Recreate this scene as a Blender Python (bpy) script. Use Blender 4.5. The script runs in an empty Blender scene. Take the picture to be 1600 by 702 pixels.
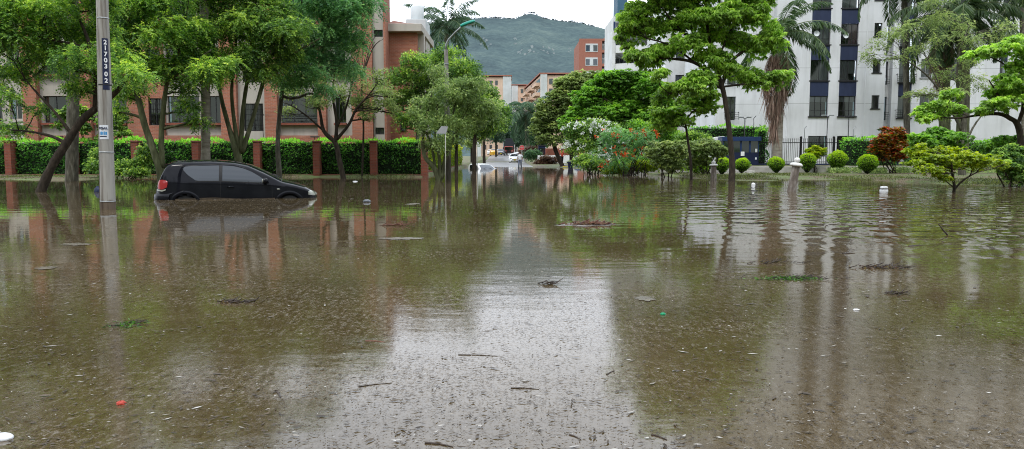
import bpy, bmesh, math, random
import numpy as np
from mathutils import Vector, Matrix
random.seed(7)
RS = np.random.RandomState(11)
PI = math.pi
scene = bpy.context.scene
COL = scene.collection

# ------------------------------------------------------------------ camera
H = 1.1
PITCH = math.radians(5.1)
F = 1200.0
cam = bpy.data.cameras.new("camera")
cam.sensor_width = 36.0
cam.lens = 27.0
cam.clip_start = 0.05
cam.clip_end = 20000
camo = bpy.data.objects.new("camera", cam)
COL.objects.link(camo)
camo.location = (0, 0, H)
camo.rotation_euler = (PI / 2 - PITCH, 0, 0)
scene.camera = camo


def W(x, y, D):
    """point at depth D (world Y) seen at photograph pixel x, y"""
    dy = math.cos(PITCH) * F + math.sin(PITCH) * (351 - y)
    dz = -math.sin(PITCH) * F + math.cos(PITCH) * (351 - y)
    t = D / dy
    return Vector(((x - 800) * t, D, H + dz * t))


def G(x, y, z=0.0):
    dy = math.cos(PITCH) * F + math.sin(PITCH) * (351 - y)
    dz = -math.sin(PITCH) * F + math.cos(PITCH) * (351 - y)
    t = (z - H) / dz
    return Vector(((x - 800) * t, dy * t, z))


# ------------------------------------------------------------------ tags
def tag(o, label=None, cat=None, group=None, kind=None):
    if label: o["label"] = label
    if cat: o["category"] = cat
    if group: o["group"] = group
    if kind: o["kind"] = kind
    return o


def empty(name, loc=(0, 0, 0), rz=0.0, label=None, cat=None, group=None):
    o = bpy.data.objects.new(name, None)
    o.empty_display_size = 0.2
    COL.objects.link(o)
    o.location = loc
    o.rotation_euler = (0, 0, rz)
    return tag(o, label, cat, group)


def mesh_np(name, V, Fq, mat, parent=None, tint=None, smooth=False, loc=None):
    """V (n,3), Fq (m,k) arrays -> object; V given relative to parent (or to loc)"""
    V = np.asarray(V, dtype=np.float32); Fq = np.asarray(Fq, dtype=np.int32)
    m = bpy.data.meshes.new(name)
    k = Fq.shape[1]
    m.vertices.add(len(V)); m.vertices.foreach_set("co", V.ravel())
    m.loops.add(Fq.size); m.loops.foreach_set("vertex_index", Fq.ravel())
    m.polygons.add(len(Fq))
    m.polygons.foreach_set("loop_start", np.arange(0, Fq.size, k, dtype=np.int32))
    m.update(calc_edges=True)
    if smooth: m.polygons.foreach_set("use_smooth", np.ones(len(Fq), dtype=bool))
    if tint is not None:
        a = m.attributes.new("tint", 'FLOAT', 'FACE')
        a.data.foreach_set("value", np.asarray(tint, dtype=np.float32))
    m.materials.append(mat)
    o = bpy.data.objects.new(name, m)
    COL.objects.link(o)
    if parent is not None: o.parent = parent
    if loc is not None: o.location = loc
    return o


class MB:
    """collects boxes, bars, tubes in python lists, builds ONE mesh"""
    def __init__(s): s.v = []; s.f = []
    def add(s, vs, fs):
        b = len(s.v); s.v += [tuple(v) for v in vs]; s.f += [tuple(i + b for i in f) for f in fs]; return s
    def box(s, x0, x1, y0, y1, z0, z1, M=None):
        vs = [(x0, y0, z0), (x1, y0, z0), (x1, y1, z0), (x0, y1, z0), (x0, y0, z1), (x1, y0, z1), (x1, y1, z1), (x0, y1, z1)]
        if M is not None: vs = [M @ Vector(v) for v in vs]
        return s.add(vs, [(0, 3, 2, 1), (4, 5, 6, 7), (0, 1, 5, 4), (1, 2, 6, 5), (2, 3, 7, 6), (3, 0, 4, 7)])
    def quad(s, a, b, c, d): return s.add([a, b, c, d], [(0, 1, 2, 3)])
    def tube(s, pts, rad, n=8, cap=True):
        pts = [Vector(p) for p in pts]
        if not hasattr(rad, '__len__'): rad = [rad] * len(pts)
        b = len(s.v); ref = None
        for i, p in enumerate(pts):
            d = (pts[min(i + 1, len(pts) - 1)] - pts[max(i - 1, 0)])
            if d.length < 1e-9: d = Vector((0, 0, 1))
            d.normalize()
            if ref is None:
                ref = Vector((0, 1, 0)) if abs(d.y) < 0.9 else Vector((1, 0, 0))
            a = d.cross(ref).normalized(); c = d.cross(a).normalized(); ref = -c if (-c).dot(ref) > 0 else c
            for k in range(n):
                t = 2 * PI * k / n
                s.v.append(tuple(p + a * (math.cos(t) * rad[i]) + c * (math.sin(t) * rad[i])))
        for i in range(len(pts) - 1):
            for k in range(n):
                k2 = (k + 1) % n
                s.f.append((b + i * n + k, b + i * n + k2, b + (i + 1) * n + k2, b + (i + 1) * n + k))
        if cap:
            s.f.append(tuple(b + k for k in range(n))[::-1]); e = b + (len(pts) - 1) * n
            s.f.append(tuple(e + k for k in range(n)))
        return s
    def lathe(s, prof, n=20, c=(0, 0, 0), sq=0.0):
        b = len(s.v)
        for r, z in prof:
            for k in range(n):
                t = 2 * PI * k / n
                s.v.append((c[0] + r * math.cos(t), c[1] + r * math.sin(t), c[2] + z))
        for i in range(len(prof) - 1):
            for k in range(n):
                k2 = (k + 1) % n
                s.f.append((b + i * n + k, b + i * n + k2, b + (i + 1) * n + k2, b + (i + 1) * n + k))
        s.f.append(tuple(b + k for k in range(n))[::-1]); e = b + (len(prof) - 1) * n
        s.f.append(tuple(e + k for k in range(n)))
        return s
    def blob(s, c, r, n=10, m=7, jit=0.0):
        prof = []
        b = len(s.v)
        for i in range(m + 1):
            ph = PI * i / m
            for k in range(n):
                t = 2 * PI * k / n
                q = 1 + jit * (random.random() - .5)
                s.v.append((c[0] + r[0] * q * math.sin(ph) * math.cos(t), c[1] + r[1] * q * math.sin(ph) * math.sin(t), c[2] - r[2] * q * math.cos(ph)))
        for i in range(m):
            for k in range(n):
                k2 = (k + 1) % n
                s.f.append((b + i * n + k, b + i * n + k2, b + (i + 1) * n + k2, b + (i + 1) * n + k))
        return s
    def build(s, name, mat, parent=None, smooth=False, world=False, loc=None, bevel=0.0, kind=None):
        m = bpy.data.meshes.new(name)
        vs = s.v
        if world and parent is not None:
            L = parent.location; vs = [(v[0] - L[0], v[1] - L[1], v[2] - L[2]) for v in vs]
        elif world and loc is not None:
            vs = [(v[0] - loc[0], v[1] - loc[1], v[2] - loc[2]) for v in vs]
        m.from_pydata(vs, [], s.f); m.update()
        if smooth: m.polygons.foreach_set("use_smooth", [True] * len(m.polygons))
        m.materials.append(mat)
        o = bpy.data.objects.new(name, m); COL.objects.link(o)
        if parent is not None: o.parent = parent
        if loc is not None: o.location = loc
        if bevel > 0:
            md = o.modifiers.new("bevel", 'BEVEL'); md.width = bevel; md.segments = 2; md.limit_method = 'ANGLE'
        if kind: o["kind"] = kind
        return o


def copy_tree(o, parent=None):
    c = o.copy(); COL.objects.link(c); c.parent = parent
    for ch in list(o.children): copy_tree(ch, c)
    return c


# ------------------------------------------------------------------ materials
def newmat(name):
    m = bpy.data.materials.new(name); m.use_nodes = True
    nt = m.node_tree; b = nt.nodes["Principled BSDF"]
    return m, nt, b


def N(nt, typ, **kw):
    n = nt.nodes.new(typ)
    for k, v in kw.items():
        if k.startswith("i_"): n.inputs[k[2:].replace("_", " ")].default_value = v
        else: setattr(n, k, v)
    return n


def ramp(nt, fac, stops):
    r = nt.nodes.new("ShaderNodeValToRGB")
    el = r.color_ramp.elements
    while len(el) < len(stops): el.new(0.5)
    for e, (p, c) in zip(el, stops):
        e.position = p; e.color = (c[0], c[1], c[2], 1)
    if fac is not None: nt.links.new(fac, r.inputs[0])
    return r


def mat_noise(name, stops, scale=3.0, rough=0.7, detail=6, bump=0.0, bscale=None, stretch=None, metallic=0.0, spec=0.3, nrough=0.6):
    m, nt, b = newmat(name)
    tc = N(nt, "ShaderNodeTexCoord")
    src = tc.outputs["Object"]
    if stretch:
        mp = N(nt, "ShaderNodeMapping"); mp.inputs["Scale"].default_value = stretch
        nt.links.new(src, mp.inputs[0]); src = mp.outputs[0]
    n = N(nt, "ShaderNodeTexNoise"); n.inputs["Scale"].default_value = scale; n.inputs["Detail"].default_value = detail; n.inputs["Roughness"].default_value = nrough
    nt.links.new(src, n.inputs["Vector"])
    r = ramp(nt, n.outputs["Fac"], stops)
    nt.links.new(r.outputs[0], b.inputs["Base Color"])
    b.inputs["Roughness"].default_value = rough
    b.inputs["Metallic"].default_value = metallic
    b.inputs["Specular IOR Level"].default_value = spec
    if bump:
        n2 = N(nt, "ShaderNodeTexNoise"); n2.inputs["Scale"].default_value = bscale or scale * 4; n2.inputs["Detail"].default_value = 5
        nt.links.new(src, n2.inputs["Vector"])
        bp = N(nt, "ShaderNodeBump"); bp.inputs["Distance"].default_value = bump; bp.inputs["Strength"].default_value = 1.0
        nt.links.new(n2.outputs["Fac"], bp.inputs["Height"]); nt.links.new(bp.outputs[0], b.inputs["Normal"])
    return m


def sh(c, k): return tuple(min(1, x * k) for x in c[:3])


def flat(name, c, rough=0.5, var=0.12, scale=4, **kw):
    return mat_noise(name, [(0.3, sh(c, 1 - var)), (0.7, sh(c, 1 + var))], scale=scale, rough=rough, **kw)


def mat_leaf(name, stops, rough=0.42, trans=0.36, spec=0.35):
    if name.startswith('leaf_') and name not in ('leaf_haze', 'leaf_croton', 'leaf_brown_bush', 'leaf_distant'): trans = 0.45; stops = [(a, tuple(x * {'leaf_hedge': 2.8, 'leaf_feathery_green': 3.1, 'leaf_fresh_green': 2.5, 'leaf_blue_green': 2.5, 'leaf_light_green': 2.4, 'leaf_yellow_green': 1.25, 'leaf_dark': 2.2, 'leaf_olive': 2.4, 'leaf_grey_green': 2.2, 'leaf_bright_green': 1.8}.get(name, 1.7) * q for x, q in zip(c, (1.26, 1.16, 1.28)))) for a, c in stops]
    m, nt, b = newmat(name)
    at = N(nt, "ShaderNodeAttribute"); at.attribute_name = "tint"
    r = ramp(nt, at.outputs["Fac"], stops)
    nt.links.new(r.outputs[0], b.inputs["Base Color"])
    b.inputs["Roughness"].default_value = rough; b.inputs["Specular IOR Level"].default_value = spec
    tr = N(nt, "ShaderNodeBsdfTranslucent")
    hs = N(nt, "ShaderNodeHueSaturation"); hs.inputs["Value"].default_value = 1.5; hs.inputs["Saturation"].default_value = 1.1
    nt.links.new(r.outputs[0], hs.inputs["Color"]); nt.links.new(hs.outputs[0], tr.inputs["Color"])
    mx = N(nt, "ShaderNodeMixShader"); mx.inputs[0].default_value = trans
    nt.links.new(b.outputs[0], mx.inputs[1]); nt.links.new(tr.outputs[0], mx.inputs[2])
    nt.links.new(mx.outputs[0], nt.nodes["Material Output"].inputs[0])
    return m


def mat_brick(name, c1, c2, mortar, dirt=0.5, scale=1.0, horiz="XZ"):
    m, nt, b = newmat(name)
    tc = N(nt, "ShaderNodeTexCoord")
    sx = N(nt, "ShaderNodeSeparateXYZ"); nt.links.new(tc.outputs["Object"], sx.inputs[0])
    ad = N(nt, "ShaderNodeMath", operation='ADD'); nt.links.new(sx.outputs[0], ad.inputs[0]); nt.links.new(sx.outputs[1], ad.inputs[1])
    cx = N(nt, "ShaderNodeCombineXYZ"); nt.links.new(ad.outputs[0], cx.inputs[0]); nt.links.new(sx.outputs[2], cx.inputs[1])
    br = N(nt, "ShaderNodeTexBrick"); br.inputs["Scale"].default_value = 1.0
    br.inputs["Brick Width"].default_value = 0.25; br.inputs["Row Height"].default_value = 0.08; br.inputs["Mortar Size"].default_value = 0.009
    br.inputs["Color1"].default_value = (*c1, 1); br.inputs["Color2"].default_value = (*c2, 1); br.inputs["Mortar"].default_value = (*mortar, 1)
    nt.links.new(cx.outputs[0], br.inputs["Vector"])
    n = N(nt, "ShaderNodeTexNoise"); n.inputs["Scale"].default_value = 0.7; n.inputs["Detail"].default_value = 7; nt.links.new(tc.outputs["Object"], n.inputs["Vector"])
    r = ramp(nt, n.outputs["Fac"], [(0.3, (1 - dirt, 1 - dirt, 1 - dirt)), (0.62, (1, 1, 1))])
    mx = N(nt, "ShaderNodeMix", data_type='RGBA', blend_type='MULTIPLY'); mx.inputs["Factor"].default_value = 0.8
    nt.links.new(br.outputs["Color"], mx.inputs["A"]); nt.links.new(r.outputs[0], mx.inputs["B"])
    nt.links.new(mx.outputs["Result"], b.inputs["Base Color"])
    b.inputs["Roughness"].default_value = 0.85
    bp = N(nt, "ShaderNodeBump"); bp.inputs["Distance"].default_value = 0.006; nt.links.new(br.outputs["Fac"], bp.inputs["Height"]); bp.invert = True
    nt.links.new(bp.outputs[0], b.inputs["Normal"])
    return m


def mat_render(name, base, streak=0.35, lines=None):
    """painted render wall: rain streaks, faint stains, optional horizontal joints every `lines` metres"""
    m, nt, b = newmat(name)
    tc = N(nt, "ShaderNodeTexCoord")
    mp = N(nt, "ShaderNodeMapping"); mp.inputs["Scale"].default_value = (1.6, 1.6, 0.12); nt.links.new(tc.outputs["Object"], mp.inputs[0])
    n = N(nt, "ShaderNodeTexNoise"); n.inputs["Scale"].default_value = 1.5; n.inputs["Detail"].default_value = 8; n.inputs["Roughness"].default_value = 0.65
    nt.links.new(mp.outputs[0], n.inputs["Vector"])
    r = ramp(nt, n.outputs["Fac"], [(0.25, sh(base, 1 - streak)), (0.5, sh(base, 0.95)), (0.75, base)])
    col = r.outputs[0]
    n2 = N(nt, "ShaderNodeTexNoise"); n2.inputs["Scale"].default_value = 0.35; n2.inputs["Detail"].default_value = 5; nt.links.new(tc.outputs["Object"], n2.inputs["Vector"])
    r2 = ramp(nt, n2.outputs["Fac"], [(0.35, (0.82, 0.82, 0.8)), (0.6, (1, 1, 1))])
    mx = N(nt, "ShaderNodeMix", data_type='RGBA', blend_type='MULTIPLY'); mx.inputs["Factor"].default_value = 1.0
    nt.links.new(col, mx.inputs["A"]); nt.links.new(r2.outputs[0], mx.inputs["B"]); col = mx.outputs["Result"]
    if lines:
        sx = N(nt, "ShaderNodeSeparateXYZ"); nt.links.new(tc.outputs["Object"], sx.inputs[0])
        ad = N(nt, "ShaderNodeMath", operation='ADD'); ad.inputs[1].default_value = lines[1]; nt.links.new(sx.outputs[2], ad.inputs[0])
        md = N(nt, "ShaderNodeMath", operation='FLOORED_MODULO'); md.inputs[1].default_value = lines[0]; nt.links.new(ad.outputs[0], md.inputs[0])
        lt = N(nt, "ShaderNodeMath", operation='LESS_THAN'); lt.inputs[1].default_value = 0.035; nt.links.new(md.outputs[0], lt.inputs[0])
        m2 = N(nt, "ShaderNodeMix", data_type='RGBA', blend_type='MULTIPLY'); nt.links.new(lt.outputs[0], m2.inputs["Factor"])
        nt.links.new(col, m2.inputs["A"]); m2.inputs["B"].default_value = (0.6, 0.6, 0.6, 1); col = m2.outputs["Result"]
    nt.links.new(col, b.inputs["Base Color"])
    b.inputs["Roughness"].default_value = 0.8
    return m


def mat_glass(name, tintc=(0.62, 0.66, 0.68), refl=0.25, opaque=False, c=(0.01, 0.012, 0.015), rough=0.06):
    m, nt, b = newmat(name)
    nt.nodes.remove(b)
    gl = N(nt, "ShaderNodeBsdfGlossy"); gl.inputs["Roughness"].default_value = rough; gl.inputs["Color"].default_value = (0.9, 0.95, 1, 1)
    if opaque:
        tr = N(nt, "ShaderNodeBsdfDiffuse"); tr.inputs["Color"].default_value = (*c, 1)
    else:
        tr = N(nt, "ShaderNodeBsdfTransparent"); tr.inputs["Color"].default_value = (*tintc, 1)
    fr = N(nt, "ShaderNodeFresnel"); fr.inputs["IOR"].default_value = 1.5
    ma = N(nt, "ShaderNodeMath", operation='MULTIPLY_ADD'); ma.inputs[1].default_value = 1.0; ma.inputs[2].default_value = refl; ma.use_clamp = True
    nt.links.new(fr.outputs[0], ma.inputs[0])
    mx = N(nt, "ShaderNodeMixShader"); nt.links.new(ma.outputs[0], mx.inputs[0]); nt.links.new(tr.outputs[0], mx.inputs[1]); nt.links.new(gl.outputs[0], mx.inputs[2])
    nt.links.new(mx.outputs[0], nt.nodes["Material Output"].inputs[0])
    return m


MT = {}
MT['brick'] = mat_brick("red_brick", (0.43, 0.155, 0.088), (0.33, 0.112, 0.066), (0.38, 0.23, 0.17), dirt=0.38)
MT['brick2'] = mat_brick("pillar_brick", (0.30, 0.072, 0.036), (0.21, 0.050, 0.026), (0.22, 0.12, 0.09), dirt=0.55)
MT['stucco'] = mat_render("cream_stucco", (0.50, 0.46, 0.41), 0.3)
MT['white_wall'] = mat_render("white_wall_paint", (0.74, 0.76, 0.79), 0.22, (2.72, 0.62))
MT['white_plain'] = mat_render("white_paint_plain", (0.76, 0.78, 0.80), 0.15)
MT['navy'] = mat_noise("navy_paint", [(0.3, (0.018, 0.026, 0.060)), (0.7, (0.030, 0.042, 0.090))], scale=2, rough=0.55, stretch=(1, 1, 0.3))
MT['navy_dark'] = flat("navy_dark", (0.012, 0.018, 0.05), 0.35)
MT['blue_paint'] = flat("booth_blue", (0.018, 0.038, 0.11), 0.3)
MT['peach'] = mat_render("peach_render", (0.72, 0.53, 0.41), 0.2)
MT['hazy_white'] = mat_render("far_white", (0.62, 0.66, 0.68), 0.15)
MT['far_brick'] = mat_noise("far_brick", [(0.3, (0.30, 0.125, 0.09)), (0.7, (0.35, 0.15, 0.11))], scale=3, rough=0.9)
MT['roof_tile'] = mat_noise("clay_tiles", [(0.3, (0.10, 0.035, 0.022)), (0.7, (0.22, 0.075, 0.045))], scale=6, rough=0.8, stretch=(6, 1, 1))
MT['concrete'] = mat_noise("pole_concrete", [(0.25, (0.15, 0.145, 0.13)), (0.5, (0.30, 0.29, 0.27)), (0.75, (0.40, 0.39, 0.36))], scale=2.2, rough=0.85, stretch=(3, 3, 0.35), bump=0.004, detail=9)
MT['kerb'] = mat_noise("kerb_concrete", [(0.3, (0.26, 0.25, 0.23)), (0.7, (0.44, 0.43, 0.40))], scale=1.3, rough=0.8, detail=9)
MT['wet'] = mat_noise("wet_concrete", [(0.3, (0.05, 0.042, 0.035)), (0.7, (0.11, 0.095, 0.075))], scale=3, rough=0.35)
MT['asphalt'] = mat_noise("wet_asphalt", [(0.3, (0.12, 0.12, 0.12)), (0.7, (0.22, 0.22, 0.22))], scale=0.6, rough=0.3, detail=9, stretch=(1.0, 0.15, 1))
MT['frame_dark'] = flat("window_frame_dark", (0.03, 0.03, 0.033), 0.4)
MT['frame_alu'] = flat("window_frame_aluminium", (0.30, 0.31, 0.32), 0.35)
MT['iron'] = flat("black_iron", (0.015, 0.015, 0.017), 0.4)
MT['galv'] = flat("galvanised_steel", (0.33, 0.35, 0.36), 0.4, metallic=0.4)
MT['glass'] = mat_glass("window_glass", refl=0.12)
MT['glass_dark'] = mat_glass("dark_glass", opaque=True, refl=0.10)
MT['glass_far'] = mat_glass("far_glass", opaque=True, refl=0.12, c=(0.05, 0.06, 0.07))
MT['room'] = flat("dark_room", (0.018, 0.017, 0.016), 0.9)
MT['curtain'] = mat_noise("curtain_cloth", [(0.3, (0.45, 0.46, 0.48)), (0.7, (0.85, 0.86, 0.87))], scale=5, rough=0.9, stretch=(3, 1, 0.05))
MT['curtain_pink'] = mat_noise("pink_curtain", [(0.3, (0.60, 0.25, 0.38)), (0.7, (0.9, 0.55, 0.68))], scale=5, rough=0.9, stretch=(3, 1, 0.05))
MT['curtain_tan'] = flat("tan_blind", (0.30, 0.26, 0.21), 0.9)
MT['bark_grey'] = mat_noise("grey_bark", [(0.3, (0.030, 0.027, 0.020)), (0.52, (0.085, 0.080, 0.060)), (0.75, (0.20, 0.19, 0.155))], scale=4, rough=0.9, stretch=(2, 2, 0.6), bump=0.015, detail=8)
MT['bark_green'] = mat_noise("mossy_bark", [(0.3, (0.030, 0.032, 0.014)), (0.52, (0.080, 0.088, 0.042)), (0.75, (0.19, 0.20, 0.115))], scale=3, rough=0.9, stretch=(2, 2, 0.5), bump=0.015, detail=8)
MT['bark_dark'] = mat_noise("dark_bark", [(0.3, (0.012, 0.009, 0.006)), (0.6, (0.045, 0.034, 0.024)), (0.8, (0.10, 0.085, 0.06))], scale=5, rough=0.9, stretch=(2, 2, 0.6), bump=0.02, detail=8)
MT['palm_bark'] = mat_noise("palm_trunk_bark", [(0.3, (0.14, 0.12, 0.09)), (0.55, (0.25, 0.23, 0.19)), (0.75, (0.36, 0.34, 0.29))], scale=2.5, rough=0.85, stretch=(1, 1, 3), bump=0.01, detail=7)
MT['palm_shaft'] = flat("palm_crown_shaft", (0.10, 0.14, 0.045), 0.4)
MT['dead_frond'] = mat_leaf("dead_palm_frond", [(0.0, (0.10, 0.06, 0.045)), (0.5, (0.24, 0.16, 0.125)), (1.0, (0.42, 0.32, 0.26))], rough=0.8, trans=0.15, spec=0.1)
L3 = lambda a, b, c: [(0.05, a), (0.5, b), (0.95, c)]
MT['lf_left'] = mat_leaf("leaf_feathery_green", [(0.1, (0.012, 0.030, 0.010)), (0.45, (0.050, 0.100, 0.020)), (0.72, (0.135, 0.20, 0.032)), (0.95, (0.26, 0.31, 0.05))])
MT['lf_mid'] = mat_leaf("leaf_fresh_green", [(0.1, (0.012, 0.030, 0.009)), (0.45, (0.050, 0.100, 0.020)), (0.72, (0.12, 0.185, 0.032)), (0.95, (0.21, 0.28, 0.05))])
MT['lf_blue'] = mat_leaf("leaf_blue_green", L3((0.022, 0.058, 0.025), (0.055, 0.125, 0.040), (0.12, 0.21, 0.055)))
MT['lf_olive'] = mat_leaf("leaf_olive", L3((0.032, 0.050, 0.016), (0.085, 0.125, 0.038), (0.19, 0.23, 0.07)))
MT['lf_grey'] = mat_leaf("leaf_grey_green", L3((0.026, 0.050, 0.015), (0.080, 0.125, 0.036), (0.19, 0.245, 0.080)))
MT['lf_bright'] = mat_leaf("leaf_bright_green", L3((0.026, 0.062, 0.012), (0.085, 0.19, 0.026), (0.22, 0.36, 0.045)))
MT['lf_umb'] = mat_leaf("leaf_light_green", L3((0.034, 0.070, 0.013), (0.105, 0.185, 0.028), (0.24, 0.33, 0.060)))
MT['lf_yel'] = mat_leaf("leaf_yellow_green", L3((0.06, 0.11, 0.014), (0.19, 0.28, 0.022), (0.42, 0.46, 0.03)))
MT['lf_top'] = mat_leaf("leaf_topiary", L3((0.02, 0.05, 0.008), (0.085, 0.17, 0.012), (0.25, 0.36, 0.02)))
MT['lf_hedge'] = mat_leaf("leaf_hedge", L3((0.010, 0.030, 0.008), (0.035, 0.100, 0.016), (0.12, 0.25, 0.03)), trans=0.15)
MT['lf_dark'] = mat_leaf("leaf_dark", L3((0.012, 0.030, 0.014), (0.030, 0.068, 0.026), (0.07, 0.12, 0.04)))
MT['lf_far'] = mat_leaf("leaf_distant", L3((0.035, 0.075, 0.050), (0.070, 0.135, 0.075), (0.12, 0.20, 0.09)))  # aerial haze blended into these bluish far-tree greens
MT['lf_croton'] = mat_leaf("leaf_croton", [(0.0, (0.03, 0.06, 0.012)), (0.22, (0.09, 0.14, 0.02)), (0.36, (0.30, 0.20, 0.03)), (0.44, (0.42, 0.04, 0.03)), (0.56, (0.50, 0.08, 0.05)), (0.68, (0.20, 0.22, 0.03)), (0.8, (0.62, 0.26, 0.07)), (1.0, (0.7, 0.5, 0.40))])
MT['lf_palm'] = mat_leaf("palm_leaflet", L3((0.022, 0.050, 0.020), (0.060, 0.11, 0.040), (0.13, 0.19, 0.075)))
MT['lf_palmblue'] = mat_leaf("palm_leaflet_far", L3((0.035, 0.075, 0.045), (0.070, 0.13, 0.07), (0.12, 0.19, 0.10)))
MT['lf_brown'] = mat_leaf("leaf_brown_bush", L3((0.04, 0.022, 0.018), (0.11, 0.06, 0.04), (0.17, 0.13, 0.05)))
MT['flower_white'] = mat_leaf("white_petals", L3((0.55, 0.58, 0.55), (0.75, 0.77, 0.75), (0.85, 0.86, 0.84)))
MT['flower_red'] = mat_leaf("orange_red_petals", L3((0.40, 0.05, 0.02), (0.62, 0.11, 0.04), (0.75, 0.25, 0.10)))


def text_mesh(body, size, mat, parent, name, offset=0.0):
    cu = bpy.data.curves.new(name, 'FONT'); cu.body = body; cu.size = size; cu.extrude = .0015; cu.align_x = 'CENTER'; cu.align_y = 'CENTER'; cu.offset = offset
    t = bpy.data.objects.new("tmp_text", cu); COL.objects.link(t); bpy.context.view_layer.update()
    me = bpy.data.meshes.new_from_object(t.evaluated_get(bpy.context.evaluated_depsgraph_get()))
    COL.objects.unlink(t); bpy.data.objects.remove(t); me.materials.clear(); me.materials.append(mat)
    o = bpy.data.objects.new(name, me); COL.objects.link(o); o.parent = parent
    return o


# ------------------------------------------------------------------ foliage
def unit(v): return v / np.maximum(1e-9, np.linalg.norm(v, axis=-1, keepdims=True))


def leaf_quads(p, d, L, Wd, wn=None):
    """p base (n,3), d direction, L, Wd arrays -> verts (4n,3)"""
    n = len(p)
    if wn is None:
        wn = unit(np.cross(d, np.array([0, 0, 1.0])) + RS.normal(0, 0.45, (n, 3)))
    w = wn - d * np.sum(wn * d, axis=1, keepdims=True); w = unit(w)
    L = np.broadcast_to(L, (n,))[:, None]; Wd = np.broadcast_to(Wd, (n,))[:, None]
    V = np.empty((n, 4, 3))
    V[:, 0] = p
    V[:, 1] = p + d * L * 0.45 + w * Wd * 0.5
    V[:, 2] = p + d * L + np.array([0, 0, -1.0]) * L * 0.12
    V[:, 3] = p + d * L * 0.45 - w * Wd * 0.5
    return V.reshape(-1, 3)


def clusters(c, out, n, L, Wd, mode, droop):
    """returns verts of n leaves for every cluster centre c, and index of cluster per leaf"""
    K = len(c)
    if K == 0: return np.zeros((0, 3)), np.zeros(0, int)
    if mode == 'umbrella':
        ph = (np.arange(n)[None, :] / n + RS.rand(K, 1) + RS.normal(0, 0.04, (K, n))) * 2 * PI
        el = -(droop + RS.normal(0, 0.28, (K, n)))
        d = np.stack([np.cos(ph) * np.cos(el), np.sin(ph) * np.cos(el), np.sin(el)], -1)
        d = unit(d + 0.35 * out[:, None, :])
        p = np.repeat(c[:, None, :], n, 1)
        LL = L * RS.uniform(0.65, 1.15, (K, n)); WW = Wd * RS.uniform(0.7, 1.2, (K, n))
        d = d.reshape(-1, 3); p = p.reshape(-1, 3)
        V = leaf_quads(p, d, LL.ravel(), WW.ravel())
    elif mode == 'spray':
        r = out + RS.normal(0, 0.55, (K, 3)); r[:, 2] -= droop * RS.uniform(0.3, 1.3, K); r = unit(r)
        RL = L * 3.2 * RS.uniform(0.7, 1.2, (K, 1))
        s = np.linspace(0.12, 1.0, n)[None, :] * np.ones((K, 1))
        bend = -(s ** 2) * RL * 0.3
        p = c[:, None, :] + r[:, None, :] * (s * RL)[..., None]; p[..., 2] += bend
        side = unit(np.cross(r, np.array([0, 0, 1.0]) + RS.normal(0, 0.25, (K, 3))))
        sg = np.where(np.arange(n) % 2 == 0, 1.0, -1.0)[None, :, None]
        d = unit(r[:, None, :] * 0.55 + side[:, None, :] * sg * 0.9 + np.array([0, 0, -0.25]) + RS.normal(0, 0.15, (K, n, 3)))
        LL = L * (1.1 - 0.5 * s) * RS.uniform(0.8, 1.2, (K, n)); WW = Wd * RS.uniform(0.8, 1.2, (K, n))
        V = leaf_quads(p.reshape(-1, 3), d.reshape(-1, 3), LL.ravel(), WW.ravel())
    else:
        d = unit(out[:, None, :] * 0.7 + RS.normal(0, 0.75, (K, n, 3)) + np.array([0, 0, -0.3 * droop]))
        p = c[:, None, :] + RS.normal(0, L * 0.6, (K, n, 3))
        V = leaf_quads(p.reshape(-1, 3), d.reshape(-1, 3), (L * RS.uniform(0.6, 1.2, K * n)), (Wd * RS.uniform(0.7, 1.2, K * n)))
    return V, np.repeat(np.arange(K), n)


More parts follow.
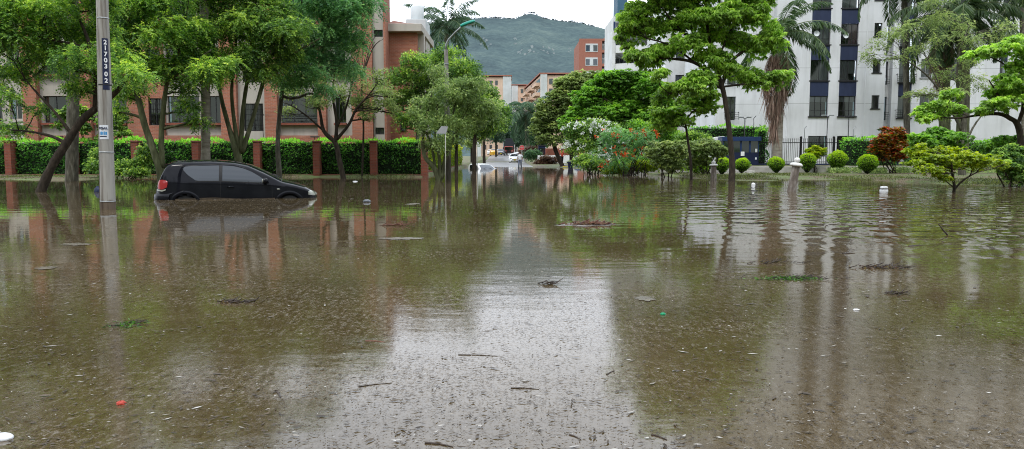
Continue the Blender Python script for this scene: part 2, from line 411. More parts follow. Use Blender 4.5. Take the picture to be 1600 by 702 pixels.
def foliage(name, clumps, mat, parent, base, L=0.16, Wd=0.06, n=7, dens=9.0, mode='umbrella', droop=0.5, sub=9, subr=0.42, low=-0.35, light=0.5, flatten=0.6, kind=None, tvar=0.10):
    """clumps: [(cx,cy,cz,rx,ry,rz)] world; every clump is broken into smaller leafy tufts"""
    Vs = []; T = []
    L = L * 1.15; Wd = Wd * 1.25; dens = dens * (3.9 if mode == 'spray' else 2.8)
    for (cx, cy, cz, rx, ry, rz) in clumps:
        k = max(3, int(sub * RS.uniform(0.8, 1.2)))
        u = unit(RS.normal(0, 1, (k, 3))); u[:, 2] = np.where(u[:, 2] < low, -u[:, 2], u[:, 2])
        rr = RS.uniform(0.35, 0.85, (k, 1))
        ctr = np.array([cx, cy, cz]) + u * rr * np.array([rx, ry, rz])
        ctr = np.vstack([ctr, [[cx, cy, cz]]])
        sr = np.concatenate([RS.uniform(0.7, 1.25, k) * subr, [0.6]])
        tt = RS.uniform(0, 1, k + 1)
        for j in range(k + 1):
            a = np.array([rx, ry, rz]) * sr[j]
            a[2] = max(a[2], 0.25 * a[0]) * (flatten + 0.4)
            area = 4 * PI * ((a[0] * a[1]) ** 1.6 / 3 + (a[0] * a[2]) ** 1.6 / 3 + (a[1] * a[2]) ** 1.6 / 3) ** (1 / 1.6)
            m = max(4, int(area * dens))
            w = unit(RS.normal(0, 1, (m, 3)))
            flip = (w[:, 2] < -0.1) & (RS.rand(m) < 0.65); w[flip, 2] *= -1
            q = RS.uniform(0.45, 1.08, (m, 1)) ** 0.6
            c = ctr[j] + w * q * a
            V, idx = clusters(c, unit(w * np.array([1, 1, 0.6])), n, L, Wd, mode, droop)
            Vs.append(V)
            t = 0.16 + 0.36 * tt[j] + light * 0.45 * np.clip(w[:, 2] * q[:, 0], 0, 1) + RS.normal(0, 0.10, m)  # tuft tops tinted paler: young tips, plus top light put into the colour
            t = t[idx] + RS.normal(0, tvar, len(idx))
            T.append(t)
    V = np.vstack(Vs) - np.array(base)[None, :]; T = np.clip(np.concatenate(T), 0, 1)
    Fq = np.arange(len(V)).reshape(-1, 4)
    o = mesh_np(name, V, Fq, mat, parent, tint=T)
    if kind: o["kind"] = kind
    return o


def limb(m, p0, p1, r0, r1, bend=0.12, seg=5, n=6, up=0.0):
    p0 = Vector(p0); p1 = Vector(p1); L = (p1 - p0).length
    off = Vector((random.gauss(0, 1), random.gauss(0, 1), random.gauss(0, 0.6))) * L * bend
    off.z += up * L
    pts = []; rs = []
    for i in range(seg + 1):
        t = i / seg
        q = p0.lerp(p1, t) + off * math.sin(PI * t) + Vector((random.gauss(0, 1), random.gauss(0, 1), random.gauss(0, 1))) * L * 0.018 * (0 < i < seg)
        pts.append(q); rs.append(r0 + (r1 - r0) * t)
    m.tube(pts, rs, n=n, cap=True)
    return pts


NLEAF = 0
def tree(name, label, trunks, clumps, lm, bark, D, group=None, cat='tree', twigs=3, base_z=None, trunkname='trunk', crownname='crown', fol=None, bz=-0.35, nosides=8, depth=1.0, grow=1.22, growz=1.0):
    """trunks: lists of (px, py, r_m[, dD]); clumps: (px, py, rx_px, ry_px[, dD]) at depth D"""
    paths = []
    for tr in trunks:
        pts = [W(t[0], t[1], D + (t[3] if len(t) > 3 else 0)) for t in tr]
        paths.append((pts, [t[2] for t in tr]))
    b0 = paths[0][0][0].copy(); b0.z = min(b0.z, base_z if base_z is not None else bz)
    root = empty(name, b0, 0, label, cat, group)
    m = MB()
    nodes = []
    for i, (pts, rs) in enumerate(paths):
        if i == 0:
            pts = [b0] + pts; rs = [rs[0] * 1.12] + rs
        # smooth resample
        P_ = []; R_ = []
        for a in range(len(pts) - 1):
            q0 = pts[max(a - 1, 0)]; q1 = pts[a]; q2 = pts[a + 1]; q3 = pts[min(a + 2, len(pts) - 1)]
            for k in range(4):
                t = k / 4
                q = 0.5 * ((2 * q1) + (q2 - q0) * t + (2 * q0 - 5 * q1 + 4 * q2 - q3) * t * t + (3 * q1 - q0 - 3 * q2 + q3) * t ** 3)
                P_.append(q); R_.append((rs[a] * (1 - t) + rs[a + 1] * t) * random.uniform(0.93, 1.07))
        P_.append(pts[-1]); R_.append(rs[-1])
        m.tube(P_, R_, n=nosides)
        for q, r in zip(P_, R_): nodes.append((q, r))
    wc = []
    for c in clumps:
        d = D + (c[4] if len(c) > 4 else random.uniform(-0.8, 0.8) * depth)
        ctr = W(c[0], c[1], d); k = d / F
        rx = c[2] * k * grow; rz = c[3] * k * grow * growz; ry = (rx * 0.9 + 0.1 * rz) * depth
        wc.append((ctr.x, ctr.y, ctr.z, rx, ry, rz))
    zlow = nodes[0][0].z
    for (x, y, z, rx, ry, rz) in wc:
        c = Vector((x, y, z - rz * 0.2))
        best = None
        for q, r in nodes:
            if q.z < zlow + 0.25 * (z - zlow): continue
            dz = c.z - q.z
            cost = (q - c).length + (1.2 * abs(min(dz, 0))) + (0.5 if r < 0.02 else 0)
            if best is None or cost < best[0]: best = (cost, q, r)
        if best is None: best = (0, nodes[-1][0], nodes[-1][1])
        q, r = best[1], best[2]
        r0 = min(r * 0.75, 0.02 + 0.022 * (q - c).length + 0.01)
        pp = limb(m, q, c, r0, max(0.012, r0 * 0.4), bend=0.08, up=0.05, n=6)
        for k in range(twigs):
            a = random.uniform(0, 2 * PI)
            e = Vector((x + rx * 0.8 * math.cos(a), y + ry * 0.8 * math.sin(a), z + rz * random.uniform(-0.1, 0.6)))
            limb(m, pp[random.choice([2, 3, 4])], e, max(0.01, r0 * 0.38), 0.006, bend=0.1, seg=4, n=4)
    m.build(trunkname, bark, root, smooth=True, world=True)
    f = dict(L=0.16, Wd=0.06, n=7, dens=9.0, mode='umbrella', droop=0.5)
    if fol: f.update(fol)
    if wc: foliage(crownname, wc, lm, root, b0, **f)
    return root


def frond_mesh(center, az, el0, length, nl, ll, lw, droop=1.0, hang=0.6):
    """one palm frond: curved rachis with two rows of leaflets; returns V quads, rachis pts"""
    s = np.linspace(0, 1, 12)
    el = el0 - droop * 1.5 * s ** 1.3
    ds = length / 11
    dirs = np.stack([np.cos(el) * math.cos(az), np.cos(el) * math.sin(az), np.sin(el)], -1)
    pts = np.vstack([[0, 0, 0], np.cumsum(dirs[:-1] * ds, 0)]) + np.array(center)
    tt = np.linspace(0.1, 1.0, nl)
    p = np.stack([np.interp(tt, s, pts[:, k]) for k in range(3)], -1)
    d = unit(np.stack([np.interp(tt, s, dirs[:, k]) for k in range(3)], -1))
    side = np.array([-math.sin(az), math.cos(az), 0])
    V = []
    for sg in (1, -1):
        dd = unit(d * 0.55 + side * sg * 0.85 + np.array([0, 0, -1.0]) * (hang * RS.uniform(0.6, 1.4, (nl, 1))) + RS.normal(0, 0.12, (nl, 3)))
        LL = ll * (np.sin(np.clip(tt * 0.9 + 0.12, 0, 1) * PI) ** 0.6 * 0.9 + 0.25) * RS.uniform(0.85, 1.1, nl)
        V.append(leaf_quads(p, dd, LL, lw))
    return np.vstack(V), pts


def palm(name, label, bx, by, top_y, D, r, frl, nfr=16, topx=None, group=None, skirt=None, lm=None, ll=0.6, shaft=True, seedv=0, bz=-0.3, el=(0.9, -0.35), barkm=None, nl=64, lw=0.085, avoid=None):
    rs = random.Random(seedv)
    topx = bx if topx is None else topx
    p0 = W(bx, by, D); p0.z = min(p0.z, bz); p1 = W(topx, top_y, D)
    root = empty(name, p0, 0, label, 'palm tree', group)
    m = MB(); pts = []; rr = []
    n = 22
    for i in range(n + 1):
        t = i / n
        q = p0.lerp(p1, t); q.x += math.sin(t * 3) * 0.06
        pts.append(q); rr.append(r * (1.15 - 0.15 * min(1, t * 5) - 0.12 * t + 0.08 * math.sin(t * PI)) * (1 + 0.03 * (i % 2)))
    m.tube(pts, rr, n=12)
    m.build('trunk', barkm or MT['palm_bark'], root, smooth=True, world=True)
    top = p1 + Vector((0, 0, 0))
    if shaft:
        m = MB(); m.tube([p1, p1 + Vector((0, 0, 0.5)), p1 + Vector((0, 0, 1.1)), p1 + Vector((0, 0, 1.4))], [r * 0.98, r * 0.85, r * 0.6, r * 0.3], n=12)
        m.build('crown_shaft', MT['palm_shaft'], root, smooth=True, world=True); top = p1 + Vector((0, 0, 1.2))
    Vs = []; mr = MB()
    for i in range(nfr):
        az = 2 * PI * (i * 0.382 + rs.uniform(-.03, .03)); t = i / (nfr - 1)
        e = el[0] * (1 - t) + el[1] * t + rs.uniform(-.1, .1)
        V, pp = frond_mesh(top, az, e, frl * rs.uniform(0.85, 1.1), nl, ll, lw, droop=rs.uniform(0.8, 1.15))
        Vs.append(V); mr.tube([Vector(q) for q in pp], [0.035 * (1 - 0.8 * k / 11) for k in range(12)], n=4)
    V = np.vstack(Vs) - np.array(p0)
    T = np.clip(RS.normal(0.5, 0.2, len(V) // 4), 0, 1)
    o = mesh_np('crown', V, np.arange(len(V)).reshape(-1, 4), lm or MT['lf_palm'], root, tint=T)
    mr.build('frond_stalks', MT['palm_shaft'], root, world=True)
    if skirt:
        y0, y1, wpx = skirt
        a = W(topx, y0, D); bb = W(topx, y1, D); wm = wpx * D / F
        V = []
        K = 2000
        for k in range(1):
            az = RS.uniform(0, 2 * PI, K); t = RS.uniform(0, 1, K) ** 1.2
            side = np.where(np.cos(az) < 0, 1.0, 0.80)
            R = (0.5 * wm * (0.45 + 0.75 * np.sin(np.clip(t * 1.1 + 0.15, 0, 1) * PI))) * RS.uniform(0.55, 1.1, K) * side
            z = a.z + (bb.z - a.z) * t * np.where(np.cos(az) < -0.2, 1.0, 0.72)
            p = np.stack([a.x + R * np.cos(az), a.y + R * np.sin(az), z], -1)
            d = unit(np.stack([0.12 * np.cos(az), 0.12 * np.sin(az), -np.ones(K)], -1) + RS.normal(0, 0.14, (K, 3)))
            V.append(leaf_quads(p, d, RS.uniform(0.5, 1.3, K), 0.055))
        V = np.vstack(V) - np.array(p0)
        mesh_np('dead_frond_skirt', V, np.arange(len(V)).reshape(-1, 4), MT['dead_frond'], root, tint=np.clip(RS.normal(0.5, 0.25, K), 0, 1))
    return root


def leafy_box(name, x0, x1, y0, y1, z0, z1, lm, parent, L=0.1, Wd=0.06, dens=90, core=True, base=(0, 0, 0), faces="FLRTB", bulge=0.12, light_top=True):
    """clipped hedge: dark core + leaves standing off its faces"""
    P = []; Nn = []
    def samp(nm, fn, area, nrm):
        m = int(area * dens); u = RS.rand(m); v = RS.rand(m)
        P.append(fn(u, v)); Nn.append(np.tile(nrm, (m, 1)))
    dx, dy, dz = x1 - x0, y1 - y0, z1 - z0
    st = lambda a, b, c: np.stack(np.broadcast_arrays(a, b, c), -1).astype(float)
    if 'F' in faces: samp('F', lambda u, v: st(x0 + dx * u, y0, z0 + dz * v), dx * dz, [0, -1, 0])
    if 'B' in faces: samp('B', lambda u, v: st(x0 + dx * u, y1, z0 + dz * v), dx * dz, [0, 1, 0])
    if 'L' in faces: samp('L', lambda u, v: st(x0, y0 + dy * u, z0 + dz * v), dy * dz, [-1, 0, 0])
    if 'R' in faces: samp('R', lambda u, v: st(x1, y0 + dy * u, z0 + dz * v), dy * dz, [1, 0, 0])
    if 'T' in faces: samp('T', lambda u, v: st(x0 + dx * u, y0 + dy * v, z1), dx * dy, [0, 0, 1])
    P = np.vstack(P); Nn = np.vstack(Nn).astype(float)
    P[:, 2] += np.where(P[:, 2] > z0 + dz * .8, 1.0, 0.0) * (0.07 * np.sin(P[:, 0] * 2.3 + 1) * np.sin(P[:, 0] * .7) + RS.normal(0, .025, len(P)) * (RS.rand(len(P)) < .3))
    nz = np.sin(P[:, 0] * 3.1 + P[:, 2] * 2.3) * np.sin(P[:, 0] * 1.3 - P[:, 2] * 4.1 + P[:, 1] * 2) * bulge
    P = P + Nn * (nz[:, None] + RS.normal(0, 0.04, (len(P), 1)))
    d = unit(Nn + RS.normal(0, 0.55, P.shape) + np.array([0, 0, 0.15]))
    V = leaf_quads(P, d, L * RS.uniform(0.6, 1.3, len(P)), Wd * RS.uniform(0.7, 1.2, len(P)), wn=unit(RS.normal(0, 1, P.shape)))
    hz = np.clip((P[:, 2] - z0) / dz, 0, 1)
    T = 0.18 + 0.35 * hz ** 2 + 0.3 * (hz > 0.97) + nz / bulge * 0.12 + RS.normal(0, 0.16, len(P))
    o = mesh_np(name, V - np.array(base), np.arange(len(V)).reshape(-1, 4), lm, parent, tint=np.clip(T, 0, 1))
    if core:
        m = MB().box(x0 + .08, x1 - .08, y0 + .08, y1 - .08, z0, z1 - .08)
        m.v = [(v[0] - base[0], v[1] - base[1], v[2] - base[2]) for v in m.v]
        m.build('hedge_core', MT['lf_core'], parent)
    return o
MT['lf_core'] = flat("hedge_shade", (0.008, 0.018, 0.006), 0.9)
# ================================================================== SKY, LIGHT
world = bpy.data.worlds.new("World"); scene.world = world; world.use_nodes = True
nt = world.node_tree; bg = nt.nodes["Background"]
SUN_EL, SUN_AZ = math.radians(58), math.radians(200)
sky = N(nt, "ShaderNodeTexSky"); sky.sky_type = 'NISHITA'; sky.sun_disc = False
sky.sun_elevation = SUN_EL; sky.sun_rotation = SUN_AZ; sky.air_density = 1.0; sky.dust_density = 4.0
tcw = N(nt, "ShaderNodeTexCoord"); mpw = N(nt, "ShaderNodeMapping"); mpw.inputs["Scale"].default_value = (1, 1, 2.6)
nt.links.new(tcw.outputs["Generated"], mpw.inputs[0])
cn = N(nt, "ShaderNodeTexNoise"); cn.inputs["Scale"].default_value = 2.2; cn.inputs["Detail"].default_value = 7; cn.inputs["Roughness"].default_value = 0.55
nt.links.new(mpw.outputs[0], cn.inputs["Vector"])
cr = ramp(nt, cn.outputs["Fac"], [(0.25, (16.2, 17.6, 20.0)), (0.5, (20.2, 21.6, 24.0)), (0.75, (24.6, 25.8, 28.0))])
mxw = N(nt, "ShaderNodeMix", data_type='RGBA'); mxw.inputs["Factor"].default_value = 0.9
nt.links.new(sky.outputs[0], mxw.inputs["A"]); nt.links.new(cr.outputs[0], mxw.inputs["B"])
# sky darkened low behind the camera to shape reflections, standing for unseen trees, houses
sxw = N(nt, "ShaderNodeSeparateXYZ"); nt.links.new(tcw.outputs["Generated"], sxw.inputs[0])
mr1 = N(nt, "ShaderNodeMapRange"); mr1.interpolation_type = 'SMOOTHSTEP'; mr1.inputs[1].default_value = 0.10; mr1.inputs[2].default_value = -0.25; nt.links.new(sxw.outputs[1], mr1.inputs[0])
nz_ = N(nt, "ShaderNodeTexNoise"); nz_.inputs["Scale"].default_value = 5; nz_.inputs["Detail"].default_value = 6; nt.links.new(tcw.outputs["Generated"], nz_.inputs["Vector"])
ad_ = N(nt, "ShaderNodeMath", operation='MULTIPLY_ADD'); ad_.inputs[1].default_value = 0.35; nt.links.new(nz_.outputs["Fac"], ad_.inputs[0]); nt.links.new(sxw.outputs[2], ad_.inputs[2])
mr2 = N(nt, "ShaderNodeMapRange"); mr2.interpolation_type = 'SMOOTHSTEP'; mr2.inputs[1].default_value = 0.60; mr2.inputs[2].default_value = 0.50; nt.links.new(ad_.outputs[0], mr2.inputs[0])
mu_ = N(nt, "ShaderNodeMath", operation='MULTIPLY'); nt.links.new(mr1.outputs[0], mu_.inputs[0]); nt.links.new(mr2.outputs[0], mu_.inputs[1])
mxd = N(nt, "ShaderNodeMix", data_type='RGBA'); nt.links.new(mu_.outputs[0], mxd.inputs["Factor"]); nt.links.new(mxw.outputs["Result"], mxd.inputs["A"]); mxd.inputs["B"].default_value = (4.2, 4.6, 4.0, 1)
nt.links.new(mxd.outputs["Result"], bg.inputs["Color"]); bg.inputs["Strength"].default_value = 0.1
sun = bpy.data.lights.new("sun", 'SUN'); sun.energy = 1.7; sun.angle = math.radians(14); sun.color = (1.0, 0.97, 0.92)
so = bpy.data.objects.new("sun", sun); COL.objects.link(so)
sd = Vector((math.sin(SUN_AZ) * math.cos(SUN_EL), math.cos(SUN_AZ) * math.cos(SUN_EL), math.sin(SUN_EL)))
so.rotation_euler = sd.to_track_quat('Z', 'Y').to_euler(); so.location = (0, 0, 60)
scene.view_settings.view_transform = 'Standard'; scene.view_settings.look = 'None'
scene.view_settings.exposure = 0; scene.view_settings.gamma = 1
scene.cycles.use_denoising = True; scene.cycles.use_adaptive_sampling = False; scene.cycles.denoising_prefilter = "NONE"; scene.cycles.filter_width = 1.05; scene.cycles.sample_clamp_indirect = 3.0; scene.cycles.blur_glossy = 0.6
scene.cycles.max_bounces = 7; scene.cycles.transparent_max_bounces = 12
scene.cycles.diffuse_bounces = 4; scene.cycles.glossy_bounces = 4; scene.cycles.caustics_reflective = False

# ================================================================== GROUND
def sstep(a, b, x):
    t = max(0.0, min(1.0, (x - a) / (b - a))); return t * t * (3 - 2 * t)

SH = [(2.5, 77), (4.6, 74), (5.6, 66), (6.3, 60), (7.0, 50), (8.5, 44), (9.6, 35.0), (12, 34.6), (14.5, 36), (16.5, 35), (17.0, 30), (18.5, 27.2), (24, 26.8), (60, 26)]
def shore(x):
    if x <= SH[0][0]: return SH[0][1]
    for (a, b), (c, d) in zip(SH, SH[1:]):
        if a <= x <= c: return b + (d - b) * (x - a) / (c - a)
    return SH[-1][1]

def GZ(x, y):
    n = 0.03 * math.sin(x * 1.7 + y * 0.6) * math.sin(y * 1.1 - x * 0.4)
    street = -0.32 + 0.34 * sstep(66, 80, y) + 1.12 * sstep(118, 160, y) + max(0, y - 160) * 0.004
    if -4.6 < x < 2.2 and y < 500: return street
    if x <= -4.6:
        z = -0.35 + 0.47 * sstep(38.6, 40.6, y) + n
        if x < -18.5: z = max(z, -0.35 + 0.42 * sstep(33.2, 36.8, y + 1.0 * math.sin(x * .8)) * sstep(-18.5, -20, x) + n)
        z = max(z, -0.35) + max(0, min(y, 200) - 60) * 0.006
        return z if y > 30 else -0.35
    s = shore(x)
    z = -0.35 + 0.36 * sstep(s - 2.5, s, y) + 0.10 * sstep(s, s + 5, y) + n
    if x > 7.0: z += 0.38 * sstep(46.6, 46.9, y)
    else: z += 0.0 + max(0, min(y, 220) - 75) * 0.009
    return z

def grid_mesh(name, xs, ys, fz, mat, parent=None, smooth=True):
    V = [(x, y, fz(x, y)) for y in ys for x in xs]
    nx = len(xs); Fq = [(j * nx + i, j * nx + i + 1, (j + 1) * nx + i + 1, (j + 1) * nx + i) for j in range(len(ys) - 1) for i in range(nx - 1)]
    return mesh_np(name, V, Fq, mat, parent, smooth=smooth)

def mat_ground():
    m, nt, b = newmat("mud_and_grass")
    tc = N(nt, "ShaderNodeTexCoord")
    n = N(nt, "ShaderNodeTexNoise"); n.inputs["Scale"].default_value = 0.55; n.inputs["Detail"].default_value = 9; n.inputs["Roughness"].default_value = 0.65
    nt.links.new(tc.outputs["Object"], n.inputs["Vector"])
    r = ramp(nt, n.outputs["Fac"], [(0.32, (0.07, 0.048, 0.03)), (0.45, (0.13, 0.10, 0.055)), (0.52, (0.10, 0.125, 0.04)), (0.66, (0.13, 0.18, 0.05))])
    n2 = N(nt, "ShaderNodeTexNoise"); n2.inputs["Scale"].default_value = 14; n2.inputs["Detail"].default_value = 6; nt.links.new(tc.outputs["Object"], n2.inputs["Vector"])
    r2 = ramp(nt, n2.outputs["Fac"], [(0.3, (0.5, 0.5, 0.5)), (0.7, (1.25, 1.25, 1.2))])
    mx = N(nt, "ShaderNodeMix", data_type='RGBA', blend_type='MULTIPLY'); mx.inputs["Factor"].default_value = 1
    nt.links.new(r.outputs[0], mx.inputs["A"]); nt.links.new(r2.outputs[0], mx.inputs["B"]); nt.links.new(mx.outputs["Result"], b.inputs["Base Color"])
    b.inputs["Roughness"].default_value = 0.75
    bp = N(nt, "ShaderNodeBump"); bp.inputs["Distance"].default_value = 0.05; nt.links.new(n2.outputs["Fac"], bp.inputs["Height"]); nt.links.new(bp.outputs[0], b.inputs["Normal"])
    return m
MT['ground'] = mat_ground()
xs = [-6000, -2500, -900, -300, -120, -80] + [-60 + 2 * i for i in range(16)] + [-28 + 0.75 * i for i in range(31)] + [-4.7, -4.59, -3, 0, 2.1, 2.2, 2.6] + [3.2 + 0.6 * i for i in range(50)] + [34, 40, 50, 60, 90, 140, 300, 900, 2500, 6000]
ys = [-200, -50, -10, 5, 15, 22] + [25 + 0.6 * i for i in range(36)] + [46.6, 46.9, 47.4, 49, 51, 54, 58, 62, 66, 70, 74, 78, 81, 84, 87, 90, 93, 96, 100, 108, 118, 130, 145, 160, 180, 200, 240, 300, 500, 1100, 3000, 9000]
tag(grid_mesh("ground", sorted(xs), sorted(ys), GZ, MT['ground']), kind='structure')
tag(grid_mesh("street", [-4.4, -3, -1.5, 0, 1.0, 2.1], [66, 70, 73, 76, 78, 80, 82, 85, 88, 91, 95, 100, 110, 125, 135, 145, 160, 180, 210, 260, 330], lambda x, y: GZ(min(2, max(-4, x)), y) + 0.02, MT['asphalt']), kind='structure')

# ------------------------------------------------------------------ flood water
def mat_water():
    m, nt, b = newmat("muddy_flood_water")
    L = nt.links.new
    tc = N(nt, "ShaderNodeTexCoord"); P = tc.outputs["Object"]
    def math_(op, a, bb=None, c=None, clamp=False):
        n = N(nt, "ShaderNodeMath", operation=op); n.use_clamp = clamp
        for i, q in enumerate((a, bb, c)):
            if q is None: continue
            if isinstance(q, (int, float)): n.inputs[i].default_value = q
            else: L(q, n.inputs[i])
        return n.outputs[0]
    def noise(scale, detail, rough, st=(1, 1, 1), off=(0, 0, 0), rot=0.0, dist=0.0):
        mp = N(nt, "ShaderNodeMapping"); mp.inputs["Scale"].default_value = st; mp.inputs["Location"].default_value = off; mp.inputs["Rotation"].default_value = (0, 0, rot); L(P, mp.inputs[0])
        n = N(nt, "ShaderNodeTexNoise"); n.inputs["Scale"].default_value = scale; n.inputs["Detail"].default_value = detail; n.inputs["Roughness"].default_value = rough; n.inputs["Distortion"].default_value = dist
        L(mp.outputs[0], n.inputs["Vector"]); return n.outputs["Fac"]
    def rmp(f, a, bb):
        n = N(nt, "ShaderNodeMapRange"); n.interpolation_type = 'SMOOTHSTEP'; n.inputs[1].default_value = a; n.inputs[2].default_value = bb; L(f, n.inputs[0]); return n.outputs[0]
    sx = N(nt, "ShaderNodeSeparateXYZ"); L(P, sx.inputs[0])
    calm = rmp(noise(0.22, 4, 0.55, (1, 0.6, 1), (3.1, 0.4, 0)), 0.36, 0.60)     # broad calm / rough patches
    fine = noise(34, 5, 0.72, (1, 1.2, 1), rot=0.5)
    midn = noise(7.5, 4, 0.6, (0.8, 1.5, 1), rot=0.35, dist=0.6)
    big = noise(1.6, 3, 0.5, (0.7, 1.8, 1))
    h = math_('ADD', math_('MULTIPLY', fine, math_('MULTIPLY_ADD', calm, WATER['fine'], WATER['fine0'])), math_('MULTIPLY', midn, math_('MULTIPLY_ADD', calm, WATER['mid'], WATER['mid0'])))
    near = math_('MULTIPLY_ADD', rmp(math_('ADD', sx.outputs[1], math_('MULTIPLY', calm, 3.0)), 17.0, 7.0), 0.93, 0.07)
    h = math_('MULTIPLY', h, near)
    h = math_('ADD', h, math_('MULTIPLY', big, WATER['big']))
    # wave trains running through the water on the right
    wv = N(nt, "ShaderNodeTexWave"); wv.wave_type = 'RINGS'; wv.rings_direction = 'SPHERICAL'; wv.wave_profile = 'SIN'
    mp = N(nt, "ShaderNodeMapping"); mp.inputs["Location"].default_value = (-6.3, 2.0, 0); L(P, mp.inputs[0])
    wv.inputs["Scale"].default_value = 0.42; wv.inputs["Distortion"].default_value = 3.5; wv.inputs["Detail"].default_value = 2; wv.inputs["Detail Scale"].default_value = 0.7
    L(mp.outputs[0], wv.inputs["Vector"])
    mask = math_('MULTIPLY', rmp(sx.outputs[0], 2.0, 5.0), math_('MULTIPLY', rmp(sx.outputs[1], 6.5, 10.5), rmp(sx.outputs[1], 34, 20)))
    h = math_('ADD', h, math_('MULTIPLY', math_('MULTIPLY', noise(1.1, 2, 0.4, (1.5, 0.9, 1), (5, 1, 0), dist=0.8), mask), 0.030))
    h = math_('ADD', h, math_('MULTIPLY', math_('MULTIPLY', wv.outputs["Fac"], mask), WATER['wave']))
    bp = N(nt, "ShaderNodeBump"); bp.inputs["Strength"].default_value = 1.0; bp.inputs["Distance"].default_value = 1.0
    L(h, bp.inputs["Height"]); L(bp.outputs[0], b.inputs["Normal"])
    # silt colour
    r = ramp(nt, noise(0.35, 6, 0.6), [(0.3, (0.042, 0.029, 0.011)), (0.5, (0.064, 0.045, 0.019)), (0.72, (0.092, 0.068, 0.034))])
    L(r.outputs[0], b.inputs["Base Color"])
    b.inputs["IOR"].default_value = 1.5; b.inputs["Specular IOR Level"].default_value = 0.5; b.inputs["Roughness"].default_value = WATER['rough']
    # speckled silt film and crumbs; pale grey flecks are painted sky glints
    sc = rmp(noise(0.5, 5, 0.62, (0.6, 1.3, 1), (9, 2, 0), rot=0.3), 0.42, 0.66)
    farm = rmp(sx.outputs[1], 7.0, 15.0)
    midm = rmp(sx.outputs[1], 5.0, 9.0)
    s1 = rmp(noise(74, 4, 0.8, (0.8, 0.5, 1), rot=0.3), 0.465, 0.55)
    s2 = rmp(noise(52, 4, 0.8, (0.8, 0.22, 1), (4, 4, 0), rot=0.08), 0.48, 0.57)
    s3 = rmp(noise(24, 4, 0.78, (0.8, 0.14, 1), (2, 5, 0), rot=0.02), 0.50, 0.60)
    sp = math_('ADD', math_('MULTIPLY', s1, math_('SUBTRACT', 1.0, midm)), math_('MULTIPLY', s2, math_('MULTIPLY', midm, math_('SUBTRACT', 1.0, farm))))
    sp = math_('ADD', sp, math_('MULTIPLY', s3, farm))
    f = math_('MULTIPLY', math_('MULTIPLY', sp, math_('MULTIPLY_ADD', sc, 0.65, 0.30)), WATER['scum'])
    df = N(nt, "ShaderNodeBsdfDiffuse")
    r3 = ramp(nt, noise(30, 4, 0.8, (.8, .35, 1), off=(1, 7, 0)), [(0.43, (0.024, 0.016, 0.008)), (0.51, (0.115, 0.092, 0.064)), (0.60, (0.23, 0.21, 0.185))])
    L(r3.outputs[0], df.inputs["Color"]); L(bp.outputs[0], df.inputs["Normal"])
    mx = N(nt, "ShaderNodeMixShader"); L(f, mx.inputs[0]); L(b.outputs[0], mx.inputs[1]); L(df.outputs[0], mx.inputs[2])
    L(mx.outputs[0], nt.nodes["Material Output"].inputs[0])
    return m
WATER = dict(fine=0.00035, fine0=0.0001, mid=0.0005, mid0=0.0001, big=0.0026, wave=0.006, rough=0.004, scum=0.64)  # scum also sets how strongly the painted sky glints show
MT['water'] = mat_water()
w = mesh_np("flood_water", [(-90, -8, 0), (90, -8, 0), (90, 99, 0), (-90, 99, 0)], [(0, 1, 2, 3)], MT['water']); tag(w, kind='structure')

# floating crumbs: leaves, bark chips, foam, uncountable
def scatter_bits():
    K = 44000
    u = RS.rand(K); D = 1.0 / (1 / 2.3 * (1 - u) + 1 / 34.0 * u)
    x = RS.uniform(-1, 1, K) * D * 0.72
    keep = (np.sin(x * 0.9 + D * 0.5) * np.sin(D * 0.8 - x * .3) + RS.normal(0, 0.7, K)) > -0.4
    x, D = x[keep], D[keep]; K = len(x)
    L = np.abs(RS.normal(0, 1, K)) ** 1.4 * 0.012 + 0.005; L = np.minimum(L * (0.6 + D * 0.09), 0.13)
    a = RS.normal(0.2, 0.7, K)
    d = np.stack([np.cos(a), np.sin(a), np.zeros(K)], -1)
    V = leaf_quads(np.stack([x, D, np.full(K, 0.004)], -1), d, L, L * RS.uniform(0.08, 0.35, K), wn=np.tile([0.0, 0, 1.0], (K, 1)) * 0 + np.stack([-np.sin(a), np.cos(a), np.zeros(K)], -1))
    V[:, 2] = 0.004 + RS.rand(len(V)) * 0.004
    T = RS.rand(K)
    o = mesh_np("floating_litter", V, np.arange(len(V)).reshape(-1, 4), MT['bits'], tint=T)
    tag(o, "small leaves, bark chips and foam flecks scattered over the flood water", 'litter', kind='stuff')
MT['bits'] = mat_leaf("litter_bits", [(0.0, (0.02, 0.014, 0.008)), (0.5, (0.05, 0.035, 0.02)), (0.86, (0.08, 0.06, 0.035)), (0.93, (0.22, 0.20, 0.17)), (1.0, (0.42, 0.41, 0.38))], trans=0.0, rough=0.6)
scatter_bits()

